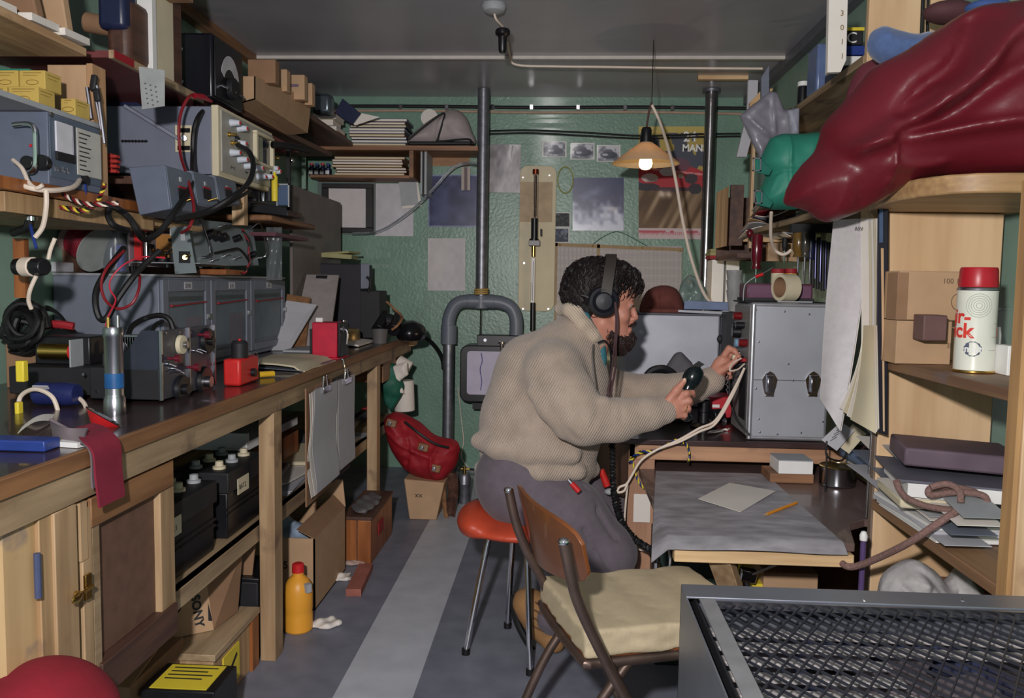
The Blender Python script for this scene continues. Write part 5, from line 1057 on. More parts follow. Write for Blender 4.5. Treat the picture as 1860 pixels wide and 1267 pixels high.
for (u, v) in [(.17, .17), (.30, .2), (.17, .62), (.30, .68), (.42, .74), (.60, .72), (.66, .84), (.95, .22), (.93, .62), (.98, .66), (.28, .44), (.80, .80)]:
    c = op(u, v); k_ = mk('knob', MB().lathe([(.001, 0), (.014, 0), (.011, .022), (.009, .034), (.001, .034)], c, (1, 0, 0), n=16), kn, t); mk('red_tip', MB().cyl(c+V((.034, 0, 0)), c+V((.037, 0, 0)), .0055, n=12), red, k_)
for (u, v) in [(.13, .36), (.18, .47), (.97, .43), (.97, .9)]: c = op(u, v); mk('socket', MB().cyl(c, c+V((.03, 0, 0)), .005).cyl(c, c+V((.006, 0, 0)), .009), brass, t)
for (u, v) in [(.27, .36), (.26, .42)]: c = op(u, v); mk('slide_switch', MB().ob(c+V((.003, 0, 0)), (.008, .03, .01)), black, t, .001)
mk('name_strip', MB().ob(op(.72, .09)+V((.0005, 0, 0)), (.001, .05, .007)), blackm, t)
for s_, u in (('o-- x', .16), ('vvv', .42)): mk('legend', text_mb(s_, .02, op(u, .86)+V((.0005, 0, 0)), (0, 1, 0), (0, 0, 1)), blackm, t)
mk('scope_shelf', MB().box(WL+.002, OX-.09, 2.66, 4.1, z0-.062, z0-.037), dkwood, label='dark shelf board carrying the oscilloscope', cat='shelf')
# probe leads
def cord(nm, pts, Y, r, m_, la, cat='cable', **k): return mk(nm, MB().tube(cr(pxs(pts, Y), 7), r, 8), m_, label=la, cat=cat, **k)
t = thing('test_lead', 'dark red test lead with red clip draped over the oscilloscope', 'test lead')
mk('lead', MB().tube(cr(pxs([(384, 183, 2.98), (370, 176, 2.85), (348, 172, 2.75), (332, 195, 2.72), (325, 230, 2.7), (328, 280, 2.7), (340, 320, 2.6), (352, 375, 2.5), (345, 410, 2.45), (330, 422, 2.5)], 2.7), 7), .005), cabler, t); mk('clip', MB().tube(pxs([(352, 173, 2.76), (368, 175, 2.8), (384, 184, 2.9)], 2.8), [.009, .01, .005]), M('clip_red', (150, 20, 40), .4), t)
cord('coax_cable', [(383, 190, 3.0), (362, 210, 2.85), (352, 240, 2.82), (350, 290, 2.8), (347, 335, 2.6), (320, 380, 2.45), (290, 420, 2.4), (262, 434, 2.35), (248, 416, 2.3), (232, 392, 2.3), (205, 375, 2.3), (196, 388, 2.3), (206, 408, 2.3), (232, 418, 2.35)], 2.8, .009, rubber, 'thick black cable looping from the black meter down in front of the grey modules')
cord('coax_cable', [(432, 263, 2.95), (452, 275, 2.85), (460, 300, 2.8), (452, 330, 2.7), (425, 355, 2.55), (380, 382, 2.5), (330, 396, 2.4), (318, 400, 2.38)], 2.9, .009, rubber, 'black probe cable curving from the oscilloscope socket down past the panel')
cord('coax_cable', [(455, 345, 2.9), (420, 366, 2.6), (370, 390, 2.5), (335, 398, 2.45)], 2.9, .006, rubber, 'thinner black cable running under the oscilloscope probe cable')
cord('strap_lead', [(494, 262, 3.35), (520, 264, 3.4), (560, 272, 3.5)], 3.4, .014, rubber, 'short thick black lead sticking out of the oscilloscope towards the back wall')
# ---- test set at far left
t = thing('signal_generator', 'blue-grey test set with chrome handle and sloping label at far left', 'test set')
Y0 = YX(97, SX); Y1 = YX(189, SX); z1 = 1.664; z0 = 1.482
mk('case', MB().box(-1.66, SX, Y0, Y1, z0, z1), bluegrey, t, .003); mk('side_panel', MB().box(SX, SX+.003, Y0+.004, Y1-.004, z0+.02, z1-.004), M('panel_slate', (84, 96, 112), .45), t, .001)
mk('chrome_handle', MB().tube(cr(pxs([(24, 226, Y0-.03), (50, 224, Y0-.04), (62, 232, Y0-.045), (64, 260, Y0-.045), (64, 298, Y0-.045), (58, 310, Y0-.04), (48, 312, Y0-.02)], Y0), 5), .006, 10), chrome, t)
for x, r_ in ((56, 12), (82, 14)): p = P(x, 296, Y=Y0); mk('black_knob', MB().cyl((p.x, Y0-.02, p.z), (p.x, Y0, p.z), r_*.0014), black, t, .002)
p = P(57, 264, Y=Y0); mk('red_lamp', MB().ball((p.x, Y0-.003, p.z), .004), red, t); mk('corner_screw', MB().cyl((SX+.002, Y0+.008, z1-.006), (SX+.008, Y0+.008, z1-.006), .006), steel, t)
def sp(u, v): return V((SX+.003, Y0+(Y1-Y0)*u, z1-(z1-z0)*v))
a, b = sp(.10, .10), sp(.40, .52); mk('meter_window', MB().box(SX+.003, SX+.008, a.y, b.y, b.z, a.z), M('meter_face', (206, 206, 214), .4), t, .001); mk('meter_base', MB().box(SX+.003, SX+.009, a.y, b.y+.01, b.z-.022, b.z), blackm, t, .001); mk('meter_edge', MB().box(SX+.003, SX+.01, b.y, b.y+.005, b.z, a.z), steel, t)
a, b = sp(.50, .10), sp(.98, .78); l = mk('instruction_card', MB().box(SX+.003, SX+.006, a.y, b.y, b.z, a.z), M('card_grey', (184, 182, 176), .6), t, .0005)
mb = MB()
for k in range(9): mb.box(SX+.006, SX+.0065, a.y+.008, a.y+.008+R.uniform(.03, .06), a.z-.014-.012*k, a.z-.011-.012*k)
mk('card_print', mb, blackm, l)
mk('script_badge', text_mb('friedhch', .022, sp(.08, .80), (0, 1, 0), (0, 0, 1), squeeze=.9), steel, t)
c = sp(.62, .84); mk('socket', MB().cyl(c, c+V((.012, 0, 0)), .012), black, t); mk('blue_plug', MB().beam(sp(.62, .86)+V((.006, 0, 0)), sp(.62, 1.05)+V((.006, 0, 0)), .004, .005), blue, t)
mk('red_rubber_grip', MB().ob(P(199, 296, Y=2.5), (.03, .03, .055)).ob(P(206, 284, Y=2.48), (.03, .02, .008)).ob(P(207, 293, Y=2.48), (.03, .02, .008)).ob(P(206, 302, Y=2.48), (.03, .02, .008)).ob(P(205, 311, Y=2.48), (.03, .02, .008)), M('rubber_red', (170, 50, 44), .6), label='orange-red ribbed rubber grip hanging beside the test set', cat='grip')
# white cables
cord('mains_cable', [(24, 330, 1.95), (60, 342, 1.95), (100, 345, 2.0), (135, 338, 2.1), (150, 318, 2.25), (170, 302, 2.34), (186, 295, 2.38)], 2.0, .0065, cablew, 'thick white cable sagging under the far left test set')
cord('mains_cable', [(24, 290, 2.0), (40, 305, 1.98), (52, 330, 1.96), (66, 341, 1.95), (78, 335, 1.95)], 2.0, .005, cablew, 'thin white cable curving in from the left edge below the chrome handle')
cord('mains_cable', [(84, 345, 1.97), (84, 375, 1.97), (78, 410, 1.98), (64, 430, 1.98)], 2.0, .006, cablew, 'white cable hanging down towards the black plug at far left')
cord('mains_cable', [(66, 500, 1.95), (55, 525, 1.95), (52, 545, 1.96), (57, 560, 1.97)], 2.0, .005, cablew, 'white cable dropping below the white junction box at far left')
cord('mains_cable', [(100, 432, 2.0), (92, 452, 2.0), (88, 470, 2.0)], 2.0, .005, cablew, 'short white cable bent above the round black plug')
cord('black_hose', [(24, 422, 2.05), (40, 416, 2.03), (52, 408, 2.02), (56, 370, 2.02), (52, 345, 2.02)], 2.0, .011, rubber, 'thick black cable rising along the green wall at far left')
cord('blue_lead', [(48, 350, 2.04), (52, 390, 2.04), (58, 420, 2.0), (66, 450, 1.98)], 2.0, .004, blue, 'thin blue lead running down the green wall at far left')
def twisted(nm, pts, Y, cols, la):
    t = thing(nm, la, 'cable'); base = cr(pxs(pts, Y), 10)
    for i, m_ in enumerate(cols):
        mk('strand', MB().tube([p+V((0, .004*math.cos(k*.9+i*2.1), .004*math.sin(k*.9+i*2.1))) for k, p in enumerate(base)], .0032, 6), m_, t)
twisted('twisted_leads', [(106, 345), (125, 358), (150, 368), (180, 371), (215, 368)], 2.1, [cablew, cabler, rubber], 'twisted red and white leads under the near left shelf')
twisted('twisted_leads', [(98, 374), (125, 378), (150, 382), (172, 372), (182, 355), (190, 335)], 2.12, [rubber, yellw, cabler], 'twisted black and yellow leads swinging under the near left shelf')
t = thing('round_connector', 'large round black plug on a white collar at far left', 'plug')
p = P(66, 484, Y=1.95); mk('collar', MB().cyl(P(44, 484, Y=1.97), P(62, 484, Y=1.96), .024), cablew, t, .002); mk('plug_body', MB().lathe([(.001, 0), (.022, 0), (.023, .02), (.02, .035), (.001, .036)], P(62, 484, Y=1.96), (1, -.3, 0), n=10), black, t, .002)
mk('rear_plug', MB().lathe([(.001, 0), (.02, 0), (.022, .02), (.001, .025)], P(28, 484, Y=1.98), (1, 0, 0), n=14), black, t)
mk('cable_clamp', MB().cyl(P(57, 393, Y=2.01), P(57, 400, Y=2.01), .014), chrome, label='bright metal cable clamp on the far left cables', cat='clamp')
mk('wooden_lath', MB().pb(26, 432, 43, 540, 2.15, .02), orwood, label='narrow orange-brown lath on the green wall at the left edge', cat='lath')
mk('brown_sheet', MB().box(WL+.001, WL+.008, P(112, 430, X=WL).y, P(330, 430, X=WL).y, 1.262, 1.56), hardb, label='brown hardboard sheet fixed to the left wall behind the wire reel', cat='board')
# ---- wire reel, spray jar etc on top of the cabinet (top at z)
CT = 1.2625
t = thing('wire_reel', 'reel of dark red wire with pale card flanges on top of the grey cabinet', 'reel')
ax = V((.86, -.42, -.28)).normalized(); a = P(140, 468, Y=2.66); b = P(168, 488, Y=2.62)
ax = (b-a).normalized()
fl = M('flange_card', (150, 134, 128), .7, var=.15); r_ = .066
b = P(176, 474, Y=2.40); b.z = CT+.068; ax = V((.86, -.25, -.40)).normalized(); a = b-ax*.078; a.z = min(a.z, CT+.12)
ax = (b-a).normalized()
mk('flange', MB().cyl(a-ax*.003, a, .07, n=40), fl, t, .001); mk('flange', MB().cyl(b, b+ax*.003, .07, n=40), M('flange_grey', (140, 146, 144), .6, var=.12), t, .001); mk('wire_winding', MB().lathe([(.05+.0015*(k % 2), (b-a).length*k/24) for k in range(25)], a, ax, n=36), M('wire_red', (126, 26, 44), .45, var=.15), t)
mk('white_switch_box', MB().box(-1.66, P(128, 0, Y=2.42).x, 2.33, 2.42, CT+.001, CT+.03), paperg, label='white box lying on the grey cabinet in front of the wire reel', cat='box', bev=.002)
t = thing('glass_jar', 'clear jar with metal clips and a blue tube inside, on the grey cabinet', 'jar')
c = (P(206, 0, Y=2.46).x, 2.46, CT+.001); mk('jar_body', MB().lathe([(.001, 0), (.034, 0), (.036, .006), (.036, .125), (.03, .13), (.03, .14), (.027, .14), (.027, .128), (.033, .123), (.033, .008), (.001, .004)], c, n=28), clearp, t)
mk('inner_rod', MB().cyl((c[0]-.01, c[1]-.01, c[2]+.006), (c[0]-.01, c[1]-.01, c[2]+.128), .008), chrome, t); mk('blue_tube', MB().cyl((c[0]+.016, c[1]-.005, c[2]+.006), (c[0]+.016, c[1]-.005, c[2]+.085), .013), M('bright_blue', (30, 60, 190), .3), t)
mk('lid_clip', MB().box(c[0]-.03, c[0]-.002, c[1]-.02, c[1]+.02, c[2]+.141, c[2]+.149).cyl((c[0]-.02, c[1], c[2]+.149), (c[0]-.03, c[1], c[2]+.165), .002).cyl((c[0]-.015, c[1], c[2]+.149), (c[0]-.01, c[1], c[2]+.168), .002), chrome, t, .001)
t = thing('small_jar', 'second clear jar half behind the first, on the grey cabinet', 'jar'); c = (P(222, 0, Y=2.58).x, 2.58, CT+.001); mk('jar_body', MB().lathe([(.001, 0), (.03, 0), (.031, .12), (.028, .13), (.001, .13)], c, n=24), clearp, t); mk('lid', MB().cyl((c[0], c[1], CT+.132), (c[0], c[1], CT+.142), .028), chrome, t)
# open circuit assembly
t = thing('circuit_assembly', 'open electronic circuit assembly between grey plates on the cabinet', 'circuit')
Y = 2.42; xa = P(229, 0, Y=Y).x; xb = P(330, 0, Y=Y).x; 
mk('side_plate', MB().hexa([(xa, Y, CT+.002), (xa+.004, Y, CT+.002), (xa+.004, Y, CT+.14), (xa, Y, CT+.14), (xa+.03, Y+.2, CT+.002), (xa+.034, Y+.2, CT+.002), (xa+.034, Y+.2, CT+.14), (xa+.03, Y+.2, CT+.14)]), M('plate_mauve', (150, 136, 146), .4, .3), t)
mk('base_plate', MB().box(xa, xb+.05, Y, Y+.2, CT+.012, CT+.015), alum, t); 
for (fx, fy) in ((.03, .02), (.14, .02), (.03, .18), (.14, .18)): mk('foot', MB().cyl((xa+fx, Y+fy, CT+.0015), (xa+fx, Y+fy, CT+.012), .006), steel, t)
mk('circuit_board', MB().box(xa+.07, xb, Y+.03, Y+.033, CT+.03, CT+.10), M('pcb_brown', (150, 104, 50), .45, var=.2), t); mk('red_board', MB().box(xa+.012, xa+.034, Y+.01, Y+.02, CT+.02, CT+.1), red, t)
for k in range(18): x_ = R.uniform(xa+.045, xb-.01); z_ = R.uniform(CT+.03, CT+.11); mk('component', MB().cyl((x_, Y+.008, z_), (x_+R.uniform(.006, .02), Y+.008, z_), R.uniform(.003, .006), n=8), R.choice([chrome, steel, brass, blackm, red, greyl]), t)
for k in range(3): mk('capacitor', MB().cyl((xa+.06+.035*k, Y+.02, CT+.016), (xa+.06+.035*k, Y+.02, CT+.045), .013), blackm, t, .002)
mk('white_block', MB().box(xb-.045, xb-.003, Y+.01, Y+.03, CT+.095, CT+.115), white, t); mk('spacer_rod', MB().cyl((xa+.05, Y+.01, CT+.12), (xb, Y+.01, CT+.122), .002).cyl((xa+.05, Y+.01, CT+.015), (xa+.05, Y+.01, CT+.12), .003), chrome, t)
pl = M('plate_greygreen', (122, 132, 136), .45, .15, var=.05)
Y2 = Y-.01
q = [P(309, 423, Y=Y2), P(342, 422, Y=Y2), P(357, 506, Y=Y2), P(318, 508, Y=Y2)]; mk('front_plate', MB().prism(q, (0, .003, 0)), pl, t)
mk('plate_window', MB().pb(325, 467, 345, 488, Y2-.002, .003), blackm, t); mk('toggle_switch', MB().cyl(P(336, 478, Y=Y2-.001), P(345, 474, Y=Y2-.02), .0025).cyl(P(336, 478, Y=Y2-.006), P(336, 478, Y=Y2), .007), brass, t); mk('socket_block', MB().pb(328, 434, 336, 448, Y2-.006, .008), greyl, t, .001)
# tilted panel with round knobs
t = thing('control_panel', 'grey-green panel with dark knobs and wire handles leaning on the cabinet', 'panel')
def pq(u, v):   # panel surface from near-left (0,0 top) to far-right
    A, B, C_, D = P(322, 392, Y=2.52), P(458, 408, Y=3.0), P(470, 480, Y=2.96), P(352, 482, Y=2.50)
    return (A.lerp(B, u)).lerp(D.lerp(C_, u), v)
nrm = (pq(1, 0)-pq(0, 0)).cross(pq(0, 1)-pq(0, 0)).normalized()
if nrm.dot(CAM-pq(0, 0)) < 0: nrm = -nrm
mk('panel_plate', MB().prism([pq(0, 0), pq(1, 0), pq(1, 1), pq(0, 1)], tuple(-nrm*.004)), pl, t)
for (u, v, r_) in [(.30, .35, .016), (.38, .38, .016), (.46, .40, .015), (.66, .40, .012), (.86, .78, .012)]: c = pq(u, v); mk('knob', MB().cyl(c, c+nrm*.03, r_, r_*.85, 16), black, t, .002)
for u in (.10, .98): mk('wire_handle', MB().tube(cr([pq(u, .08), pq(u, .08)+nrm*.04, pq(u+.02, .8)+nrm*.04, pq(u+.02, .82)], 4), .0035), chrome, t)
for (u, v) in ((.5, .12), (.6, .85), (.44, .8), (.25, .9)): c = pq(u, v); mk('toggle_switch', MB().cyl(c, c+nrm*.008, .006).cyl(c+nrm*.006, c+nrm*.028, .002), chrome, t)
mk('jumper_lead', MB().tube(cr([pq(.3, .75)+nrm*.01, pq(.45, .72)+nrm*.03, pq(.6, .7)+nrm*.03, pq(.75, .95)+nrm*.02, pq(.8, 1.1)], 5), .004), rubber, t)
twisted('twisted_leads', [(357, 485), (385, 489), (420, 493), (440, 498), (452, 480), (450, 440), (440, 418)], 2.75, [cabler, rubber], 'red and black twisted wires along the foot of the leaning panel')
mk('wooden_block', MB().box(P(350, 0, Y=2.62).x, P(424, 0, Y=2.62).x-.03, 2.62, 2.78, CT+.001, P(380, 487, Y=2.62).z), orwood, label='orange-brown wooden block on the cabinet under the leaning panel', cat='block', bev=.002)
# three grey modules
t0 = None
GX = -1.18; base = [YX(304, GX), YX(352, GX), YX(392, GX), YX(430, GX)]
for i in range(3):
    t = thing('plug_in_module', ['grey plug-in module with switch, nearest of the three in the tilted row', 'grey plug-in module with switch, middle of the three in the tilted row', 'grey plug-in module with switch, farthest of the three in the tilted row'][i], 'module', 'grey plug-in modules under the oscilloscope')
    a, b = base[i]+.002, base[i+1]-.002; z0 = 1.455+.03*i; z1 = 1.585+.008*i; xl = P(232 if i == 0 else 300, 0, Y=a).x; dz = -.02
    mk('case', MB().hexa([(xl+.03, a, z0+dz), (GX+.015, a, z0), (GX, a, z1), (xl, a, z1-.008), (xl+.03, b, z0+dz), (GX+.015, b, z0), (GX, b, z1), (xl, b, z1-.008)]), bluegrey if i == 0 else greyb, t, .003)
    mk('face_plate', MB().hexa([(GX+.0155, a+.004, z0+.004), (GX+.018, a+.004, z0+.004), (GX+.003, a+.004, z1-.004), (GX+.0005, a+.004, z1-.004), (GX+.0155, b-.004, z0+.004), (GX+.018, b-.004, z0+.004), (GX+.003, b-.004, z1-.004), (GX+.0005, b-.004, z1-.004)]), M('face_slate', (104, 114, 128), .45), t)
    m_ = (a+b)/2; zz = (z0+z1)/2-.015; xx = GX+.011
    mk('window', MB().box(xx, xx+.004, m_-.03, m_+.03, zz-.018, zz+.018), blackm, t); mk('toggle_switch', MB().cyl((xx, m_, zz-.02), (xx+.03, m_+.015, zz-.008), .003), brass, t); mk('red_label', MB().box(xx, xx+.003, m_-.025, m_+.025, zz+.02, zz+.026), redd, t); mk('indicator', MB().box(GX+.003, GX+.010, m_-.01, m_+.004, z1-.04, z1-.026), greyl, t, .001)
mk('module_shelf', MB().box(WL+.002, -1.33, 2.63, 3.3, 1.42, 1.44), ply, label='short plywood shelf behind the three grey modules', cat='shelf')
# right of scope: bottles, frame, ledge
t = thing('tool_ledge', 'narrow dark ledge with rounded wooden front beyond the oscilloscope', 'shelf')
mk('ledge_front', MB().box(-1.45, -1.16, 3.3, 3.9, P(440, 392, Y=3.25).z-.012, P(440, 392, Y=3.25).z+.012), brwood, t, .008); mk('black_tray', MB().hexa([P(x, y, Y=Y) for Y in (3.22, 3.26) for x, y in ((448, 383), (525, 392), (520, 376), (444, 365))]), black, t, .003)
mk('lower_ledge', MB().box(-1.45, -1.18, 3.4, 3.85, 1.43, 1.445), M('maroon_board', (90, 50, 60), .5), t)
mk('support_post', MB().pb(421, 340, 443, 408, 3.15, .04), pinez, t, .002)
for i, (x, m_, h_) in enumerate([(452, navy, .11), (463, blackm, .14), (478, steel, .12), (489, blackm, .13), (499, yellw, .10)]):
    p = P(x, 365, Y=3.4); t_ = thing('chemical_bottle', 'slim bottle in the row beyond the oscilloscope, '+['first, with dark blue body', 'second, all black', 'third, silvery', 'fourth, black', 'fifth, with yellow body'][i], 'bottle', 'slim bottles beyond the oscilloscope')
    mk('bottle_body', MB().lathe([(.001, 0), (.013, 0), (.013, h_), (.006, h_+.01), (.006, h_+.02), (.001, h_+.02)], (p.x, 3.4, p.z-.0), n=14), m_, t_); mk('cap', MB().cyl((p.x, 3.4, p.z+h_+.02), (p.x, 3.4, p.z+h_+.032), .008), white, t_)
t = thing('blue_bordered_card', 'dark card with light edge standing beyond the oscilloscope', 'card'); mk('card', MB().pb(503, 335, 524, 372, 3.42, .004), M('slate_blue', (70, 90, 120), .4), t)
mk('frame', MB().pb(502, 333, 503.5, 373, 3.415, .006).pb(523, 333, 525, 375, 3.415, .006).pb(502, 333, 525, 335, 3.415, .006), greyl, t)
mk('plastic_sheet', MB().sheet(lambda u, v: P(484+28*u, 412+96*v, Y=3.5+.01*math.sin(u*9+v*4)), 10, 14, .001), clearp, label='crinkled clear plastic sheet hanging above the end of the grey cabinet', cat='plastic sheet')
mk('lamp_reflector', MB().ball(P(530, 291, Y=3.9), .012, .012, .012), chrome, label='tiny bright metal ball on the dark rail near the ink bottles', cat='knob')
mk('rail_post', MB().pb(521, 262, 526, 385, 3.93, .02), blackm, label='thin dark upright rail beyond the slim bottles', cat='rail')
# loops of test lead in front of the cabinet
cord('test_lead', [(290, 455, 2.30), (262, 480, 2.26), (240, 505, 2.22), (215, 540, 2.2), (195, 575, 2.18), (182, 578, 2.18), (174, 555, 2.18), (176, 525, 2.2), (195, 490, 2.25), (225, 450, 2.35)], 2.2, .009, rubber, 'thick black test lead hanging in a long loop before the grey cabinet')
cord('test_lead', [(225, 455, 2.3), (195, 485, 2.22), (184, 515, 2.2), (192, 545, 2.19), (215, 560, 2.18), (240, 550, 2.18), (252, 525, 2.2), (254, 500, 2.25)], 2.2, .004, cabler, 'dark red test lead hanging in a round loop before the grey cabinet')
cord('test_lead', [(300, 468, 2.3), (260, 466, 2.26), (225, 480, 2.2), (202, 505, 2.18), (200, 525, 2.17), (210, 545, 2.16), (196, 575, 2.12), (190, 605, 2.1)], 2.2, .0022, M('thin_red', (190, 40, 60), .5), 'thin bright red wire dropping to the steel cylinder terminal')

def resize(nm, k):      # bring the small things back onto the cabinet top at true size
    o = bpy.data.objects[nm]; fin(o); p = o.location.copy(); o.location = (p.x*k, p.y*k, CT+max(.0005, (p.z-CT)*k)); o.scale = (k, k, k)
for nm in ('wire_reel', 'glass_jar', 'small_jar', 'circuit_assembly', 'white_switch_box'): resize(nm, 1.155)
for nm in ('control_panel', 'wooden_block.001', 'twisted_leads.002'): resize(nm, 1.15)
XYD[:] = [1400, 500]
# ================================================================ RIGHT SIDE
RX = .90
t = thing('radio_table', 'long dark-topped table along the right wall carrying the metal cases', 'table')
TZ = .72; TY = 2.84; TX = P(1128, 800, Y=TY).x
mk('table_top', MB().box(TX, WR-.002, TY, 5.1, TZ-.02, TZ), topm, t, .003)
mk('fascia', MB().box(TX+.03, WR-.002, TY+.02, TY+.04, TZ-.075, TZ-.02), WOOD('fascia_wood', (190, 146, 112), (150, 110, 84), 'X', stain=(120, 90, 80)), t, .002)
mk('side_panel', MB().box(TX+.03, TX+.05, TY+.02, 4.9, 0, TZ-.02), WOOD('side_wood', (174, 132, 104), (136, 98, 76), 'Z'), t); mk('front_stile', MB().box(TX+.05, TX+.12, TY+.02, TY+.04, 0, TZ-.075), WOOD('side_wood', (174, 132, 104), (136, 98, 76), 'Z'), t)
mk('recess_panel', MB().box(TX+.12, WR-.03, TY+.16, TY+.17, 0, TZ-.021), hardb, t); mk('leg', MB().box(WR-.08, WR-.01, TY+.05, TY+.12, 0, TZ-.075), pinez, t)
t = thing('socket_strip', 'row of mains sockets and plugs in the recess under the radio table', 'socket strip')
mk('strip', MB().box(P(1222, 0, Y=3.0).x, P(1388, 0, Y=3.0).x, 2.965, 2.998, .565, .60), cream, t, .002)
for i, x in enumerate((1238, 1262, 1282, 1310, 1340, 1368)): a = P(x, 0, Y=2.95).x; mk('plug', MB().box(a-.012, a+.012, 2.94, 2.965, .57, .595), blackm if i != 3 else teal, t, .003)
twisted('multicolour_leads', [(1143, 838), (1160, 822), (1190, 818), (1215, 806), (1232, 798), (1246, 806), (1252, 822), (1250, 838)], 2.82, [yellw, blue, rubber], 'yellow and blue twisted leads pinned along the front edge of the radio table')
twisted('multicolour_leads', [(1146, 830), (1152, 850), (1158, 870), (1168, 884)], 2.83, [blue, yellw], 'short blue and yellow leads hanging down the table side panel')
mk('white_notice', MB().box(P(1150, 0, Y=TY).x, P(1182, 0, Y=TY).x, TY+.0165, TY+.0195, P(0, 948, Y=TY).z, P(0, 897, Y=TY).z) if 0 else MB().pb(1150, 897, 1182, 947, TY+.014, .003), paper, label='small white notice pinned on the side panel left of the map', cat='notice')
# white leads from the plug to the floor
t = thing('white_leads', 'pair of white leads running from the man\'s far hand down over the table edge', 'cable')
for dx, dy in ((0, 0), (4, 6)): mk('lead', MB().tube(cr(pxs([(1352, 668, 2.80), (1330, 712+dy, 2.76), (1300, 762+dy, 2.76), (1270, 777+dy, 2.78), (1235, 797+dx, 2.78), (1195, 815, 2.78), (1165, 835, 2.78), (1148, 862, 2.78), (1138, 878, 2.78), (1125, 884, 2.78), (1122, 893, 2.78), (1134, 890, 2.78), (1140, 875, 2.78)], 2.8), 6), .0042), cablew, t)
mk('loop', MB().tube(cr(pxs([(1346, 650, 2.82), (1330, 660, 2.8), (1326, 672, 2.78), (1340, 670, 2.8), (1352, 660, 2.83)], 2.8), 6), .003), cablew, t)
cord('white_lead', [(1140, 880, 2.8), (1136, 920, 2.8), (1134, 960, 2.8), (1138, 985, 2.8), (1165, 998, 2.8), (1200, 1002, 2.8)], 2.8, .0035, cablew, 'thin white lead looping down in front of the table side panel')
t = thing('red_plug', 'red plug with grey tip hanging left of the coiled cord', 'plug'); mk('grip', MB().cyl(P(1092, 852, Y=2.85), P(1103, 882, Y=2.85), .011, .014), M('plug_red', (200, 40, 36), .45), t, .002); mk('tip', MB().ball(P(1108, 892, Y=2.85), .02, .014, .012), greyl, t)
# ---- cases on the table
t = thing('aluminium_case', 'tall riveted aluminium transport case with two chrome latches', 'case')
cx0 = P(1365, 0, Y=TY+.03).x; cx1 = P(1507, 0, Y=TY+.03).x; cy0 = TY+.03; cy1 = 3.14; cz1 = P(1430, 551, Y=cy0).z; cz0 = TZ+.006
cx0 = P(1362, 680, Y=cy0).x; cx1 = P(1507, 680, Y=cy0).x
mk('case_body', MB().box(cx0, cx1, cy0, cy1, cz0, cz1), M('case_alu', (176, 180, 188), .42, .5, var=.10, scale=5), t, .012)
mk('edge_moulding', MB().cyl((cx0+.006, cy0+.004, cz0), (cx0+.006, cy0+.004, cz1-.004), .009).cyl((cx0, cy0+.006, cz1-.005), (cx1, cy0+.006, cz1-.005), .008).cyl((cx0, cy0+.006, cz0+.004), (cx1, cy0+.006, cz0+.004), .008), M('bright_edge', (214, 216, 224), .3, .8), t)
zs = P(1430, 690, Y=cy0).z; mk('lid_seam', MB().box(cx0+.012, cx1-.004, cy0-.0012, cy0+.001, zs-.001, zs+.001), blackm, t)
for (x, y) in [(1373, 562), (1378, 620), (1373, 705), (1378, 760), (1425, 565), (1470, 570), (1440, 690), (1432, 660), (1500, 620), (1412, 788), (1455, 785), (1380, 784), (1495, 765)]: p = P(x, y, Y=cy0); mk('rivet', MB().ball((p.x, cy0-.0005, p.z), .004, .002, .004, 8), steel, t)
for x in (1398, 1477):
    p = P(x, 692, Y=cy0-.004); l = mk('latch', MB().prism([V((p.x+a*.0019, cy0-.002, p.z+b*.0019)) for a, b in ((-8, 14), (-14, 4), (-12, -8), (-8, -24), (8, -24), (12, -8), (14, 4), (8, 14), (0, 19))], (0, -.004, 0)), chrome, t, .001)
    mk('lever', MB().ob((p.x, cy0-.012, p.z-.012), (.022, .012, .05)), M('latch_steel', (190, 192, 204), .15, 1), l, .003); mk('hook', MB().cyl((p.x-.012, cy0-.01, p.z+.018), (p.x+.012, cy0-.01, p.z+.018), .005), chrome, l); mk('base_lip', MB().box(p.x-.016, p.x+.016, cy0-.009, cy0-.002, p.z-.052, p.z-.044), chrome, l, .002)
mk('radio_face', MB().box(cx0-.004, cx0, cy0+.012, cy1-.01, cz0+.01, cz1-.012), M('radio_face_grey', (134, 132, 130), .5), t)
def rf(x, y): p = P(x, y, X=cx0-.004); return p
for (x, y, r_, m_) in [(1347, 573, .014, M('lamp_red', (110, 22, 26), .2)), (1345, 602, .022, black), (1352, 590, .012, black), (1350, 622, .016, M('cap_cyan', (120, 160, 190), .4)), (1357, 622, .014, M('lamp_red', (110, 22, 26))), (1344, 640, .008, chrome), (1350, 655, .02, black), (1346, 590, .010, black)]: p = rf(x, y); mk('panel_knob', MB().cyl(p, p+V((-.03, 0, 0)), r_, r_*.9, 16), m_, t, .002)
mk('black_panel', MB().box(cx0-.008, cx0-.004, cy0+.02, cy0+.12, cz0+.06, cz0+.24), blackm, t)
mk('plug_block', MB().ob(rf(1352, 648)+V((-.03, -.01, 0)), (.03, .02, .018)), cream, t, .003); mk('plug_block', MB().ob(rf(1356, 652)+V((-.02, -.02, 0)), (.03, .02, .014)), redd, t, .003)
mk('jack_plug', MB().cyl(rf(1352, 661)+V((-.005, 0, 0)), rf(1352, 661)+V((-.045, 0, -.0)), .016), black, t, .003)
mk('top_cover', MB().box(cx0-.01, cx1+.0, cy0+.06, cy1, cz1+.0, cz1+.006), blackm, t, .003)
CTz = cz1+.0065
mk('thin_rule', MB().beam(P(1412, 549, Y=2.93)+V((0, 0, .004)), P(1475, 550, Y=2.93)+V((0, 0, .004)), .012, .004), greyl, label='pale rule lying along the top of the aluminium case', cat='rule')
t = thing('instrument_box', 'flat maroon instrument box on top of the aluminium case', 'box')
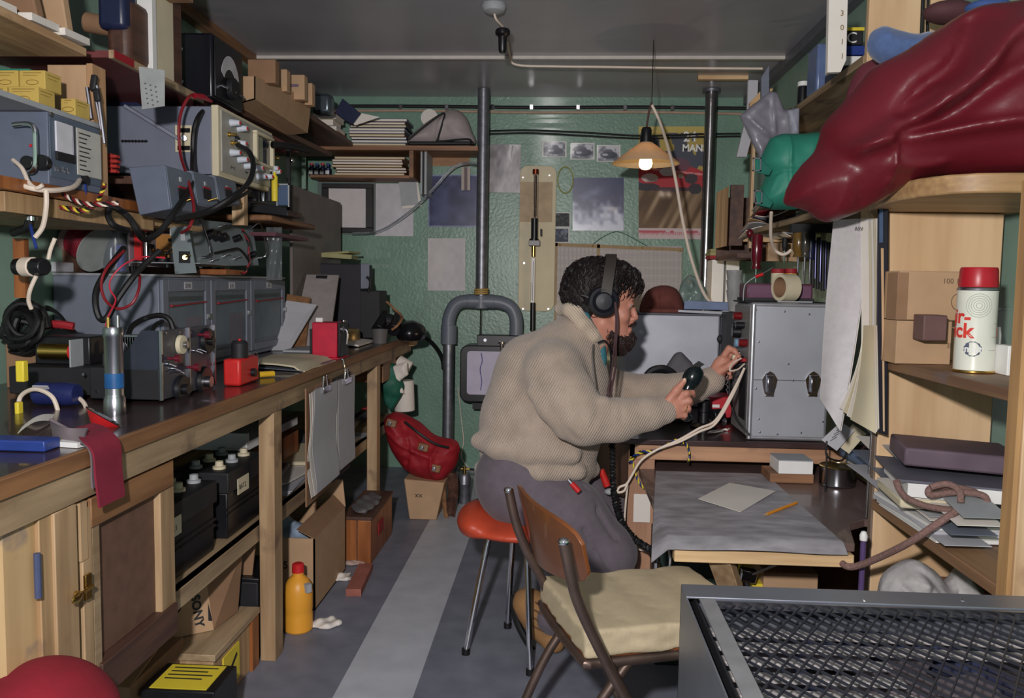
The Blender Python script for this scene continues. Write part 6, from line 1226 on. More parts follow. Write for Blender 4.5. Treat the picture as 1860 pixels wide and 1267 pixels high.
mk('box_body', MB().box(P(1357, 0, Y=3.0).x, P(1478, 0, Y=3.0).x, 3.0, 3.12, CTz+.001, CTz+.062), M('maroon_panel', (92, 52, 70), .35), t, .005); mk('front_plate', MB().box(P(1361, 0, Y=3.0).x, P(1474, 0, Y=3.0).x, 2.996, 3.0, CTz+.012, CTz+.055), M('mauve_plate', (110, 78, 100), .3), t, .001); mk('base', MB().box(P(1355, 0, Y=3.0).x, P(1480, 0, Y=3.0).x, 2.995, 3.13, CTz+.0005, CTz+.01), blackm, t)
t = thing('tape_roll', 'cream roll of adhesive tape standing on edge on the aluminium case', 'tape roll')
a = P(1428, 523, Y=2.93); ax = V((-.93, -.37, .0)).normalized(); c = V((a.x, 2.93, CTz+.049))
mk('tape', MB().lathe([(.036, -.028), (.047, -.028), (.047, .028), (.036, .028), (.036, -.028)], c, ax, n=40, close=True), cream, t); mk('core', MB().lathe([(.034, -.027), (.036, -.027), (.036, .027), (.034, .027), (.034, -.027)], c, ax, n=36, close=True), card2, t)
t = thing('paint_tin', 'small red and white tin behind the tape roll', 'tin'); mk('tin_body', MB().cyl((P(1413, 0, Y=3.06).x, 3.06, CTz+.064), (P(1413, 0, Y=3.06).x, 3.06, CTz+.10), .024), cream, t); mk('red_band', MB().cyl((P(1413, 0, Y=3.06).x, 3.06, CTz+.10), (P(1413, 0, Y=3.06).x, 3.06, CTz+.116), .0245), redd, t, .002)
t = thing('paint_tin', 'red and yellow tin right behind the tape roll', 'tin'); mk('tin_body', MB().cyl((P(1436, 0, Y=3.08).x, 3.08, CTz+.064), (P(1436, 0, Y=3.08).x, 3.08, CTz+.10), .022), M('tin_yellow', (200, 160, 60), .4), t); mk('red_band', MB().cyl((P(1436, 0, Y=3.08).x, 3.08, CTz+.10), (P(1436, 0, Y=3.08).x, 3.08, CTz+.118), .0225), redd, t, .002)
t = thing('test_probe', 'red probe with thin lead lying over the tins', 'probe'); mk('handle', MB().cyl(P(1372, 502, Y=3.02), P(1386, 497, Y=3.02), .006), red, t); mk('needle', MB().cyl(P(1384, 497, Y=3.02), P(1404, 485, Y=3.02), .0018), steel, t); mk('lead', MB().tube(cr(pxs([(1372, 502), (1360, 510), (1352, 520), (1350, 545)], 3.02), 4), .002), greyl, t)
# big grey box behind
t = thing('grey_cabinet', 'wide scratched pale grey metal box standing behind the man\'s head', 'box')
Y = 3.62; q0 = P(1135, 568, Y=Y); q1 = P(1304, 700, Y=Y); mk('body', MB().box(q0.x, q1.x, Y, Y+.35, TZ+.001, q0.z), M('scratched_grey', (172, 174, 184), .5, .25, var=.10, scale=7, bump=.08, bscale=20), t, .008)
mk('lid_edge', MB().box(q0.x-.004, q1.x+.004, Y-.004, Y+.35, q0.z-.006, q0.z+.004), M('dark_edge', (80, 80, 88), .5), t, .002)
mk('side_unit', MB().box(q1.x+.01, P(1334, 0, Y=Y).x, Y+.02, Y+.35, TZ+.001, P(1320, 563, Y=Y).z), M('scratched_grey', (172, 174, 184)), t, .005); mk('catch', MB().ball(P(1308, 615, Y=Y-.01), .014, .01, .018), blackm, t)
tz = q0.z+.005
t = thing('knitted_cap', 'dark brown knitted cap on top of the pale grey box', 'cap')
s = inflate([(1164, 567), (1166, 545), (1178, 526), (1200, 518), (1225, 522), (1238, 540), (1240, 567), (1200, 568)], 3.74, .09, .09, .006, folds=[([(1195, 520), (1190, 545), (1195, 565)], -.012, .008)], wob=.012); s.mk('cap_body', M('brown_wool', (104, 56, 50), .95, var=.1, scale=40, bump=.5, bscale=200), t)
mk('hemline', MB().hexa([P(x, y, Y=Y) for Y in (3.655, 3.80) for x, y in ((1164, 568), (1239, 568), (1238, 560), (1165, 560))]), M('brown_wool', (104, 56, 50)), t, .006)
s = inflate([(1236, 566), (1230, 540), (1238, 510), (1252, 498), (1272, 505), (1285, 530), (1284, 560)], 3.9, .05, .05, .007, wob=.05, wsc=20, spline=False); s.mk('plastic_bag', M('bag_greenish', (116, 134, 128), .3, var=.15, coat=.4), label='greenish plastic bag slumped behind the brown knitted cap', cat='bag')
mk('blue_folder', MB().hexa([P(x, y, Y=Y) for Y in (3.64, 3.9) for x, y in ((1242, 561), (1329, 563), (1326, 548), (1243, 545))]), M('blue_grey_folder', (108, 124, 156), .5), label='blue-grey box file on the pale grey box', cat='file', bev=.003)
mk('silver_strip', MB().box(P(1232, 0, Y=3.6).x, P(1332, 0, Y=3.6).x, 3.6, 3.63, tz+.0, tz+.012) if 0 else MB().hexa([P(x, y, Y=Y) for Y in (3.60, 3.625) for x, y in ((1232, 566), (1335, 571), (1335, 566), (1232, 562))]), alum, label='thin metal strip along the front edge under the box file', cat='strip')
# white boxes / shelf stack beside the pipe
t = thing('white_box_pair', 'two tall white boxes under a small shelf right of the shiny pipe', 'boxes'); mk('box', MB().pb(1291, 471, 1316, 556, 4.55, .15), white, t, .003); mk('box', MB().pb(1317, 471, 1344, 556, 4.55, .15), white, t, .003); mk('pedestal', MB().box(P(1291, 0, Y=4.55).x, P(1344, 0, Y=4.55).x, 4.56, 4.7, TZ+.001, P(1316, 557, Y=4.56).z), greyb, t)
mk('book_stack', MB().pb(1291, 452, 1342, 457, 4.56, .14).pb(1290, 458, 1344, 463, 4.55, .15), M('olive_cover', (150, 146, 100)), label='thin books lying on top of the tall white boxes', cat='books'); mk('red_shelf_strip', MB().pb(1290, 464, 1344, 469, 4.55, .15), redd, label='thin dark red strip board under the thin books', cat='board')
t = thing('plastic_cups', 'stack of clear plastic cups beside the white boxes', 'cups')
for k in range(3): a = P(1333, 556-18*k, Y=3.55); mk('cup', MB().lathe([(.001, 0), (.022, 0), (.034, .09), (.032, .09), (.02, .004)], (a.x, 3.55, a.z-.02), n=20), M('cup_plastic', (196, 196, 196), .25, trans=.5), t)
mk('cup_stand', MB().box(P(1322, 0, Y=3.55).x, P(1345, 0, Y=3.55).x, 3.5, 3.6, P(1330, 563, Y=3.55).z-.03, P(1330, 563, Y=3.55).z-.012) if 0 else MB().box(P(1318, 0, Y=3.55).x, P(1345, 0, Y=3.55).x, 3.5, 3.6, TZ+.001, P(1330, 566, Y=3.55).z), blackm, label='black block under the clear plastic cups', cat='block')
# objects on the table in front of the man
t = thing('handset_stand', 'black round-based stand on the radio table below the man\'s left hand', 'stand'); p = P(1258, 757, Z=TZ); mk('base', MB().lathe([(.001, 0), (.05, 0), (.05, .008), (.03, .018), (.022, .02), (.02, .06), (.001, .062)], (p.x, 3.1, TZ+.001), n=28), black, t); mk('pedestal', MB().cyl((p.x-.0, 3.1, TZ+.06), (p.x, 3.1, TZ+.11), .024), black, t, .003); mk('side_knob', MB().cyl((p.x+.03, 3.1, TZ+.05), (p.x+.07, 3.12, TZ+.05), .022), black, t, .003)
t = thing('red_toolbox', 'low red metal box with white label on the radio table', 'box'); Y = 3.25; a = P(1278, 752, Y=Y); b = P(1372, 722, Y=Y); mk('body', MB().box(a.x, b.x, Y, Y+.15, TZ+.016, b.z), M('box_red', (186, 40, 52), .4), t, .004); mk('white_label', MB().pb(1293, 734, 1307, 739, Y-.002, .002), white, t)
for x in (1290, 1317): p = P(x, 745, Y=Y); mk('foot', MB().cyl((p.x, Y+.01, TZ+.001), (p.x, Y+.01, TZ+.02), .010, .007), white, t); 
mk('rear_foot', MB().box(a.x+.01, b.x-.01, Y+.12, Y+.14, TZ+.001, TZ+.016), blackm, t)
t = thing('grey_wedge', 'grey cloth-covered wedge leaning on the pale grey box', 'wedge'); s = inflate([(1205, 690), (1207, 668), (1226, 640), (1238, 638), (1258, 658), (1262, 680), (1255, 695)], 3.4, .03, .03, .006, spline=False); s.mk('body', M('wedge_grey', (92, 90, 96), .8), t); mk('support', MB().box(P(1210, 0, Y=3.4).x, P(1256, 0, Y=3.4).x, 3.38, 3.42, TZ+.001, P(1230, 690, Y=3.4).z), blackm, t)
t = thing('desk_telephone', 'black desk telephone mostly hidden behind the man\'s forearms', 'telephone'); p = P(1200, 690, Y=3.3); mk('body', MB().hexa([(p.x-.1, 3.2, TZ+.001), (p.x+.12, 3.2, TZ+.001), (p.x+.09, 3.26, TZ+.1), (p.x-.07, 3.26, TZ+.1), (p.x-.1, 3.4, TZ+.001), (p.x+.12, 3.4, TZ+.001), (p.x+.09, 3.36, TZ+.11), (p.x-.07, 3.36, TZ+.11)]), black, t, .01); mk('receiver', MB().tube(cr(pxs([(1175, 682), (1186, 672), (1205, 669), (1222, 678), (1228, 690)], 3.28), 5), .016), black, t)
mk('tissue_packet', MB().sheet(lambda u, v: P(1284+36*u+6*v, 786-5*u-4*v, Z=TZ+.006+.004*math.sin(u*5+v*3)), 6, 4, .004), paper, label='small pale packet lying on the radio table in front of the aluminium case', cat='packet')
cord('black_lead', [(1325, 690, 2.95), (1326, 720, 2.93), (1335, 755, 2.9), (1352, 778, 2.87), (1362, 790, 2.86)], 2.9, .004, rubber, 'thin black lead from the plug down to the foot of the aluminium case')
mk('bead_chain', MB().tube([P(1321+2*math.sin(k), 680+k*1.6, Y=2.94) for k in range(22)], [.0015+.0025*(k % 2) for k in range(22)], 6), chrome, label='little metal bead chain hanging below the man\'s far hand', cat='chain')

# ---- drawing desk
t = thing('drawing_desk', 'low hinged drawing desk with dark worn top and pale front batten', 'desk')
DZ = .612
ax_ = P(1172, 0, Y=2.9).x
mk('desk_top', MB().prism([V((.29, 2.075, DZ-.022)), V((.755, 2.075, DZ-.022)), V((.80, 2.25, DZ-.022)), V((.86, 2.30, DZ-.022)), V((1.15, 2.30, DZ-.022)), V((1.15, 2.985, DZ-.022)), V((.29, 2.985, DZ-.022))], (0, 0, .022)), M('desk_worn', (100, 82, 78), .35, var=.18, scale=9, coat=.25), t, .002)
mk('front_batten', MB().box(.305, .75, 2.06, 2.095, DZ-.058, DZ-.026), pinex, t, .002)
mk('brace', MB().beam((.43, 2.11, DZ-.06), (.62, 2.46, .12), .06, .03), pinez, t, .002); mk('support_leg', MB().box(.80, .84, 2.9, 2.97, 0, DZ-.023), pinez, t)
mk('map_sheet', MB().sheet(lambda u, v: (lambda p: V((p[0], p[1], DZ+.003-.9*max(0, .287-p[0])-.9*max(0, 2.058-p[1])+.002*(1+math.sin(u*9+v*3))*v)))([(.245+.10*(1-v)+(.37+.11*v)*u+.04*(1-v)*0, 2.82-.785*v+(-.0)*u) for _ in (0,)][0]), 24, 24, .0012), M('map_paper', (150, 148, 154), .5, var=.34, scale=11, bump=.1, stretch=(1, 2.5, 1)), label='large smudged bluish-grey map sheet spread over the drawing desk', cat='map')
c = [P(1268, 905, Z=DZ+.008), P(1345, 929, Z=DZ+.008), P(1409, 891, Z=DZ+.008), P(1325, 876, Z=DZ+.008)]
mk('white_sheet', MB().sheet(lambda u, v: c[0].lerp(c[1], u).lerp(c[3].lerp(c[2], u), v)+V((0, 0, .003*math.sin(u*3.1)*math.sin(v*3))), 8, 8, .0012), paper, label='square white sheet lying turned on the map', cat='paper')
t = thing('pencil', 'orange-yellow pencil lying on the map', 'pencil'); a = P(1447, 912, Z=DZ+.01); b = P(1392, 933, Z=DZ+.01); mk('barrel', MB().cyl(a, b, .0045, n=6), M('pencil_orange', (226, 148, 40), .4), t); mk('tip', MB().cyl(b, b+(b-a).normalized()*.014, .0045, .001, n=6), card, t)
t = thing('tin_can', 'open shallow tin can with brassy rim on the drawing desk', 'can'); c = P(1520, 880, Z=DZ); k = c.y/1500; r_ = 30.5*k
mk('wall', MB().lathe([(.001, .001), (r_, .001), (r_+.0015, .004), (r_, .006), (r_, 33*k), (r_+.002, 35*k), (r_-.002, 35.5*k), (r_-.002, .006), (.001, .005)], (c.x, c.y, DZ+.001), n=44), M('tin_metal', (170, 172, 178), .22, 1), t); mk('rim', MB().lathe([(r_+.001, 34*k), (r_+.003, 35*k), (r_, 36.3*k), (r_-.002, 35*k)], (c.x, c.y, DZ+.001), n=44), brass, t); mk('lining', MB().lathe([(r_-.003, 35*k), (r_-.0035, .006), (.001, .0055)], (c.x, c.y, DZ+.001), n=40, close=True), brass, t)
t = thing('card_box', 'white card box on a brown wooden block at the back of the desk', 'box'); a = P(1439, 838, Y=2.62); b = P(1506, 812, Y=2.62)
bzc = DZ+.001; x0 = P(1420, 0, Y=2.66).x; x1 = P(1520, 0, Y=2.66).x
mk('wooden_base', MB().box(x0, x1-.03, 2.70, 2.82, DZ+.001, DZ+.032), brwoodx, t, .002); mk('white_box', MB().box(x0+.025, x1-.035, 2.695, 2.81, DZ+.033, DZ+.075), white, t, .002); mk('grey_lid', MB().box(x0+.025, x1-.035, 2.695, 2.81, DZ+.0755, DZ+.078), greyl, t)
mk('eraser', MB().ob(P(1417, 846, Z=DZ)+V((0, 0, .009)), (.045, .025, .016), (0, 0, -30)), white, label='small white eraser lying left of the white card box', cat='eraser', bev=.003)
t = thing('card_rack', 'small wire rack holding slanted printed cards behind the tin can', 'rack')
for k in range(2):
    q = [P(x+22*k, y+5*k, Y=2.60+.02*k) for x, y in ((1492, 798), (1520, 818), (1552, 782), (1528, 765))]; mk('printed_card', MB().prism(q, (0, .003, 0)), [paperg, cream][k], t)
for k in range(6): q = P(1508+3.5*k, 800-6*k, Y=2.595); mk('print_line', MB().beam(q, q+V((.02, 0, .014)), .0015, .001), blackm, t)
mk('rack_wire', MB().tube(cr([P(1502, 800, Y=2.6), P(1500, 822, Y=2.6), P(1508, 832, Y=2.6), P(1530, 835, Y=2.62), P(1540, 812, Y=2.64)], 3), .003).cyl(P(1502, 822, Y=2.6), (P(1502, 830, Y=2.6).x, 2.6, DZ+.001), .003), rubber, t)
t = thing('rolled_maps', 'bundle of rolled papers leaning between desk and shelf side', 'paper rolls')
for k, (x, y, r_, m_) in enumerate([(1538, 838, .026, M('roll_olive', (120, 112, 80), .7)), (1548, 832, .022, paperg), (1555, 845, .018, M('roll_blue', (90, 110, 140), .6))]): mk('roll', MB().cyl((1.04-.03*k, 2.42, DZ+.03+.03*k), (1.02-.025*k, 2.80, DZ+.03+.03*k), r_), m_, t)
mk('tall_rod', MB().cyl((.868, 2.31, DZ+.002), (.874, 2.31, 1.02), .004), steel, label='thin vertical metal rod at the desk corner below the hanging print-out', cat='rod')
t = thing('desk_stay', 'purple-painted stay rod with white knob at the right desk corner', 'stay'); mk('rod', MB().cyl((.772, 2.065, .0), (.772, 2.065, DZ+.01), .007), M('purple_rod', (84, 66, 110), .4), t); mk('white_knob', MB().lathe([(.001, 0), (.009, .002), (.01, .014), (.006, .024), (.001, .026)], (.772, 2.065, DZ+.01), n=14), white, t)
# below the desk
t = thing('green_case', 'dark green metal case in the shadow under the drawing desk', 'case'); mk('body', MB().box(.34, .60, 2.66, 2.9, 0, .42), M('dark_green_box', (26, 42, 38), .5), t, .005); mk('lid_line', MB().box(.338, .602, 2.657, 2.9, .30, .304), blackm, t)
t = thing('cardboard_box', 'plain cardboard box on the floor under the drawing desk', 'box'); mk('carton', MB().box(.63, .79, 2.45, 2.75, 0, .40), card, t, .003); mk('yellow_edge', MB().box(.60, .63, 2.46, 2.7, 0, .36), yellw, t)
t = thing('metal_bracket', 'chromed clamp bracket beside the sloping brace under the desk', 'bracket'); mk('clamp_body', MB().ob((.575, 2.42, .40), (.05, .03, .04), (0, 10, 0)), chrome, t, .006); mk('lever', MB().cyl((.585, 2.40, .41), (.64, 2.36, .455), .004), steel, t); mk('post', MB().cyl((.575, 2.43, 0), (.575, 2.43, .385), .01), blackm, t)
t = thing('foot_switch_plug', 'grey plug with hook hanging under the left corner of the map', 'plug'); mk('hook', MB().tube(cr(pxs([(1214, 990), (1218, 1010), (1216, 1030), (1210, 1038)], 2.35), 4), .005), chrome, t); mk('plug_end', MB().cyl(P(1204, 1035, Y=2.35), P(1216, 1038, Y=2.35), .012), chrome, t, .002)

# ---- right-hand shelving
t = thing('side_shelving', 'pale pine shelf unit with upright boards along the right wall', 'shelving')
RS = t
mk('upright_board', MB().box(.868, 1.165, 2.26, 2.285, 0, 1.452), board, t, .003); mk('upright_edge', MB().box(.862, .868, 2.262, 2.283, 0, 1.452), M('board_edge', (120, 104, 92), .6), t)
mk('upper_upright_board', MB().box(.90, 1.155, 2.57, 2.595, 1.4955, CZ-.004), board, t, .003)
arc = [V((.83+.0, 2.0, 0))]; poly = [(.90, 2.56), (.90, 2.45), (.81, 2.25), (.775, 2.08), (.775, 1.97), (.79, 1.89), (.825, 1.83), (.87, 1.80), (.93, 1.79), (WR-.002, 1.79), (WR-.002, 2.56)]
mk('rounded_shelf', MB().prism([V((x, y, 1.4535)) for x, y in poly], (0, 0, .041)), WOOD('shelf_ply', (196, 160, 112), (140, 108, 74), 'X', rough=.5), t, .004)
mk('middle_shelf', MB().box(.90, WR-.002, 2.60, 4.35, 1.497, 1.522), greywood, t, .002)
mk('upper_shelf', MB().box(.90, WR-.002, 2.60, 4.35, 1.925, 1.95), greywood, t, .002)
mk('can_shelf', MB().prism([V((x, y, 1.040)) for x, y in ((.86, 2.259), (.86, 1.60), (WR-.002, 1.60), (WR-.002, 2.259))], (0, 0, .024)), WOOD('can_shelf_wood', (150, 116, 84), (112, 82, 62), 'Y', stain=(110, 96, 96)), t, .002)
mk('lower_shelf', MB().box(.86, WR-.002, 1.60, 2.259, .655, .68), WOOD('can_shelf_wood', (150, 116, 84), (112, 82, 62), 'Y'), t, .002)
mk('near_post', MB().box(.862, .93, 1.56, 1.598, 0, 1.4535), pinez, t, .002); mk('near_post_strip', MB().box(.852, .861, 1.565, 1.60, 0, 1.4535), WOOD('strip_wood', (190, 150, 100), (150, 112, 76), 'Z'), t)
mk('rear_post', MB().pb(1360, 165, 1376, 450, 4.0, .03), pinez, t); mk('lower_rear_shelf', MB().box(.93, WR-.002, 2.9, 4.35, 1.435, 1.45) if 0 else MB().box(.96, 1.19, 3.9, 3.93, 1.37, 1.4535), pine, t)
mk('shelf_cleat', MB().pb(1345, 411, 1422, 438, 4.05, .04), pinex, t, .004)
# aerosol can
t = thing('spray_can', 'white aerosol can with red cap and red lettering on the right shelf', 'spray can')
cX = P(1772, 600, Y=1.93).x; k = 1.93/1500; r_ = 32.5*k; zb_ = 1.0645
mk('can_body', MB().lathe([(.001, 0), (r_*.98, 0), (r_+.001, .004), (r_, .01), (r_, .182), (r_+.0015, .187), (r_*.97, .192), (.001, .193)], (cX, 1.93, zb_), n=48), M('can_white', (220, 222, 210), .3, var=.04, coat=.3), t)
mk('bottom_rim', MB().lathe([(r_, 0), (r_+.002, .002), (r_+.002, .005), (r_, .007)], (cX, 1.93, zb_), n=48), brass, t); mk('top_rim', MB().lathe([(r_, .184), (r_+.002, .186), (r_+.001, .19), (r_*.96, .193)], (cX, 1.93, zb_), n=48), steel, t)
mk('red_cap', MB().lathe([(r_*.96, .193), (r_*.975, .197), (r_*.93, .232), (r_*.88, .237), (.001, .238)], (cX, 1.93, zb_), n=48), M('cap_red', (170, 26, 40), .35), t, 0)
def wrap(tx, size, u0, z, m_, bold=.0, r_=r_):
    tm = text_mb(tx, size, (0, 0, 0), (1, 0, 0), (0, 1, 0), depth=.0004, bold=bold); out = []
    for v in tm.v:
        a = u0+v[0]/r_; rr_ = r_+.0006+v[2]; out.append((cX+rr_*math.sin(a), 1.93-rr_*math.cos(a), zb_+z+v[1]))
    o = MB(); o.add(out, tm.f); return mk('lettering', o, m_, t)
lr = M('letter_red', (206, 56, 44), .5); wrap('air-', .046, -2.2, .112, lr, .0012); wrap('wick', .046, -2.6, .080, lr, .0012); wrap('w', .046, 1.0, .080, lr, .0012)
bl = []; 
for kk in range(24): a = -.55+.42*math.cos(kk/12*math.pi)*(1+.1*(kk % 2)); z = .055+.016*math.sin(kk/12*math.pi)*(1+.1*(kk % 2)); bl.append((cX+(r_+.0004)*math.sin(a), 1.93-(r_+.0004)*math.cos(a), zb_+z))
mk('blue_badge', MB().add(bl, [tuple(range(24))]), M('badge_blue', (52, 62, 92), .5), t); wrap('mist', .021, -.95, .048, white, .0006)
for kk in range(5):
    rr0 = .006+.005*kk; ring = []
    for q in range(28): a = -.35+rr0/r_*math.cos(q/14*math.pi); ring.append(V((cX+(r_+.0002)*math.sin(a), 1.93-(r_+.0002)*math.cos(a), zb_+.152+rr0*math.sin(q/14*math.pi))))
    mk('ring_pattern', MB().tube(ring, .0006, 4, True), M('print_pale', (176, 184, 170), .5), t)
for kk in range(3): wrap('·············', .006, .25+.12*kk, .05+.03*kk, M('fine_print', (120, 110, 100), .6))
# cartons behind the can
t = thing('cardboard_box', 'torn two-tier cardboard box behind the aerosol can', 'box')
Y = 2.10; a = P(1638, 652, Y=Y); b = P(1748, 0, Y=Y)
zz1 = P(1700, 581, Y=Y).z; zz2 = P(1700, 492, Y=Y).z; mk('lower_carton', MB().box(P(1634, 0, Y=Y).x, P(1735, 0, Y=Y).x, Y, 2.25, 1.065, zz1-.002), card, t, .002); mk('upper_carton', MB().box(P(1634, 0, Y=Y).x, P(1752, 0, Y=Y).x, Y, 2.25, zz1, zz2), card, t, .002)
mk('dark_corner', MB().box(P(1633, 0, Y=Y).x-.004, P(1650, 0, Y=Y).x, Y-.003, Y+.06, zz1, zz2-.004), card2, t)
mk('brown_tray', MB().box(P(1678, 0, Y=1.98).x, P(1726, 0, Y=1.98).x, 1.98, 2.07, P(0, 628, Y=1.98).z+.022, P(0, 588, Y=1.98).z+.022) if 0 else MB().pb(1676, 572, 1722, 618, 2.03, .06), M('tray_brown', (104, 78, 76), .6), t, .003)
mk('stamp_print', text_mb('100 1111', .018, P(1712, 514, Y=Y-.001), (1, 0, 0), (0, 0, 1)), M('stamp_ink', (110, 88, 70), .8), t); mk('stamp_ring', MB().tube([P(1741+13*math.cos(a/10*math.pi), 548+15*math.sin(a/10*math.pi), Y=Y-.0005) for a in range(20)], .001, 4, True), M('stamp_ink', (110, 88, 70)), t)
mk('stamp_print', text_mb('II II', .02, P(1720, 632, Y=Y-.001), (1, 0, 0), (0, 0, 1)), M('stamp_ink', (110, 88, 70)), t)
mk('white_tube', MB().lathe([(.001, 0), (.02, 0), (.022, .08), (.019, .1), (.001, .1)], (P(1803, 0, Y=2.0).x+.02, 2.03, 1.0645), n=20), white, label='white and blue tube behind the aerosol can at the right edge', cat='tube')
mk('white_carton', MB().box(P(1822, 0, Y=1.9).x, P(1845, 0, Y=1.9).x, 1.86, 1.93, 1.0645, 1.13), white, label='small white carton with blue stripe at the right edge of the can shelf', cat='carton', bev=.002)
# stack on the lower shelf: books, papers, rope
t = thing('ring_binder', 'thick dark mauve ring binder topmost on the right-hand paper stack', 'binder')
mk('cover', MB().ob((.985, 2.08, .845), (.26, .2, .045), (0, 2, -12)), M('binder_mauve', (96, 80, 92), .6), t, .006); mk('pages', MB().ob((1.07, 2.03, .843), (.14, .12, .03), (0, 2, -12)), paper, t)
t = thing('thick_notebook', 'white-edged thick notebook with grey cover under the mauve binder', 'notebook'); mk('pages', MB().ob((.98, 2.03, .785), (.29, .26, .032), (0, 1, -10)), white, t, .001); mk('cover', MB().ob((.97, 2.04, .804), (.31, .28, .005), (0, 2, -10)), M('cover_grey', (98, 98, 110), .6), t)
t = thing('book', 'cream paperback book lying under the thick white notebook', 'book'); mk('pages', MB().ob((.90, 2.03, .752), (.17, .2, .024), (0, 0, -6)), cream, t, .006); mk('cover', MB().ob((.90, 2.03, .766), (.172, .202, .003), (0, 0, -6)), paper, t)
t = thing('magazine_stack', 'flat stack of white magazines at the bottom of the right lower shelf', 'magazines')
for k in range(4): mk('magazine', MB().ob((.985+R.uniform(-.006, .006), 2.03+R.uniform(-.006, .006), .688+.009*k), (.27, .32, .008), (0, 0, R.uniform(-4, 4))), white if k != 2 else paperg, t)
for k in range(2): mk('top_sheet', MB().sheet(lambda u, v: V((.85+.25*u, 1.885+.3*v, .728+.004*k+.006*math.sin(u*5+v*4+k))), 8, 8, .001), paperg if k else paper, t)
t = thing('sloping_papers', 'long grey papers and cards sloping from the desk corner onto the lower shelf', 'papers')
for k in range(4): mk('sheet', MB().sheet(lambda u, v: V((.845+.012*k+.10*u, 2.42-.62*v, .70+.02*k+.10*(1-v)*(.4+.2*k)+.004*math.sin(v*6+k))), 4, 14, .0015), [paperg, greyb, paper, greyl][k], t)
t = thing('coiled_rope', 'brown climbing-type rope coiled on the right lower shelf and trailing to the desk', 'rope')
rm = M('rope_brown', (126, 98, 92), .85, var=.25, scale=160, bump=.5, bscale=260)
lp = [(1628, 872), (1634, 888), (1650, 905), (1690, 920), (1745, 926), (1785, 925), (1792, 905), (1775, 896), (1735, 893), (1690, 898), (1692, 885), (1730, 884), (1770, 892), (1795, 912)]
mk('rope_coil', MB().tube(cr([P(x, y, Y=min(P(x, y, Z=.74).y, 1.868+.003*i)) for i, (x, y) in enumerate(lp)], 7), .0075, 10), rm, t)
mk('rope_tail', MB().tube(cr([P(x, y, Y=Yq) for x, y, Yq in ((1738, 926, 1.85), (1700, 952, 1.84), (1650, 985, 1.88), (1600, 1010, 1.96), (1560, 1026, 2.02), (1540, 1028, 2.04), (1530, 1022, 2.06))], 7), .0085, 10), rm, t)
mk('rope_loop', MB().tube(cr([P(x, y, Y=Yq) for x, y, Yq in ((1690, 884, 1.88), (1720, 878, 1.875), (1742, 890, 1.87), (1745, 912, 1.86))], 5), .0075, 10), rm, t)
# grey cloth heap
t = thing('cloth_heap', 'crumpled pale grey cloth heap on a box at the foot of the right shelf', 'cloth')
s = inflate([(1600, 1075), (1612, 1045), (1640, 1025), (1668, 1018), (1700, 1038), (1720, 1060), (1740, 1040), (1752, 1025), (1770, 1045), (1784, 1075), (1780, 1110), (1610, 1110)], 2.05, .1, .1, .006, folds=[([(1640, 1035), (1680, 1050), (1720, 1080)], .02, .010), ([(1660, 1025), (1690, 1060), (1700, 1090)], -.018, .007), ([(1745, 1045), (1760, 1070), (1765, 1095)], .02, .009), ([(1620, 1050), (1650, 1075), (1680, 1095)], -.018, .007), ([(1735, 1055), (1730, 1080), (1720, 1100)], -.02, .008)], wob=.05, wsc=22); s.mk('cloth', M('rag_grey', (176, 174, 174), .9, var=.18, scale=30, bump=.4, bscale=120), t)
mk('support_box', MB().box(.89, 1.15, 1.96, 2.2, 0, P(1690, 1095, Y=2.0).z), card2, label='box on the floor under the crumpled grey cloth', cat='box', bev=.003)

# ---- red bag on the shelf
t = thing('red_bag', 'huge shiny dark red vinyl bag bulging over the rounded right-hand shelf', 'bag')
s = inflate([(1920, -10), (1820, 22), (1750, 28), (1690, 62), (1640, 95), (1590, 120), (1558, 160), (1530, 192), (1508, 220), (1495, 265), (1465, 300), (1446, 335), (1440, 362), (1450, 368), (1480, 378), (1512, 400), (1560, 385), (1610, 358), (1650, 333), (1690, 322), (1760, 320), (1850, 320), (1930, 320)], 1.98, .13, .17, .007,
    folds=[([(1535, 282), (1600, 266), (1690, 255), (1780, 246), (1860, 246)], .030, .014), ([(1535, 280), (1600, 240), (1650, 215), (1710, 165), (1760, 100), (1830, 55)], .040, .020), ([(1610, 222), (1640, 180), (1690, 140), (1735, 60)], -.035, .022), ([(1600, 262), (1680, 225), (1760, 170), (1840, 130)], -.030, .022), ([(1594, 278), (1595, 320), (1590, 345)], .012, .005), ([(1500, 270), (1540, 310), (1560, 370)], -.016, .022), ([(1590, 310), (1640, 312), (1680, 308)], .014, .009), ([(1620, 205), (1640, 195), (1662, 178), (1655, 200)], .012, .006)], shear=(-.35, 0), wob=.014, wsc=9)
s.mk('bag_body', M('vinyl_red', (100, 22, 34), .42, var=.10, scale=6, bump=.3, bscale=55, coat=.12), t, smooth=3)
s = inflate([(1540, 195), (1545, 150), (1565, 118), (1600, 105), (1640, 120), (1640, 200), (1580, 230)], 2.36, .06, .06, .008, wob=.01); s.mk('maroon_bag', M('maroon_cloth', (104, 44, 56), .7), label='dull maroon cloth bag behind the shiny red bag', cat='bag')
s = inflate([(1576, 85), (1582, 60), (1602, 48), (1625, 54), (1660, 62), (1700, 58), (1720, 80), (1680, 110), (1620, 118), (1592, 108)], 2.2, .06, .06, .007, wob=.012); s.mk('blue_woollen', M('blue_wool', (80, 102, 146), .95, var=.1, scale=60, bump=.5, bscale=150, sheen=.3), label='fluffy blue woollen roll on top of the maroon bag', cat='woollen')
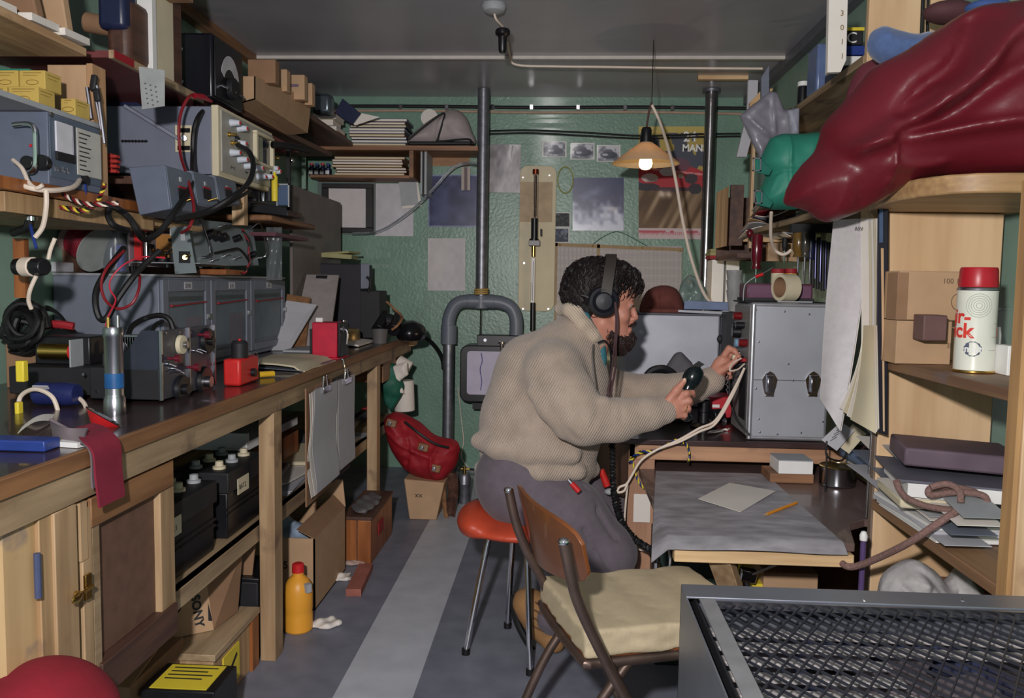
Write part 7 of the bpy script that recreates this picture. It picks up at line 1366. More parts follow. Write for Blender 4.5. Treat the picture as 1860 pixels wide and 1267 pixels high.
mk('brown_bundle', MB().ball(P(1725, 22, Y=2.35), .07, .05, .03, 20), M('brown_cloth', (84, 50, 54), .8), label='brown cloth bundle at the top edge above the blue woollen roll', cat='bundle'); mk('blue_bundle', MB().ball(P(1795, 14, Y=2.3), .06, .05, .02, 20), M('blue_cloth', (66, 92, 150), .8), label='blue cloth bundle at the top right corner', cat='bundle')
mk('cord_pair', MB().cyl(P(1677, -20, Y=2.5), P(1674, 60, Y=2.5), .005).cyl(P(1686, -20, Y=2.5), P(1684, 58, Y=2.5), .004), rubber, label='pair of black cords hanging in front of the upper pine board', cat='cord')
# green canvas bag with buckles
t = thing('green_bag', 'green canvas bag with metal buckles on the shelf left of the red bag', 'bag')
s = inflate([(1375, 372), (1380, 345), (1392, 318), (1378, 300), (1385, 280), (1400, 250), (1420, 243), (1455, 243), (1490, 240), (1500, 300), (1495, 376), (1440, 379), (1400, 380)], 2.9, .09, .07, .006, folds=[([(1424, 245), (1423, 310), (1422, 378)], .008, .004), ([(1392, 318), (1425, 314), (1470, 316)], -.008, .005), ([(1390, 350), (1402, 325), (1412, 318)], .006, .005)], wob=.01, spline=False); s.mk('bag_body', teal, t)
for (x, y) in ((1375, 298), (1377, 357)):
    p = P(x, y, Y=2.80); mk('buckle', MB().box(p.x-.014, p.x+.014, 2.80, 2.804, p.z-.022, p.z-.018).box(p.x-.014, p.x+.014, 2.80, 2.804, p.z+.018, p.z+.022).box(p.x-.014, p.x-.010, 2.80, 2.804, p.z-.022, p.z+.022).box(p.x+.010, p.x+.014, 2.80, 2.804, p.z-.022, p.z+.022), steel, t)
    mk('strap', MB().prism([P(x-4, y-8, Y=2.81), P(x+6, y-12, Y=2.81), P(x+28, y+10, Y=2.82), P(x+22, y+20, Y=2.82), P(x-2, y+14, Y=2.81)], (0, .006, 0)), M('teal_strap', (40, 110, 96), .4), t, .002)
mk('bag_stand', MB().box(.94, 1.15, 2.86, 3.0, 1.5225, 1.54), teal, t)
s = inflate([(1343, 210), (1360, 195), (1400, 165), (1412, 168), (1425, 200), (1445, 195), (1450, 245), (1400, 255), (1382, 290), (1372, 270), (1355, 235)], 3.2, .03, .03, .007, folds=[([(1350, 212), (1395, 250)], .014, .008), ([(1400, 170), (1405, 245)], .01, .008)], wob=.03, wsc=14, spline=False); s.mk('grey_plastic_bag', M('bag_grey_plastic', (126, 124, 134), .35, var=.1, coat=.3), label='grey plastic bag hanging above the green canvas bag', cat='bag')
s = inflate([(1430, 200), (1452, 195), (1452, 245), (1436, 246)], 3.05, .02, .02, .006, wob=.03, spline=False); s.mk('clear_bag', M('clear_bag', (150, 152, 166), .15, coat=.6), label='shiny clear plastic bag beside the grey plastic bag', cat='bag')
# things on the upper right shelf
mk('paper_strip', MB().pb(1357, 145, 1377, 205, 3.95, .02).prism([P(1357, 205, Y=3.95), P(1377, 205, Y=3.95), P(1356, 284, Y=3.95), P(1338, 284, Y=3.95)], (0, .02, 0)), paperg, label='long pale paper roll hanging in the far right corner', cat='paper roll')
mk('grey_board', MB().prism([P(1383, 140, Y=3.6), P(1397, 118, Y=3.6), P(1397, 185, Y=3.6), P(1383, 195, Y=3.6)], (0, .02, 0)), greyb, label='grey board standing at the far end of the upper right shelf', cat='board')
mk('yellow_board', MB().prism([P(1362, 200, Y=3.7), P(1362, 186, Y=3.7), P(1384, 162, Y=3.7), P(1404, 160, Y=3.7), P(1390, 200, Y=3.7)], (0, .02, 0)), pinex, label='pale wooden board cut at a slant behind the grey plastic bag', cat='board')
UZ = 1.951
t = thing('black_bottle', 'black bottle with white cap on the upper right shelf', 'bottle'); p = P(1424, 0, Y=3.35); mk('bottle_body', MB().lathe([(.001, 0), (.02, 0), (.02, .07), (.018, .08), (.001, .08)], (.935, 3.35, UZ), n=18), black, t); mk('cap', MB().cyl((.935, 3.35, UZ+.08), (.935, 3.35, UZ+.098), .021), white, t, .002)
mk('brass_lamp', MB().ball((.93, 3.5, UZ+.015), .014, .014, .014), brass, label='small brass knob at the edge of the upper right shelf', cat='knob')
t = thing('plastic_box', 'translucent blue plastic box on the upper right shelf', 'box'); mk('box_body', MB().box(.905, 1.02, 3.08, 3.2, UZ, UZ+.17), M('box_blueplastic', (112, 132, 176), .25, trans=.35), t, .008); mk('dark_contents', MB().box(.912, 1.01, 3.09, 3.19, UZ+.004, UZ+.06), blackm, t, .004)
for i, (y, h_, m_) in enumerate([(2.95, .03, navy), (2.9, .03, white), (2.85, .04, blue)]):
    mk('small_packet', MB().box(.91, 1.02, 2.86, 3.0, UZ+.001+.034*i, UZ+.031+.034*i), m_, label='small packet piled beside the blue plastic box, '+['bottom, navy', 'middle, white', 'top, blue'][i], cat='packet', group='packets beside the blue plastic box', bev=.002)
t = thing('lettered_tin', 'yellow and black tin with white letter above the small packets', 'tin'); mk('tin', MB().box(.93, .99, 2.87, 2.93, UZ+.104, UZ+.15), blackm, t, .003); mk('letter', text_mb('C', .05, (.935, 2.869, UZ+.11), (1, 0, 0), (0, 0, 1)), white, t)
mk('yellow_lid', MB().box(.928, .992, 2.868, 2.932, UZ+.15, UZ+.16), yellw, t)
t = thing('folded_printout', 'white fan-folded paper hanging at the top of the upper pine board', 'paper'); 
mk('folded_sheets', MB().prism([P(1506, -10, Y=2.52), P(1540, -10, Y=2.52), P(1537, 108, Y=2.52), P(1527, 130, Y=2.52), P(1503, 131, Y=2.52)], (0, .02, 0)), paper, t)
for k, s_ in enumerate(('3', '0', '1', '1')): p = P(1526, 28+26*k, Y=2.518); mk('numeral', text_mb(s_, .022, p, (1, 0, 0), (0, 0, 1)), M('brown_print', (120, 96, 40)), t)
# papers in wooden tray below green bag
t = thing('paper_tray', 'dark wooden pigeonhole tray crammed with curled papers at the far end of the shelf', 'tray')
Y = 3.85; mk('side_board', MB().hexa([P(x, y, Y=Yq) for Yq in (3.8, 4.25) for x, y in ((1322, 445), (1328, 445), (1328, 335), (1322, 340))]) if 0 else MB().pb(1324, 335, 1352, 445, 3.93, .02), dkwood, t); mk('pale_edge', MB().pb(1320, 337, 1324, 446, 3.92, .3), pinez, t)
mk('back_board', MB().box(.80, 1.19, 4.3, 4.31, 1.38, 1.70), dkwood, t); mk('bottom_board', MB().box(.80, .899, 3.8, 4.3, 1.38, 1.40), dkwood, t)
for k in range(8): mk('curled_paper', MB().sheet(lambda u, v: V((.83+.20*u+.01*k, 3.78+.25*v, 1.50+.02*k+.03*math.sin(u*4+k)*(.5+.5*u)-.05*(1-u)*v)), 10, 6, .003), [paper, paperg, card, navy, paper, redd, cream, paperg][k], t)
# tools hanging below the shelf
def driver(x, y0, y1, y2, Y, r, m_, la, name='screwdriver'):
    t = thing(name, la, 'screwdriver', 'screwdrivers hanging under the right shelf'); a = P(x, y0, Y=Y); b = P(x, y1, Y=Y); c = P(x, y2, Y=Y)
    h_ = a.z-b.z; mk('handle', MB().lathe([(.001, 0), (r*.8, -.002), (r, -.012), (r, -h_*.7), (r*.7, -h_*.85), (r*.9, -h_), (.001, -h_)], (a.x, Y, a.z), n=12), m_, t); mk('shaft', MB().cyl((a.x, Y, b.z), (a.x, Y, c.z), .004, n=8), chrome, t); return t
rk = thing('tool_rack', 'dark tool rack board with steel tools fixed under the right shelf', 'tool rack'); mk('rack_bar', MB().box(.90, 1.18, 3.30, 3.34, 1.465, 1.4965), blackm, rk)
for i in range(9): x = 1478+4.5*i; mk('steel_tool', MB().cyl(P(x, 432+R.uniform(-4, 12), Y=3.3), P(x-2, 505+R.uniform(-10, 26), Y=3.3), R.uniform(.004, .009)), [blackm, M('blued_steel', (70, 70, 96), .3, 1)][i % 2], rk)
driver(1452, 421, 466, 514, 3.28, .024, M('amber_dark', (110, 84, 40), .2, coat=.5), 'large screwdriver with amber handle hanging at the left of the tool rack')
driver(1464, 419, 466, 514, 3.25, .018, M('clear_handle', (70, 66, 60), .15, coat=.5), 'second large screwdriver with smoky handle at the tool rack')
driver(1474, 419, 470, 512, 3.27, .016, navy, 'screwdriver with dark blue handle beside the two large ones')
driver(1376, 424, 488, 512, 3.4, .022, M('dark_red_handle', (96, 20, 34), .2, coat=.5), 'screwdriver with dark red handle hanging alone over the instrument box')
driver(1426, 430, 455, 475, 3.5, .012, blackm, 'short black screwdriver hanging behind the white cord')
mk('wooden_ball', MB().ball(P(1362, 423, Y=3.7), .016, .016, .02), M('dark_red_handle', (96, 20, 34)), label='dark round knob on the pale cleat under the shelf', cat='knob')
cord('loose_cord', [(1401, 385, 2.95), (1400, 410, 3.0), (1401, 435, 3.05), (1408, 453, 3.1), (1420, 461, 3.1), (1430, 459, 3.1), (1437, 453, 3.1)], 3.0, .006, cablew, 'short white cord curling down from the shelf under the green bag')
# hanging chart pad
t = thing('printout_pad', 'thick pad of computer paper hanging from the right shelf over the case', 'paper')
def padf(k):
    def f(u, v):
        x = 1514+u*(66-30*v**1.6)-24*v-3*math.sin(v*3.1)*(1-u); y = 399-4*u+325*v+62*v*u; p = P(x+2.2*k, y, Y=2.17+.012*k+.03*u*(1-v)+.02*math.sin(u*3)*v)
        return p
    return f
for k in range(2): mk('sheet', MB().sheet(padf(k), 12, 30, .001), paper if k else M('print_grid_paper', (188, 184, 186), .8, var=.06, scale=60), t)
for k in range(7): mk('sheet', MB().sheet(lambda u, v, k=k: P(1570+4.2*k+(2+.5*k)*math.sin(v*3.4)+(u-.5)*14-(30-4*k)*max(0, v-.7)*(1.2), 396+(355+5*k)*v, Y=2.185+.01*k+.01*u), 3, 30, .001), cream if k % 2 else paper, t)
mk('header_print', text_mb('ASV', .012, P(1552, 417, Y=2.165), (1, 0, 0), (0, 0, 1)), blackm, t)
for k in range(4): mk('curl_page', MB().sheet(lambda u, v, k=k: P((1568-6*v-(38-7*k)*v*v)*(1-u)+(1593-2*k+4*v)*u, 590+(150+7*k)*v+u*v*(38-4*k), Y=2.152-.006*k+.035*u+.012*math.sin(u*3.1)*v), 10, 16, .001), cream if k % 2 else paper, t)
t = thing('hanging_binder', 'narrow black and blue binder hanging edge-on right of the paper pad', 'binder')
mk('cover', MB().hexa([P(x, y, Y=Yq) for Yq in (2.19, 2.24) for x, y in ((1590, 782), (1612, 790), (1614, 372), (1594, 368))]), M('binder_black', (26, 26, 38), .5), t, .002); mk('wood_edge', MB().hexa([P(x, y, Y=Yq) for Yq in (2.182, 2.189) for x, y in ((1604, 782), (1607, 783), (1605, 450), (1600, 450))]), pinez, t); mk('blue_edge', MB().hexa([P(x, y, Y=Yq) for Yq in (2.18, 2.188) for x, y in ((1597, 440), (1604, 440), (1604, 372), (1597, 372))]), M('slate_blue', (70, 90, 120)), t)
XYD[:] = [1100, 545]
# ================================================================ ORANGE CHAIR UNDER THE MAN
def MY(px, py, dy=0.0): return P(px, py, Y=2.8+dy)
t = thing('vinyl_stool', 'orange vinyl seat on splayed chrome legs, the man sits on it', 'stool')
f1, f2, f3 = P(846, 1187, Z=0), P(922, 1139, Z=0), P(963, 1224, Z=0); f4 = f2+f3-f1; sc_ = (f2+f3)/2
sz_ = .445
def Bx(s, c, h, rz=0, rd=.01, k=0, sub=False):
    q = s._blk(np.array(c)-math.hypot(*h), np.array(c)+math.hypot(*h), k+.02); sl, (x, y, z) = q; x = x-c[0]; y = y-c[1]; z = z-c[2]; a = math.radians(rz); x, y = x*math.cos(a)+y*math.sin(a), -x*math.sin(a)+y*math.cos(a)
    dx, dy, dz = np.abs(x)-h[0]+rd, np.abs(y)-h[1]+rd, np.abs(z)-h[2]+rd; d = np.sqrt(np.maximum(dx, 0)**2+np.maximum(dy, 0)**2+np.maximum(dz, 0)**2)+np.minimum(np.maximum(np.maximum(dx, dy), dz), 0)-rd
    s.comb(sl, d, k, sub)
s = SDF((sc_.x-.25, sc_.y-.25, sz_-.06), (sc_.x+.25, sc_.y+.25, sz_+.1), .007)
s.ell((sc_.x, sc_.y, sz_+.0), (.20, .20, .036)); s.ell((sc_.x-.15, sc_.y-.02, sz_+.02), (.055, .14, .045), .04)
s.mk('seat', orange, t)
for f in (f1, f2, f3, f4):
    top = sc_+(f-sc_)*.55; top.z = sz_-.035; ic = sc_+(f-sc_)*.25; ic.z = sz_-.03
    mk('leg', MB().tube(cr([ic, sc_+(f-sc_)*.48+V((0, 0, sz_-.03)), top+(f-sc_)*.06+V((0, 0, -.03)), f+V((0, 0, .01))], 6), .0105, 12), chrome, t); mk('foot_cap', MB().cyl(f, f+V((0, 0, .02)), .014), rubber, t)

# ================================================================ THE MAN
man = thing('person', 'bearded man in headphones and thick fawn sweater leaning over the radio table, holding a handset', 'person')
H = .0042
s = SDF((-.36, 2.38, .38), (.70, 3.22, 1.31), H)
W = MY
# torso core
s.chain([W(940, 875), W(960, 800), W(985, 720), W(1015, 645), W(1045, 610)], [.10, .10, .10, .085, .06], .03)
s.cap(W(1010, 665, -.13), W(1030, 665, .15), .05, k=.03)
s.cap(W(1070, 640), W(1088, 575), .060, .056, k=.02)
# head
s.ell(W(1091, 529), (.096, .076, .090), .02); s.ell(W(1122, 530), (.052, .060, .058), .02)
s.cap(W(1120, 552), W(1121, 598), .050, .040, k=.02, flat=(1, 1, 1))
for e in (-1, 1):
    s.cap(W(1095, 585, .046*e), W(1130, 612, .014*e), .022, .02, k=.02)
    s.ell(W(1131, 573, .032*e), (.024, .024, .024), .015)
    s.ell(W(1097, 553, .076*e), (.018, .010, .028), .008, rot=(0, -15, 0))
s.cap(W(1145, 541, -.026), W(1145, 541, .026), .0125, k=.012)
s.ell(W(1147, 525), (.014, .04, .03), .02)
s.ell(W(1151, 553, -.030), (.016, .016, .011), .008, sub=True); s.ell(W(1151, 553, .030), (.016, .016, .011), .008, sub=True)
for e in (-1, 1): s.ell(W(1142.5, 552.5, .029*e), (.0125, .0125, .0125), .004)
s.cap(W(1147, 550), W(1154.5, 576), .0075, .0105, k=.008); s.ell(W(1150, 579, -.011), (.010, .007, .007), .004); s.ell(W(1150, 579, .011), (.010, .007, .007), .004); s.cap(W(1148, 581), W(1143, 590), .009, .012, k=.008)
s.cap(W(1145, 594, -.016), W(1145, 594, .016), .0065, k=.006); s.cap(W(1144, 600.5, -.014), W(1144, 600.5, .014), .007, k=.006)
s.cap(W(1148.5, 597.3, -.02), W(1148.5, 597.3, .02), .002, k=.003, sub=True)
s.ell(W(1136, 616), (.026, .03, .024), .015)
# arms (under the sweater) and hands
NY = -.22
def N(x, y, dy=0): return W(x, y, NY+dy)
s.chain([W(1008, 676, -.17), W(1062, 765, -.27), W(1204, 744, -.215)], [.05, .045, .030], .02)
s.cap(N(1204, 744), N(1222, 739), .026, .028, k=.015, flat=(1, .8, 1))
s.ell(N(1228, 737, .0), (.030, .018, .040), .012, rot=(0, -12, 0))
s.chain([N(1236, 722, -.004), N(1247, 713.5, -.012), N(1257, 712, .004), N(1260, 717, .022)], [.0115, .0105, .0095, .0085], .006)
s.chain([N(1239, 731, -.006), N(1252, 727, -.008), N(1254, 731, .018), N(1245, 735, .030)], [.0115, .0105, .0095, .0085], .004)
s.chain([N(1239, 742, -.006), N(1250, 741, -.004), N(1250, 745, .020), N(1242, 746, .030)], [.0112, .0102, .0092, .0082], .004)
s.chain([N(1235, 752, -.002), N(1244, 753, .0), N(1243, 757, .020), N(1236, 756, .028)], [.0105, .0092, .0085, .0075], .004)
s.chain([N(1214, 727, -.008), N(1229, 708, -.014), N(1242, 692, -.010)], [.0145, .0118, .0095], .010)
FY = .17
def G(x, y, dy=0): return W(x, y, FY+dy)
s.chain([W(1045, 655, .18), W(1130, 725, .28), W(1290, 691, .18)], [.05, .042, .028], .02)
s.cap(G(1290, 691), G(1303, 676), .028, .028, k=.015, flat=(1, .85, 1)); s.ell(G(1310, 662), (.030, .022, .044), .012, rot=(0, 35, 0))
s.chain([G(1316, 644, -.012), G(1324, 632, -.018), G(1334, 636, -.03), G(1341, 645, -.04)], [.0125, .0112, .0098, .0086], .006)
s.chain([G(1320, 650, .004), G(1331, 640, .0), G(1339, 646, -.02), G(1342, 653, -.03)], [.0118, .0108, .0095, .0085], .004)
s.chain([G(1321, 662, .012), G(1331, 660, .012), G(1331, 672, .0), G(1325, 678, -.01)], [.0112, .0100, .0090, .008], .004)
s.chain([G(1318, 672, .014), G(1327, 674, .014), G(1326, 684, .0), G(1321, 686, -.008)], [.0102, .0090, .0085, .0075], .004)
s.chain([G(1306, 674, -.018), G(1324, 664, -.036), G(1341, 650, -.044)], [.015, .0122, .0098], .010)
skin = M('skin', (192, 132, 112), .5, var=.07, scale=16, bump=.06, bscale=160); skin.node_tree.nodes['Principled BSDF'].inputs['Subsurface Weight'].default_value = .08
skin.node_tree.nodes['Principled BSDF'].inputs['Subsurface Radius'].default_value = (.012, .005, .003)
s.mk('body', skin, man, smooth=1)
eye = M('eye_dark', (40, 30, 28), .2)
for e in (-1, 1):
    w_ = mk('eyeball', MB().ball(W(1144.2, 553, .029*e), .0112), M('eye_white', (150, 132, 126), .4), man); mk('iris', MB().ball(W(1149.3, 554.5, .030*e), .0045), eye, w_)
    mk('eyelid', MB().sheet(lambda u, v: W(1144, 552.5, .029*e)+V((.0128*math.cos((v*1.3-.1))*math.cos((u-.5)*2), .0128*math.sin((u-.5)*2.0), .0128*math.sin(v*1.3-.1))), 8, 6, .0015), skin, man)
    mk('eyebrow', MB().tube(cr([W(1152, 541, .012*e), W(1152.5, 538.5, .026*e), W(1147, 540, .042*e)], 4), [.003]*4+[.004]*4+[.002], 6), M('brow_brown', (50, 34, 30), .9), man)
for (x, y, dy) in ((1243.5, 689.5, -.018),): mk('thumb_nail', MB().ball(N(x, y, dy), .006, .003, .007), M('nail', (214, 170, 150), .3), man)
mk('finger_ring', MB().tube([N(1246, 741.5, -.004)+V((.004*math.sin(a), .0115*math.cos(a), .0115*math.sin(a))) for a in [k*math.pi/8 for k in range(16)]], .0016, 6, True), brass, man, label='gold ring on the near hand')
# hair
hr = SDF((-.04, 2.66, 1.13), (.30, 2.95, 1.37), .0034)
hr.ell(W(1078, 516), (.104, .086, .092), .02).ell(W(1052, 538), (.056, .074, .066), .03).ell(W(1066, 562), (.036, .066, .036), .02).ell(W(1118, 496), (.058, .074, .046), .02).ell(W(1140, 508), (.034, .052, .026), .015)
hr.ell(W(1112, 522, -.062), (.030, .022, .042), .015).ell(W(1112, 522, .062), (.030, .022, .042), .015)
for x, y, r_ in ((1156, 503, .012), (1161, 510, .009), (1150, 494, .013), (1132, 530, .009), (1126, 540, .008), (1137, 519, .010), (1028, 515, .012), (1024, 527, .010), (1027, 540, .010), (1036, 553, .010), (1046, 562, .010), (1040, 492, .014), (1056, 480, .014), (1134, 484, .014)):
    for dy in (-.05, -.02, .02, .05): hr.ell(W(x+R.uniform(-2, 2), y+R.uniform(-3, 3), dy), (r_, r_*1.3, r_), .006)
hr.disp(lambda x, y, z: .0022*np.sin(x*150+9*np.sin(z*60))*np.sin(z*170+7*np.sin(y*70)+3)*np.cos(y*140+5*np.sin(x*80)))
hairm = M('hair_dark', (24, 18, 20), .6, var=.5, scale=70, bump=.9, bscale=240)
hr_o = hr.mk('hair', hairm, man, smooth=0)
def strands(src, n, L, r_, seed, cond, droop=.8, curl=.004, wob=1.6):
    rr = random.Random(seed); mb = MB(); vs_ = src.data.vertices; ctr = V((0, 0, 0))
    for v in vs_: ctr += v.co
    ctr /= len(vs_); k = 0
    while k < n:
        v = vs_[rr.randrange(len(vs_))]; p = v.co.copy()
        if not cond(p): k += 1; continue
        nrm_ = (p-ctr).normalized(); d = V((rr.uniform(-.7, .2), rr.uniform(-.5, .5), -droop)); d = (d-nrm_*d.dot(nrm_)).normalized(); sdv = nrm_.cross(d)
        ph = rr.uniform(0, 6); l_ = L*rr.uniform(.6, 1.3); pts = []
        for i in range(7):
            q = i/6; pts.append(p+d*l_*q+sdv*curl*math.sin(ph+q*wob*6.28)+nrm_*(.0015+.004*math.sin(q*3.1)+curl*.6*math.cos(ph+q*wob*6.28))-nrm_*(.5*(l_*q)**2/.09))
        mb.tube(pts, [r_, r_, r_, r_, r_*.9, r_*.7, r_*.3], 4, cap=False); k += 1
    return mb
mk('hair_strands', strands(hr_o, 1500, .05, .0013, 5, lambda p: not (p.x > W(1134, 0).x and p.z < W(0, 520).z)), M('hair_strand_dark', (30, 21, 22), .5, var=.3), man)
bd = SDF((.10, 2.70, 1.00), (.30, 2.90, 1.16), .003)
bd.ell(W(1128, 622), (.038, .042, .030), .01).ell(W(1139, 613), (.026, .032, .024), .01).ell(W(1124, 634), (.028, .034, .017), .01)
for e in (-1, 1): bd.cap(W(1106, 596, .050*e), W(1114, 608, .043*e), .005, .010, k=.01).cap(W(1114, 608, .042*e), W(1130, 618, .024*e), .011, .02, k=.014).cap(W(1150, 587.5, .004*e), W(1142, 593, .024*e), .0052, .004, k=.004)
bd.disp(lambda x, y, z: .0028*np.sin(x*300+5*np.sin(z*90))*np.sin(z*320+y*200))
bo_ = bd.mk('beard', M('beard_brown', (44, 30, 30), .7, var=.4, scale=90, bump=.9, bscale=300), man, smooth=0)
mk('beard_hairs', strands(bo_, 900, .013, .0007, 9, lambda p: True, .9, .001, .6), M('beard_hair', (48, 32, 30), .5, var=.2), man)
# sweater
sw = SDF((-.36, 2.34, .55), (.66, 3.26, 1.27), .0056)
sw.chain([W(985, 838), W(978, 815), W(984, 765), W(1002, 715), W(1018, 672)], [.165, .190, .200, .180, .150], .05)
sw.cap(W(1005, 682, -.13), W(1015, 672, .15), .10, k=.05); sw.cap(W(1020, 640, -.04), W(1028, 640, .06), .095, k=.05)
sw.ell(W(1050, 700), (.09, .15, .14), .05); sw.ell(W(930, 720), (.06, .13, .12), .05); sw.cap(W(1035, 625), W(1058, 600), .085, .078, k=.04)
sw.ell(W(948, 660), (.075, .13, .09), .06)
sw.chain([W(1006, 672, -.17), W(1035, 725, -.23), W(1060, 762, -.27)], [.092, .084, .076], .03)
sw.chain([W(1060, 764, -.27), W(1120, 762, -.25), W(1180, 750, -.225), W(1203, 744, -.215)], [.074, .066, .050, .042], .02)
sw.chain([W(1040, 672, .17), W(1090, 700, .25), W(1130, 712, .28)], [.088, .078, .074], .03)
sw.chain([W(1130, 712, .28), W(1190, 712, .25), W(1260, 702, .2), W(1286, 692, .18)], [.074, .066, .056, .046], .02)
for p, q, r_ in ((W(1186, 749, -.222), W(1206, 744, -.213), .0455), (W(1276, 696, .19), W(1292, 690, .176), .050)): sw.cap(p, q, r_, r_*.98, k=.004)
# folds
for pts, r_ in (([W(968, 700, -.27), W(985, 725, -.31), W(1010, 765, -.34), W(1050, 806, -.335)], .010), ([W(1090, 722, -.31), W(1088, 748, -.34), W(1078, 775, -.35)], .008), ([W(1112, 728, -.30), W(1108, 755, -.33)], .006), ([W(1130, 732, -.30), W(1130, 760, -.32)], .005), ([W(960, 690, -.25), W(1000, 660, -.265), W(1020, 640, -.24)], .006), ([W(872, 815, -.05), W(905, 828, -.17), W(960, 836, -.2), (W(1030, 842, -.19)), W(1075, 845, -.12)], .012), ([W(1080, 660, -.2), W(1085, 690, -.22), W(1090, 720, -.22)], .008)):
    sw.chain(pts, [r_]*len(pts), .012, sub=True)
for pts, r_ in (([W(968, 712, -.235), W(990, 742, -.26), W(1020, 782, -.28)], .02), ([W(1098, 728, -.29), W(1096, 760, -.30)], .014), ([W(870, 800, -.1), W(900, 812, -.16), W(960, 818, -.19), W(1040, 826, -.18)], .028), ([W(990, 652, -.22), W(1030, 700, -.27)], .012)):
    sw.chain(pts, [r_]*len(pts), .03)
sw.chain([W(875, 850, .0), W(905, 858, -.14), W(980, 858, -.19), W(1050, 856, -.15), W(1076, 852, 0)], [.022]*5, .02); sw.chain([W(875, 850, .0), W(905, 850, .14), W(980, 850, .19), W(1050, 850, .15), W(1076, 852, 0)], [.022]*5, .02)
# neck opening and v at the front
sw.cap(W(1078, 560), W(1058, 606), .066, .056, k=.012, sub=True); sw.cap(W(1088, 618), W(1106, 700, -.02), .018, .010, k=.012, sub=True)
def knit(name, col, rx, scale):
    m, nt, b = _new(name); c = lin(col); tc = nt.nodes.new('ShaderNodeTexCoord'); mp = nt.nodes.new('ShaderNodeMapping'); mp.inputs['Rotation'].default_value = rx; wv = nt.nodes.new('ShaderNodeTexWave'); wv.inputs['Scale'].default_value = scale; wv.inputs['Distortion'].default_value = 1.2; wv.inputs['Detail'].default_value = 2; wv.inputs['Detail Scale'].default_value = 3
    nt.links.new(tc.outputs['Object'], mp.inputs[0]); nt.links.new(mp.outputs[0], wv.inputs[0]); n = _noise(nt, 14, detail=5)
    r = _ramp(nt, n.outputs[0], [(.3, tuple(x*.86 for x in c)), (.7, tuple(x*1.1 for x in c))]); nt.links.new(r.outputs[0], b.inputs['Base Color'])
    n2 = _noise(nt, 260, detail=2); ad = nt.nodes.new('ShaderNodeMath'); ad.operation = 'ADD'; nt.links.new(wv.outputs['Fac'], ad.inputs[0]); nt.links.new(n2.outputs[0], ad.inputs[1]); _bump(nt, b, ad.outputs[0], .65, .003)
    b.inputs['Roughness'].default_value = .95; b.inputs['Sheen Weight'].default_value = .25; return m
sw.mk('sweater', knit('fawn_knit', (174, 157, 142), (0, math.radians(-28), 0), 44), man, smooth=2)
co = SDF((-.06, 2.62, .98), (.24, 2.98, 1.25), .0045)
for e in (-1, 1):
    co.chain([W(1020, 560, 0), W(1034, 562, .055*e), W(1058, 588, .086*e), W(1078, 610, .072*e), W(1092, 622, .040*e)], [.022, .022, .021, .019, .014], .012)
    co.chain([W(1034, 554, 0), W(1048, 560, .055*e), W(1068, 588, .074*e), W(1086, 612, .055*e)], [.016, .015, .014, .012], .012)
co.mk('collar', knit('fawn_collar', (194, 176, 156), (0, math.radians(40), 0), 46), man, smooth=2)
kc = SDF((-.02, 2.66, .90), (.24, 2.94, 1.22), .0036)
for e in (-1, 1): kc.chain([W(1052, 556, .03*e), W(1064, 572, .058*e), W(1078, 598, .062*e), W(1090, 622, .034*e)], [.012, .012, .011, .011], .006)
kc.chain([W(1092, 618, -.02), W(1094, 650, -.05), W(1092, 690, -.07)], [.016, .014, .010], .008)
kc.mk('neck_scarf', M('scarf_teal', (48, 104, 116), .8, var=.35, scale=26), man)
# trousers
tr_ = SDF((-.36, 2.40, .02), (.50, 3.20, .76), .0065)
tr_.cap(W(935, 868, -.08), W(935, 868, .12), .135, k=.05); tr_.cap(W(960, 850, -.06), W(965, 850, .1), .13, k=.04)
tr_.chain([W(945, 890, -.09), W(1035, 935, -.13), W(1106, 1002, -.14)], [.125, .112, .088], .04)
tr_.chain([W(1106, 1005, -.14), W(1060, 1075, -.11), W(1004, 1120, -.08)], [.086, .074, .060], .03)
tr_.chain([W(960, 885, .12), W(1060, 905, .18), W(1125, 955, .2)], [.12, .105, .085], .04)
tr_.chain([W(1125, 955, .2), W(1120, 1060, .16), W(1105, 1130, .14)], [.084, .07, .058], .03)
for pts, r_ in (([W(950, 870, -.24), W(1000, 885, -.25), W(1050, 905, -.24)], .006), ([W(1060, 880, -.15), W(1085, 930, -.2), W(1120, 985, -.2)], .007), ([W(940, 905, -.24), (W(990, 930, -.25))], .005), ([W(1100, 900, .08), W(1125, 905, .1)], .008), ([W(1100, 925, .08), W(1130, 930, .1)], .008), ([W(1060, 960, -.24), W(1100, 1040, -.22)], .006)):
    tr_.chain(pts, [r_]*len(pts), .012, sub=True)
tr_.mk('trousers', M('trouser_grey', (98, 90, 98), .9, var=.10, scale=30, bump=.3, bscale=220, sheen=.15), man, smooth=2)
# boots
bo = SDF((-.28, 2.50, 0), (.30, 3.16, .42), .005)
for e, (hx, hy, tx, ty, d0) in ((0, (955, 1092, 1018, 1190, -.02)), (1, (1110, 1130, 1180, 1165, .16))):
    hl = W(hx, hy, d0); te = P(tx, ty, Z=.035); te.y = hl.y-.05 if e == 0 else hl.y-.02
    te.x = P(tx, 0, Y=te.y).x
    if e == 0: an = W(996, 1112, -.06)
    else: an = W(1105, 1120, .14); hl = an+V((-.06, 0, -.12)); te = an+V((.15, -.02, -.16)); te.z = .045; hl.z = .06
    bo.cap(hl, hl.lerp(te, .55), .046, .046, k=.03); bo.cap(hl.lerp(te, .5), te, .048, .040, k=.03); bo.cap(an, hl.lerp(te, .3)+V((0, 0, .02)), .056, .056, k=.03)
bo.plane((0, 0, -1), -.008); bo.mk('boots', M('suede_tan', (150, 112, 72), .9, var=.12, scale=30, bump=.2), man, smooth=1)
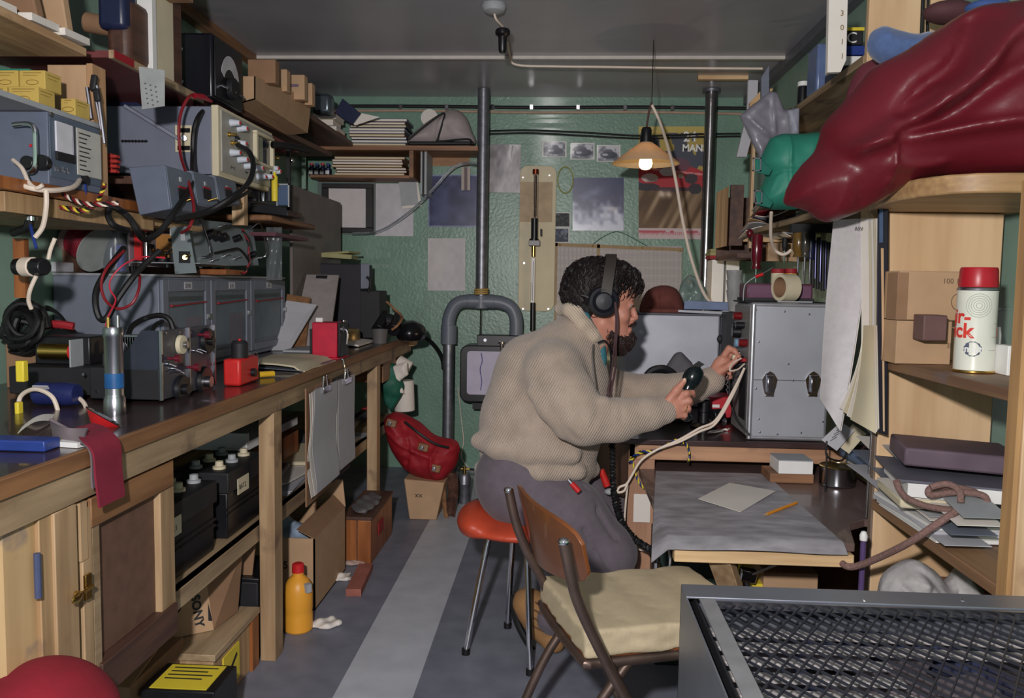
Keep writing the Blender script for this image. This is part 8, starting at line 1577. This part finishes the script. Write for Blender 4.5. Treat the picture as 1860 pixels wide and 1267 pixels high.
for k in range(4): p = W(988-7*k*.3, 1100+14*k, -.115); mk('bootlace', MB().tube(cr([p+V((-.03, .004, .012)), p+V((0, -.004, 0)), p+V((.03, .004, -.012))], 3), .0025, 6), M('lace_brown', (96, 70, 48), .8), man)
mk('sole', MB().tube(cr([W(932, 1080, -.02), W(938, 1125, -.03), W(962, 1172, -.05), W(990, 1205, -.06), W(1016, 1214, -.07)], 5), .012, 8), rubber, man)
# things on the man
t = thing('headphones', 'dark headphones with round black ear cups on the man\'s head', 'headphones')
cu = W(1095, 547, -.088); ax = V((.05, -1, .02)).normalized()
mk('ear_cup', MB().lathe([(.001, 0), (.044, 0), (.050, .006), (.051, .020), (.046, .030), (.037, .034), (.034, .030), (.032, .033), (.026, .039), (.001, .043)], cu, ax, n=36), M('cup_black', (24, 26, 34), .5, var=.1), t); mk('ear_cushion', MB().lathe([(.02, -.014), (.044, -.014), (.048, -.004), (.044, .004), (.02, .004)], cu, ax, n=32), rubber, t)
cf = W(1095, 547, .088); mk('ear_cup', MB().lathe([(.001, 0), (.040, 0), (.045, .006), (.046, .020), (.042, .030), (.001, .036)], cf, -ax, n=32), M('cup_black', (30, 32, 40)), t)
mb = MB(); n_ = 22
pth = [(W(1096+12*math.sin(math.pi*k/n_), 0).x, 2.8-.116*math.cos(math.pi*k/n_), W(0, 545, 0).z+.150*math.sin(math.pi*k/n_)**.75) for k in range(n_+1)]
vs = []; fs = []
for k, (x, y, z) in enumerate(pth):
    ny, nz = -math.cos(math.pi*k/n_), math.sin(math.pi*k/n_); w_ = .018
    for dx, o_ in ((-w_, 0), (w_, 0), (w_, .006), (-w_, .006)): vs.append((x+dx, y+ny*o_, z+nz*o_))
for k in range(n_):
    for i in range(4): j = (i+1) % 4; fs.append((k*4+i, k*4+j, k*4+4+j, k*4+4+i))
mk('headband', MB().add(vs, fs), M('band_olive', (58, 52, 48), .6), t, .001)
mk('yoke', MB().tube(cr([W(1057, 536, -.085), W(1068, 539, -.10), W(1074, 542, -.11)], 3), .004), chrome, t)
for dx in (0, 3): mk('cable', MB().tube(cr([W(1117+dx*.3, 548, -.125), W(1119+dx, 585, -.13), W(1116+dx, 625, -.15), W(1112+dx*2, 665, -.2), W(1106+dx*2, 700, -.24), W(1103+dx*2, 722, -.25)], 6), .0032), M('headset_cable', (70, 46, 50), .6), t)
mk('cable', MB().tube(cr([W(1086, 622, -.1), W(1098, 618, -.11), W(1106, 628, -.13), W(1110, 650, -.17), W(1108, 690, -.22)], 6), .0032), rubber, t)
mk('drawstring', MB().tube(cr([W(1078, 625, -.11), W(1076, 650, -.2), W(1080, 690, -.25), W(1083, 716, -.27)], 6), .0028), M('string_grey', (110, 104, 100), .8), man)
t = thing('radio_handset', 'black bakelite handset gripped in the man\'s near hand', 'handset')
s = SDF((N(1225, 0).x, 2.50, N(0, 775).z), (N(1285, 0).x, 2.68, N(0, 655).z), .003)
s.ell(N(1258, 684, .02), (.030, .028, .037), .01, rot=(0, 30, 0)).ell(N(1262, 676, .03), (.027, .030, .018), .008); s.chain([N(1256, 692, .018), N(1248, 706, .014), N(1240, 718, .014), N(1242, 735, .014), N(1246, 752, .018)], [.024, .018, .0125, .011, .012], .006); s.ell(N(1247, 757, .03), (.018, .018, .014), .01)
s.mk('handle', M('handset_black', (20, 30, 32), .2, var=.1), t); mk('grip_switch', MB().ob(N(1238, 711, -.0), (.012, .008, .02), (0, 50, 0)), chrome, t, .002)
mk('mounting_plate', MB().prism([W(1252, 668, .3), W(1270, 655, .3), W(1280, 661, .3), W(1262, 672, .3)], (0, .01, 0)).cyl(W(1268, 665, .3), (W(1268, 665, .3).x, 3.1, TZ+.1), .01), blackm, label='small black plate with screw on a post behind the handset', cat='bracket')
t = thing('pocket_knife', 'red and silver pocket tool sticking out of the man\'s trouser pocket', 'tool'); a = W(1032, 870, -.255); b = W(1052, 892, -.26); mk('grip', MB().cyl(a.lerp(b, .3), b, .009), red, t, .002); mk('tip', MB().cyl(a, a.lerp(b, .3), .007), steel, t)
# coiled cord
base = cr([W(1112, 800, .02), W(1113, 850, .0), W(1116, 900, -.04), W(1128, 945, -.1), W(1150, 975, -.15), W(1175, 993, -.18), W(1188, 1000, -.2)], 26); hx = []; tot = 0
for i in range(len(base)-1):
    tg = (base[i+1]-base[i]).normalized(); a = tg.orthogonal().normalized(); b = tg.cross(a); th = i*1.9; hx.append(base[i]+(a*math.cos(th)+b*math.sin(th))*.009)
t = thing('spiral_cable', 'black coiled microphone cord hanging from the table to the floor plug', 'cord'); mk('coil', MB().tube(cr(hx, 3), .0045, 6), rubber, t); mk('core', MB().tube(base, .007, 6), rubber, t)
mk('tail', MB().tube(cr([base[-1], W(1193, 1010, -.21), W(1194, 1022, -.22)], 3), .006), rubber, t); mk('plug', MB().cyl(W(1193, 1020, -.22), W(1193, 1034, -.22), .011), chrome, t, .002)

# ================================================================ NEAR CHAIR WITH FOAM
t = thing('wooden_chair', 'tubular steel chair with curved brown plywood backrest in the foreground', 'chair')
tube_m = M('worn_tube', (116, 98, 90), .38, .75, var=.2, scale=22); cw = M('chair_ply', (126, 74, 40), .34, var=.2, scale=7, stretch=(1, 1, .3), coat=.25)
fd = V((.955, .295, 0)).normalized(); sd = V((-.295, .955, 0))
Lt = P(924, 889, Y=1.955); Rt = P(1024, 983, Y=1.57)
lp = [Lt, P(938, 950, Y=1.965), P(960, 1005, Y=1.985), P(984, 1050, Y=2.01), P(1004, 1090, Y=2.03)]
lp += [lp[-1]+fd*.12+V((0, 0, -.14)), lp[-1]+fd*.26+V((0, 0, -.47))]; lp[-1].z = .01
rp = [Rt, P(1036, 1040, Y=1.58), P(1050, 1092, Y=1.60), P(1083, 1165, Y=1.635), P(1122, 1240, Y=1.66)]
rp += [rp[-1]+fd*.10+V((0, 0, -.18)), rp[-1]+fd*.20+V((0, 0, -.42))]; rp[-1].z = .01
mk('back_tube', MB().tube(cr(lp, 6), .0115, 14), tube_m, t); mk('back_tube', MB().tube(cr(rp, 6), .0115, 14), tube_m, t)
for q in (Lt, Rt): mk('end_cap', MB().ball(q, .0125, .0125, .009), chrome, t)
def back(u, v):
    top = P(926, 864, Y=1.99).lerp(P(1040, 962, Y=1.575), u); bot = P(962, 1012, Y=2.01).lerp(P(1062, 1066, Y=1.62), u)
    w_ = .62+.38*(1-abs(2*u-1)**5)**.8 if 0 < u < 1 else .5
    p = top.lerp(bot, .5+(v-.5)*w_); return p+fd*(-.028*math.sin(math.pi*u)+.016)
mk('backrest', MB().sheet(back, 24, 12, .009), cw, t, .0015)
A = P(1062, 1226, Y=1.72); Bq = P(986, 1118, Y=2.03); A.z = Bq.z = .438
C1 = Bq+fd*.40; C2 = A+fd*.40
mk('seat_frame', MB().tube(cr([Bq+sd*.0-fd*.0, A+sd*.03, A+fd*.03, A+fd*.2, C2-fd*.03, C2+sd*.03, C1-sd*.03, C1-fd*.03, Bq+fd*.05], 5, True), .0115, 12), tube_m, t)
mk('seat', MB().sheet(lambda u, v: (A+V((0, 0, .016))).lerp(C2+V((0, 0, .016)), u).lerp((Bq+V((0, 0, .016))).lerp(C1+V((0, 0, .016)), u), v)-V((0, 0, .010*math.sin(math.pi*v))), 10, 10, .009), cw, t)
for q, e in ((A, -1), (Bq, 1)): mk('rear_leg', MB().tube(cr([q+fd*.10+V((0, 0, -.005)), q+fd*.0+V((0, 0, -.15)), V(((q-fd*.12).x, (q-fd*.12).y, .01))], 5), .0115, 12), tube_m, t)
s = SDF((-.1, 1.60, .44), (.50, 2.30, .54), .005); cc = (A+C2+Bq+C1)/4; cc = cc+fd*.0; wdt = (Bq-A).length
Bx(s, (cc.x, cc.y, .484), (.205, wdt/2+.012, .031), math.degrees(math.atan2(fd.y, fd.x)), .008)
s.disp(lambda x, y, z: .007*(hsh(x*40+9, y*40+z*60, 3)-.5)*(np.abs(z-.484) < .029)+.0015*np.sin(x*46+y*22)); 
s.mk('foam_cushion', M('foam_cream', (190, 174, 144), .9, var=.05, scale=30, bump=.35, bscale=200), smooth=1, label='thick torn cream foam cushion lying on the near chair seat', cat='cushion')

# ================================================================ WIRE MESH CABINET
t = thing('mesh_cabinet', 'metal cabinet with expanded mesh top over slats and a fan, bottom right corner', 'cabinet')
zc = .70; c0 = P(1237, 1063, Z=zc); gx0, gy1 = c0.x, c0.y; gx1, gy0 = 1.12, .80
gm = M('cage_metal', (132, 136, 146), .38, .55, var=.08, scale=8)
mk('side_wall', MB().box(gx0, gx0+.003, gy0, gy1, .02, zc), gm, t); mk('far_wall', MB().box(gx0, gx1, gy1-.003, gy1, .02, zc), gm, t); mk('far_flange', MB().box(gx0, gx1, gy1-.062, gy1, zc, zc+.004), gm, t, .001)
mk('side_strip', MB().box(gx0+.022, gx0+.050, gy0, gy1-.062, zc-.001, zc+.003), M('strip_pale', (160, 160, 164), .4, .4), t, .001); mk('inner_wall', MB().box(gx0+.016, gx0+.019, gy0, gy1-.01, .45, zc-.004), blackm, t)
mk('far_lip', MB().box(gx0+.05, gx1, gy1-.072, gy1-.063, zc-.012, zc+.001), steel, t); mk('floor_pan', MB().box(gx0, gx1, gy0, gy1, .02, .03), blackm, t)
mb = MB(); x0_, x1_, y0_, y1_ = gx0+.052, gx1, gy0, gy1-.064; px_, py_ = .028, .044; z_ = zc-.006
sl = py_/px_; k0 = int((y0_-sl*x1_)/py_)-2
def clipseg(sgn):
    n0 = -80
    for n in range(-120, 160):
        b_ = n*py_; pts = []
        for x in (x0_, x1_): pts.append((x, sgn*sl*x+b_))
        (xa, ya), (xb, yb) = pts
        ta, tb = 0, 1
        for lo, hi in ((y0_, y1_),):
            d = yb-ya
            t0, t1 = (lo-ya)/d, (hi-ya)/d
            if t0 > t1: t0, t1 = t1, t0
            ta, tb = max(ta, t0), min(tb, t1)
        if tb-ta > .004: mb.beam((xa+(xb-xa)*ta, ya+(yb-ya)*ta, z_+.001*sgn), (xa+(xb-xa)*tb, ya+(yb-ya)*tb, z_+.001*sgn), .0024, .004)
clipseg(1); clipseg(-1); mk('mesh_grille', mb, M('mesh_metal', (58, 60, 70), .45, .4), t)
fx, fy = P(1640, 1255, Z=.62).x, P(1640, 1255, Z=.62).y
for k in range(9):
    y = gy1-.105-.054*k; mk('slat', MB().box(gx0+.03, gx0+.30 if k > 1 else gx1-.02, y, y+.024, .650, .658), M('slat_pale', (176, 170, 170), .5), t, .002)
mk('fan_ring', MB().lathe([(.150, -.03), (.165, -.03), (.165, .015), (.150, .015), (.150, -.03)], (fx, fy, .632), n=48, close=True), M('fan_dark', (54, 58, 84), .4), t); mk('fan_hub', MB().lathe([(.001, -.02), (.05, -.02), (.045, .012), (.001, .018)], (fx, fy, .632), n=32), M('fan_grey', (100, 92, 98), .4), t)
for k in range(6):
    a = k*math.pi/3; d0 = V((math.cos(a), math.sin(a), 0)); d1 = V((-math.sin(a), math.cos(a), 0)); c_ = V((fx, fy, .625))
    mk('fan_blade', MB().prism([c_+d0*.045-d1*.02, c_+d0*.045+d1*.02, c_+d0*.145+d1*.06, c_+d0*.145-d1*.03], (0, 0, .004)), M('fan_grey', (100, 92, 98)), t)
mk('base_plate', MB().box(gx0+.02, gx1-.01, gy0, gy1-.02, .585, .592), M('pan_brown', (92, 84, 88), .6), t)
for x in (1570, 1748): p = P(x, 1090, Z=zc+.004); mk('flange_screw', MB().ball((p.x, p.y, zc+.004), .004, .004, .002, 8), chrome, t)
# ================================================================ light
def point(name, loc, power, col, size):
    l = bpy.data.lights.new(name, 'POINT'); l.energy = power; l.color = col; l.shadow_soft_size = size
    o = bpy.data.objects.new(name, l); COL.objects.link(o); o.location = loc; return o
fl_ = point('camera_flash', (-.17, -.10, 1.50), 75, (1, .95, .93), .035)
fl_.data.use_nodes = True; _n = fl_.data.node_tree; _f = _n.nodes.new('ShaderNodeLightFalloff'); _n.links.new(_f.outputs['Linear'], _n.nodes['Emission'].inputs['Strength'])
_f.inputs['Strength'].default_value = 1.0
point('lamp_bulb_light', (lc.x, LY, zb-.06), 4.5, (1, .72, .42), .03)
w = bpy.data.worlds.new('world'); sc.world = w; w.use_nodes = True; w.node_tree.nodes['Background'].inputs[0].default_value = (.72, .70, .92, 1); w.node_tree.nodes['Background'].inputs[1].default_value = .30
sc.view_settings.view_transform = 'Standard'; sc.view_settings.look = 'None'; sc.view_settings.exposure = 0; sc.view_settings.gamma = 1
for o in list(ROOTS): fin(o)
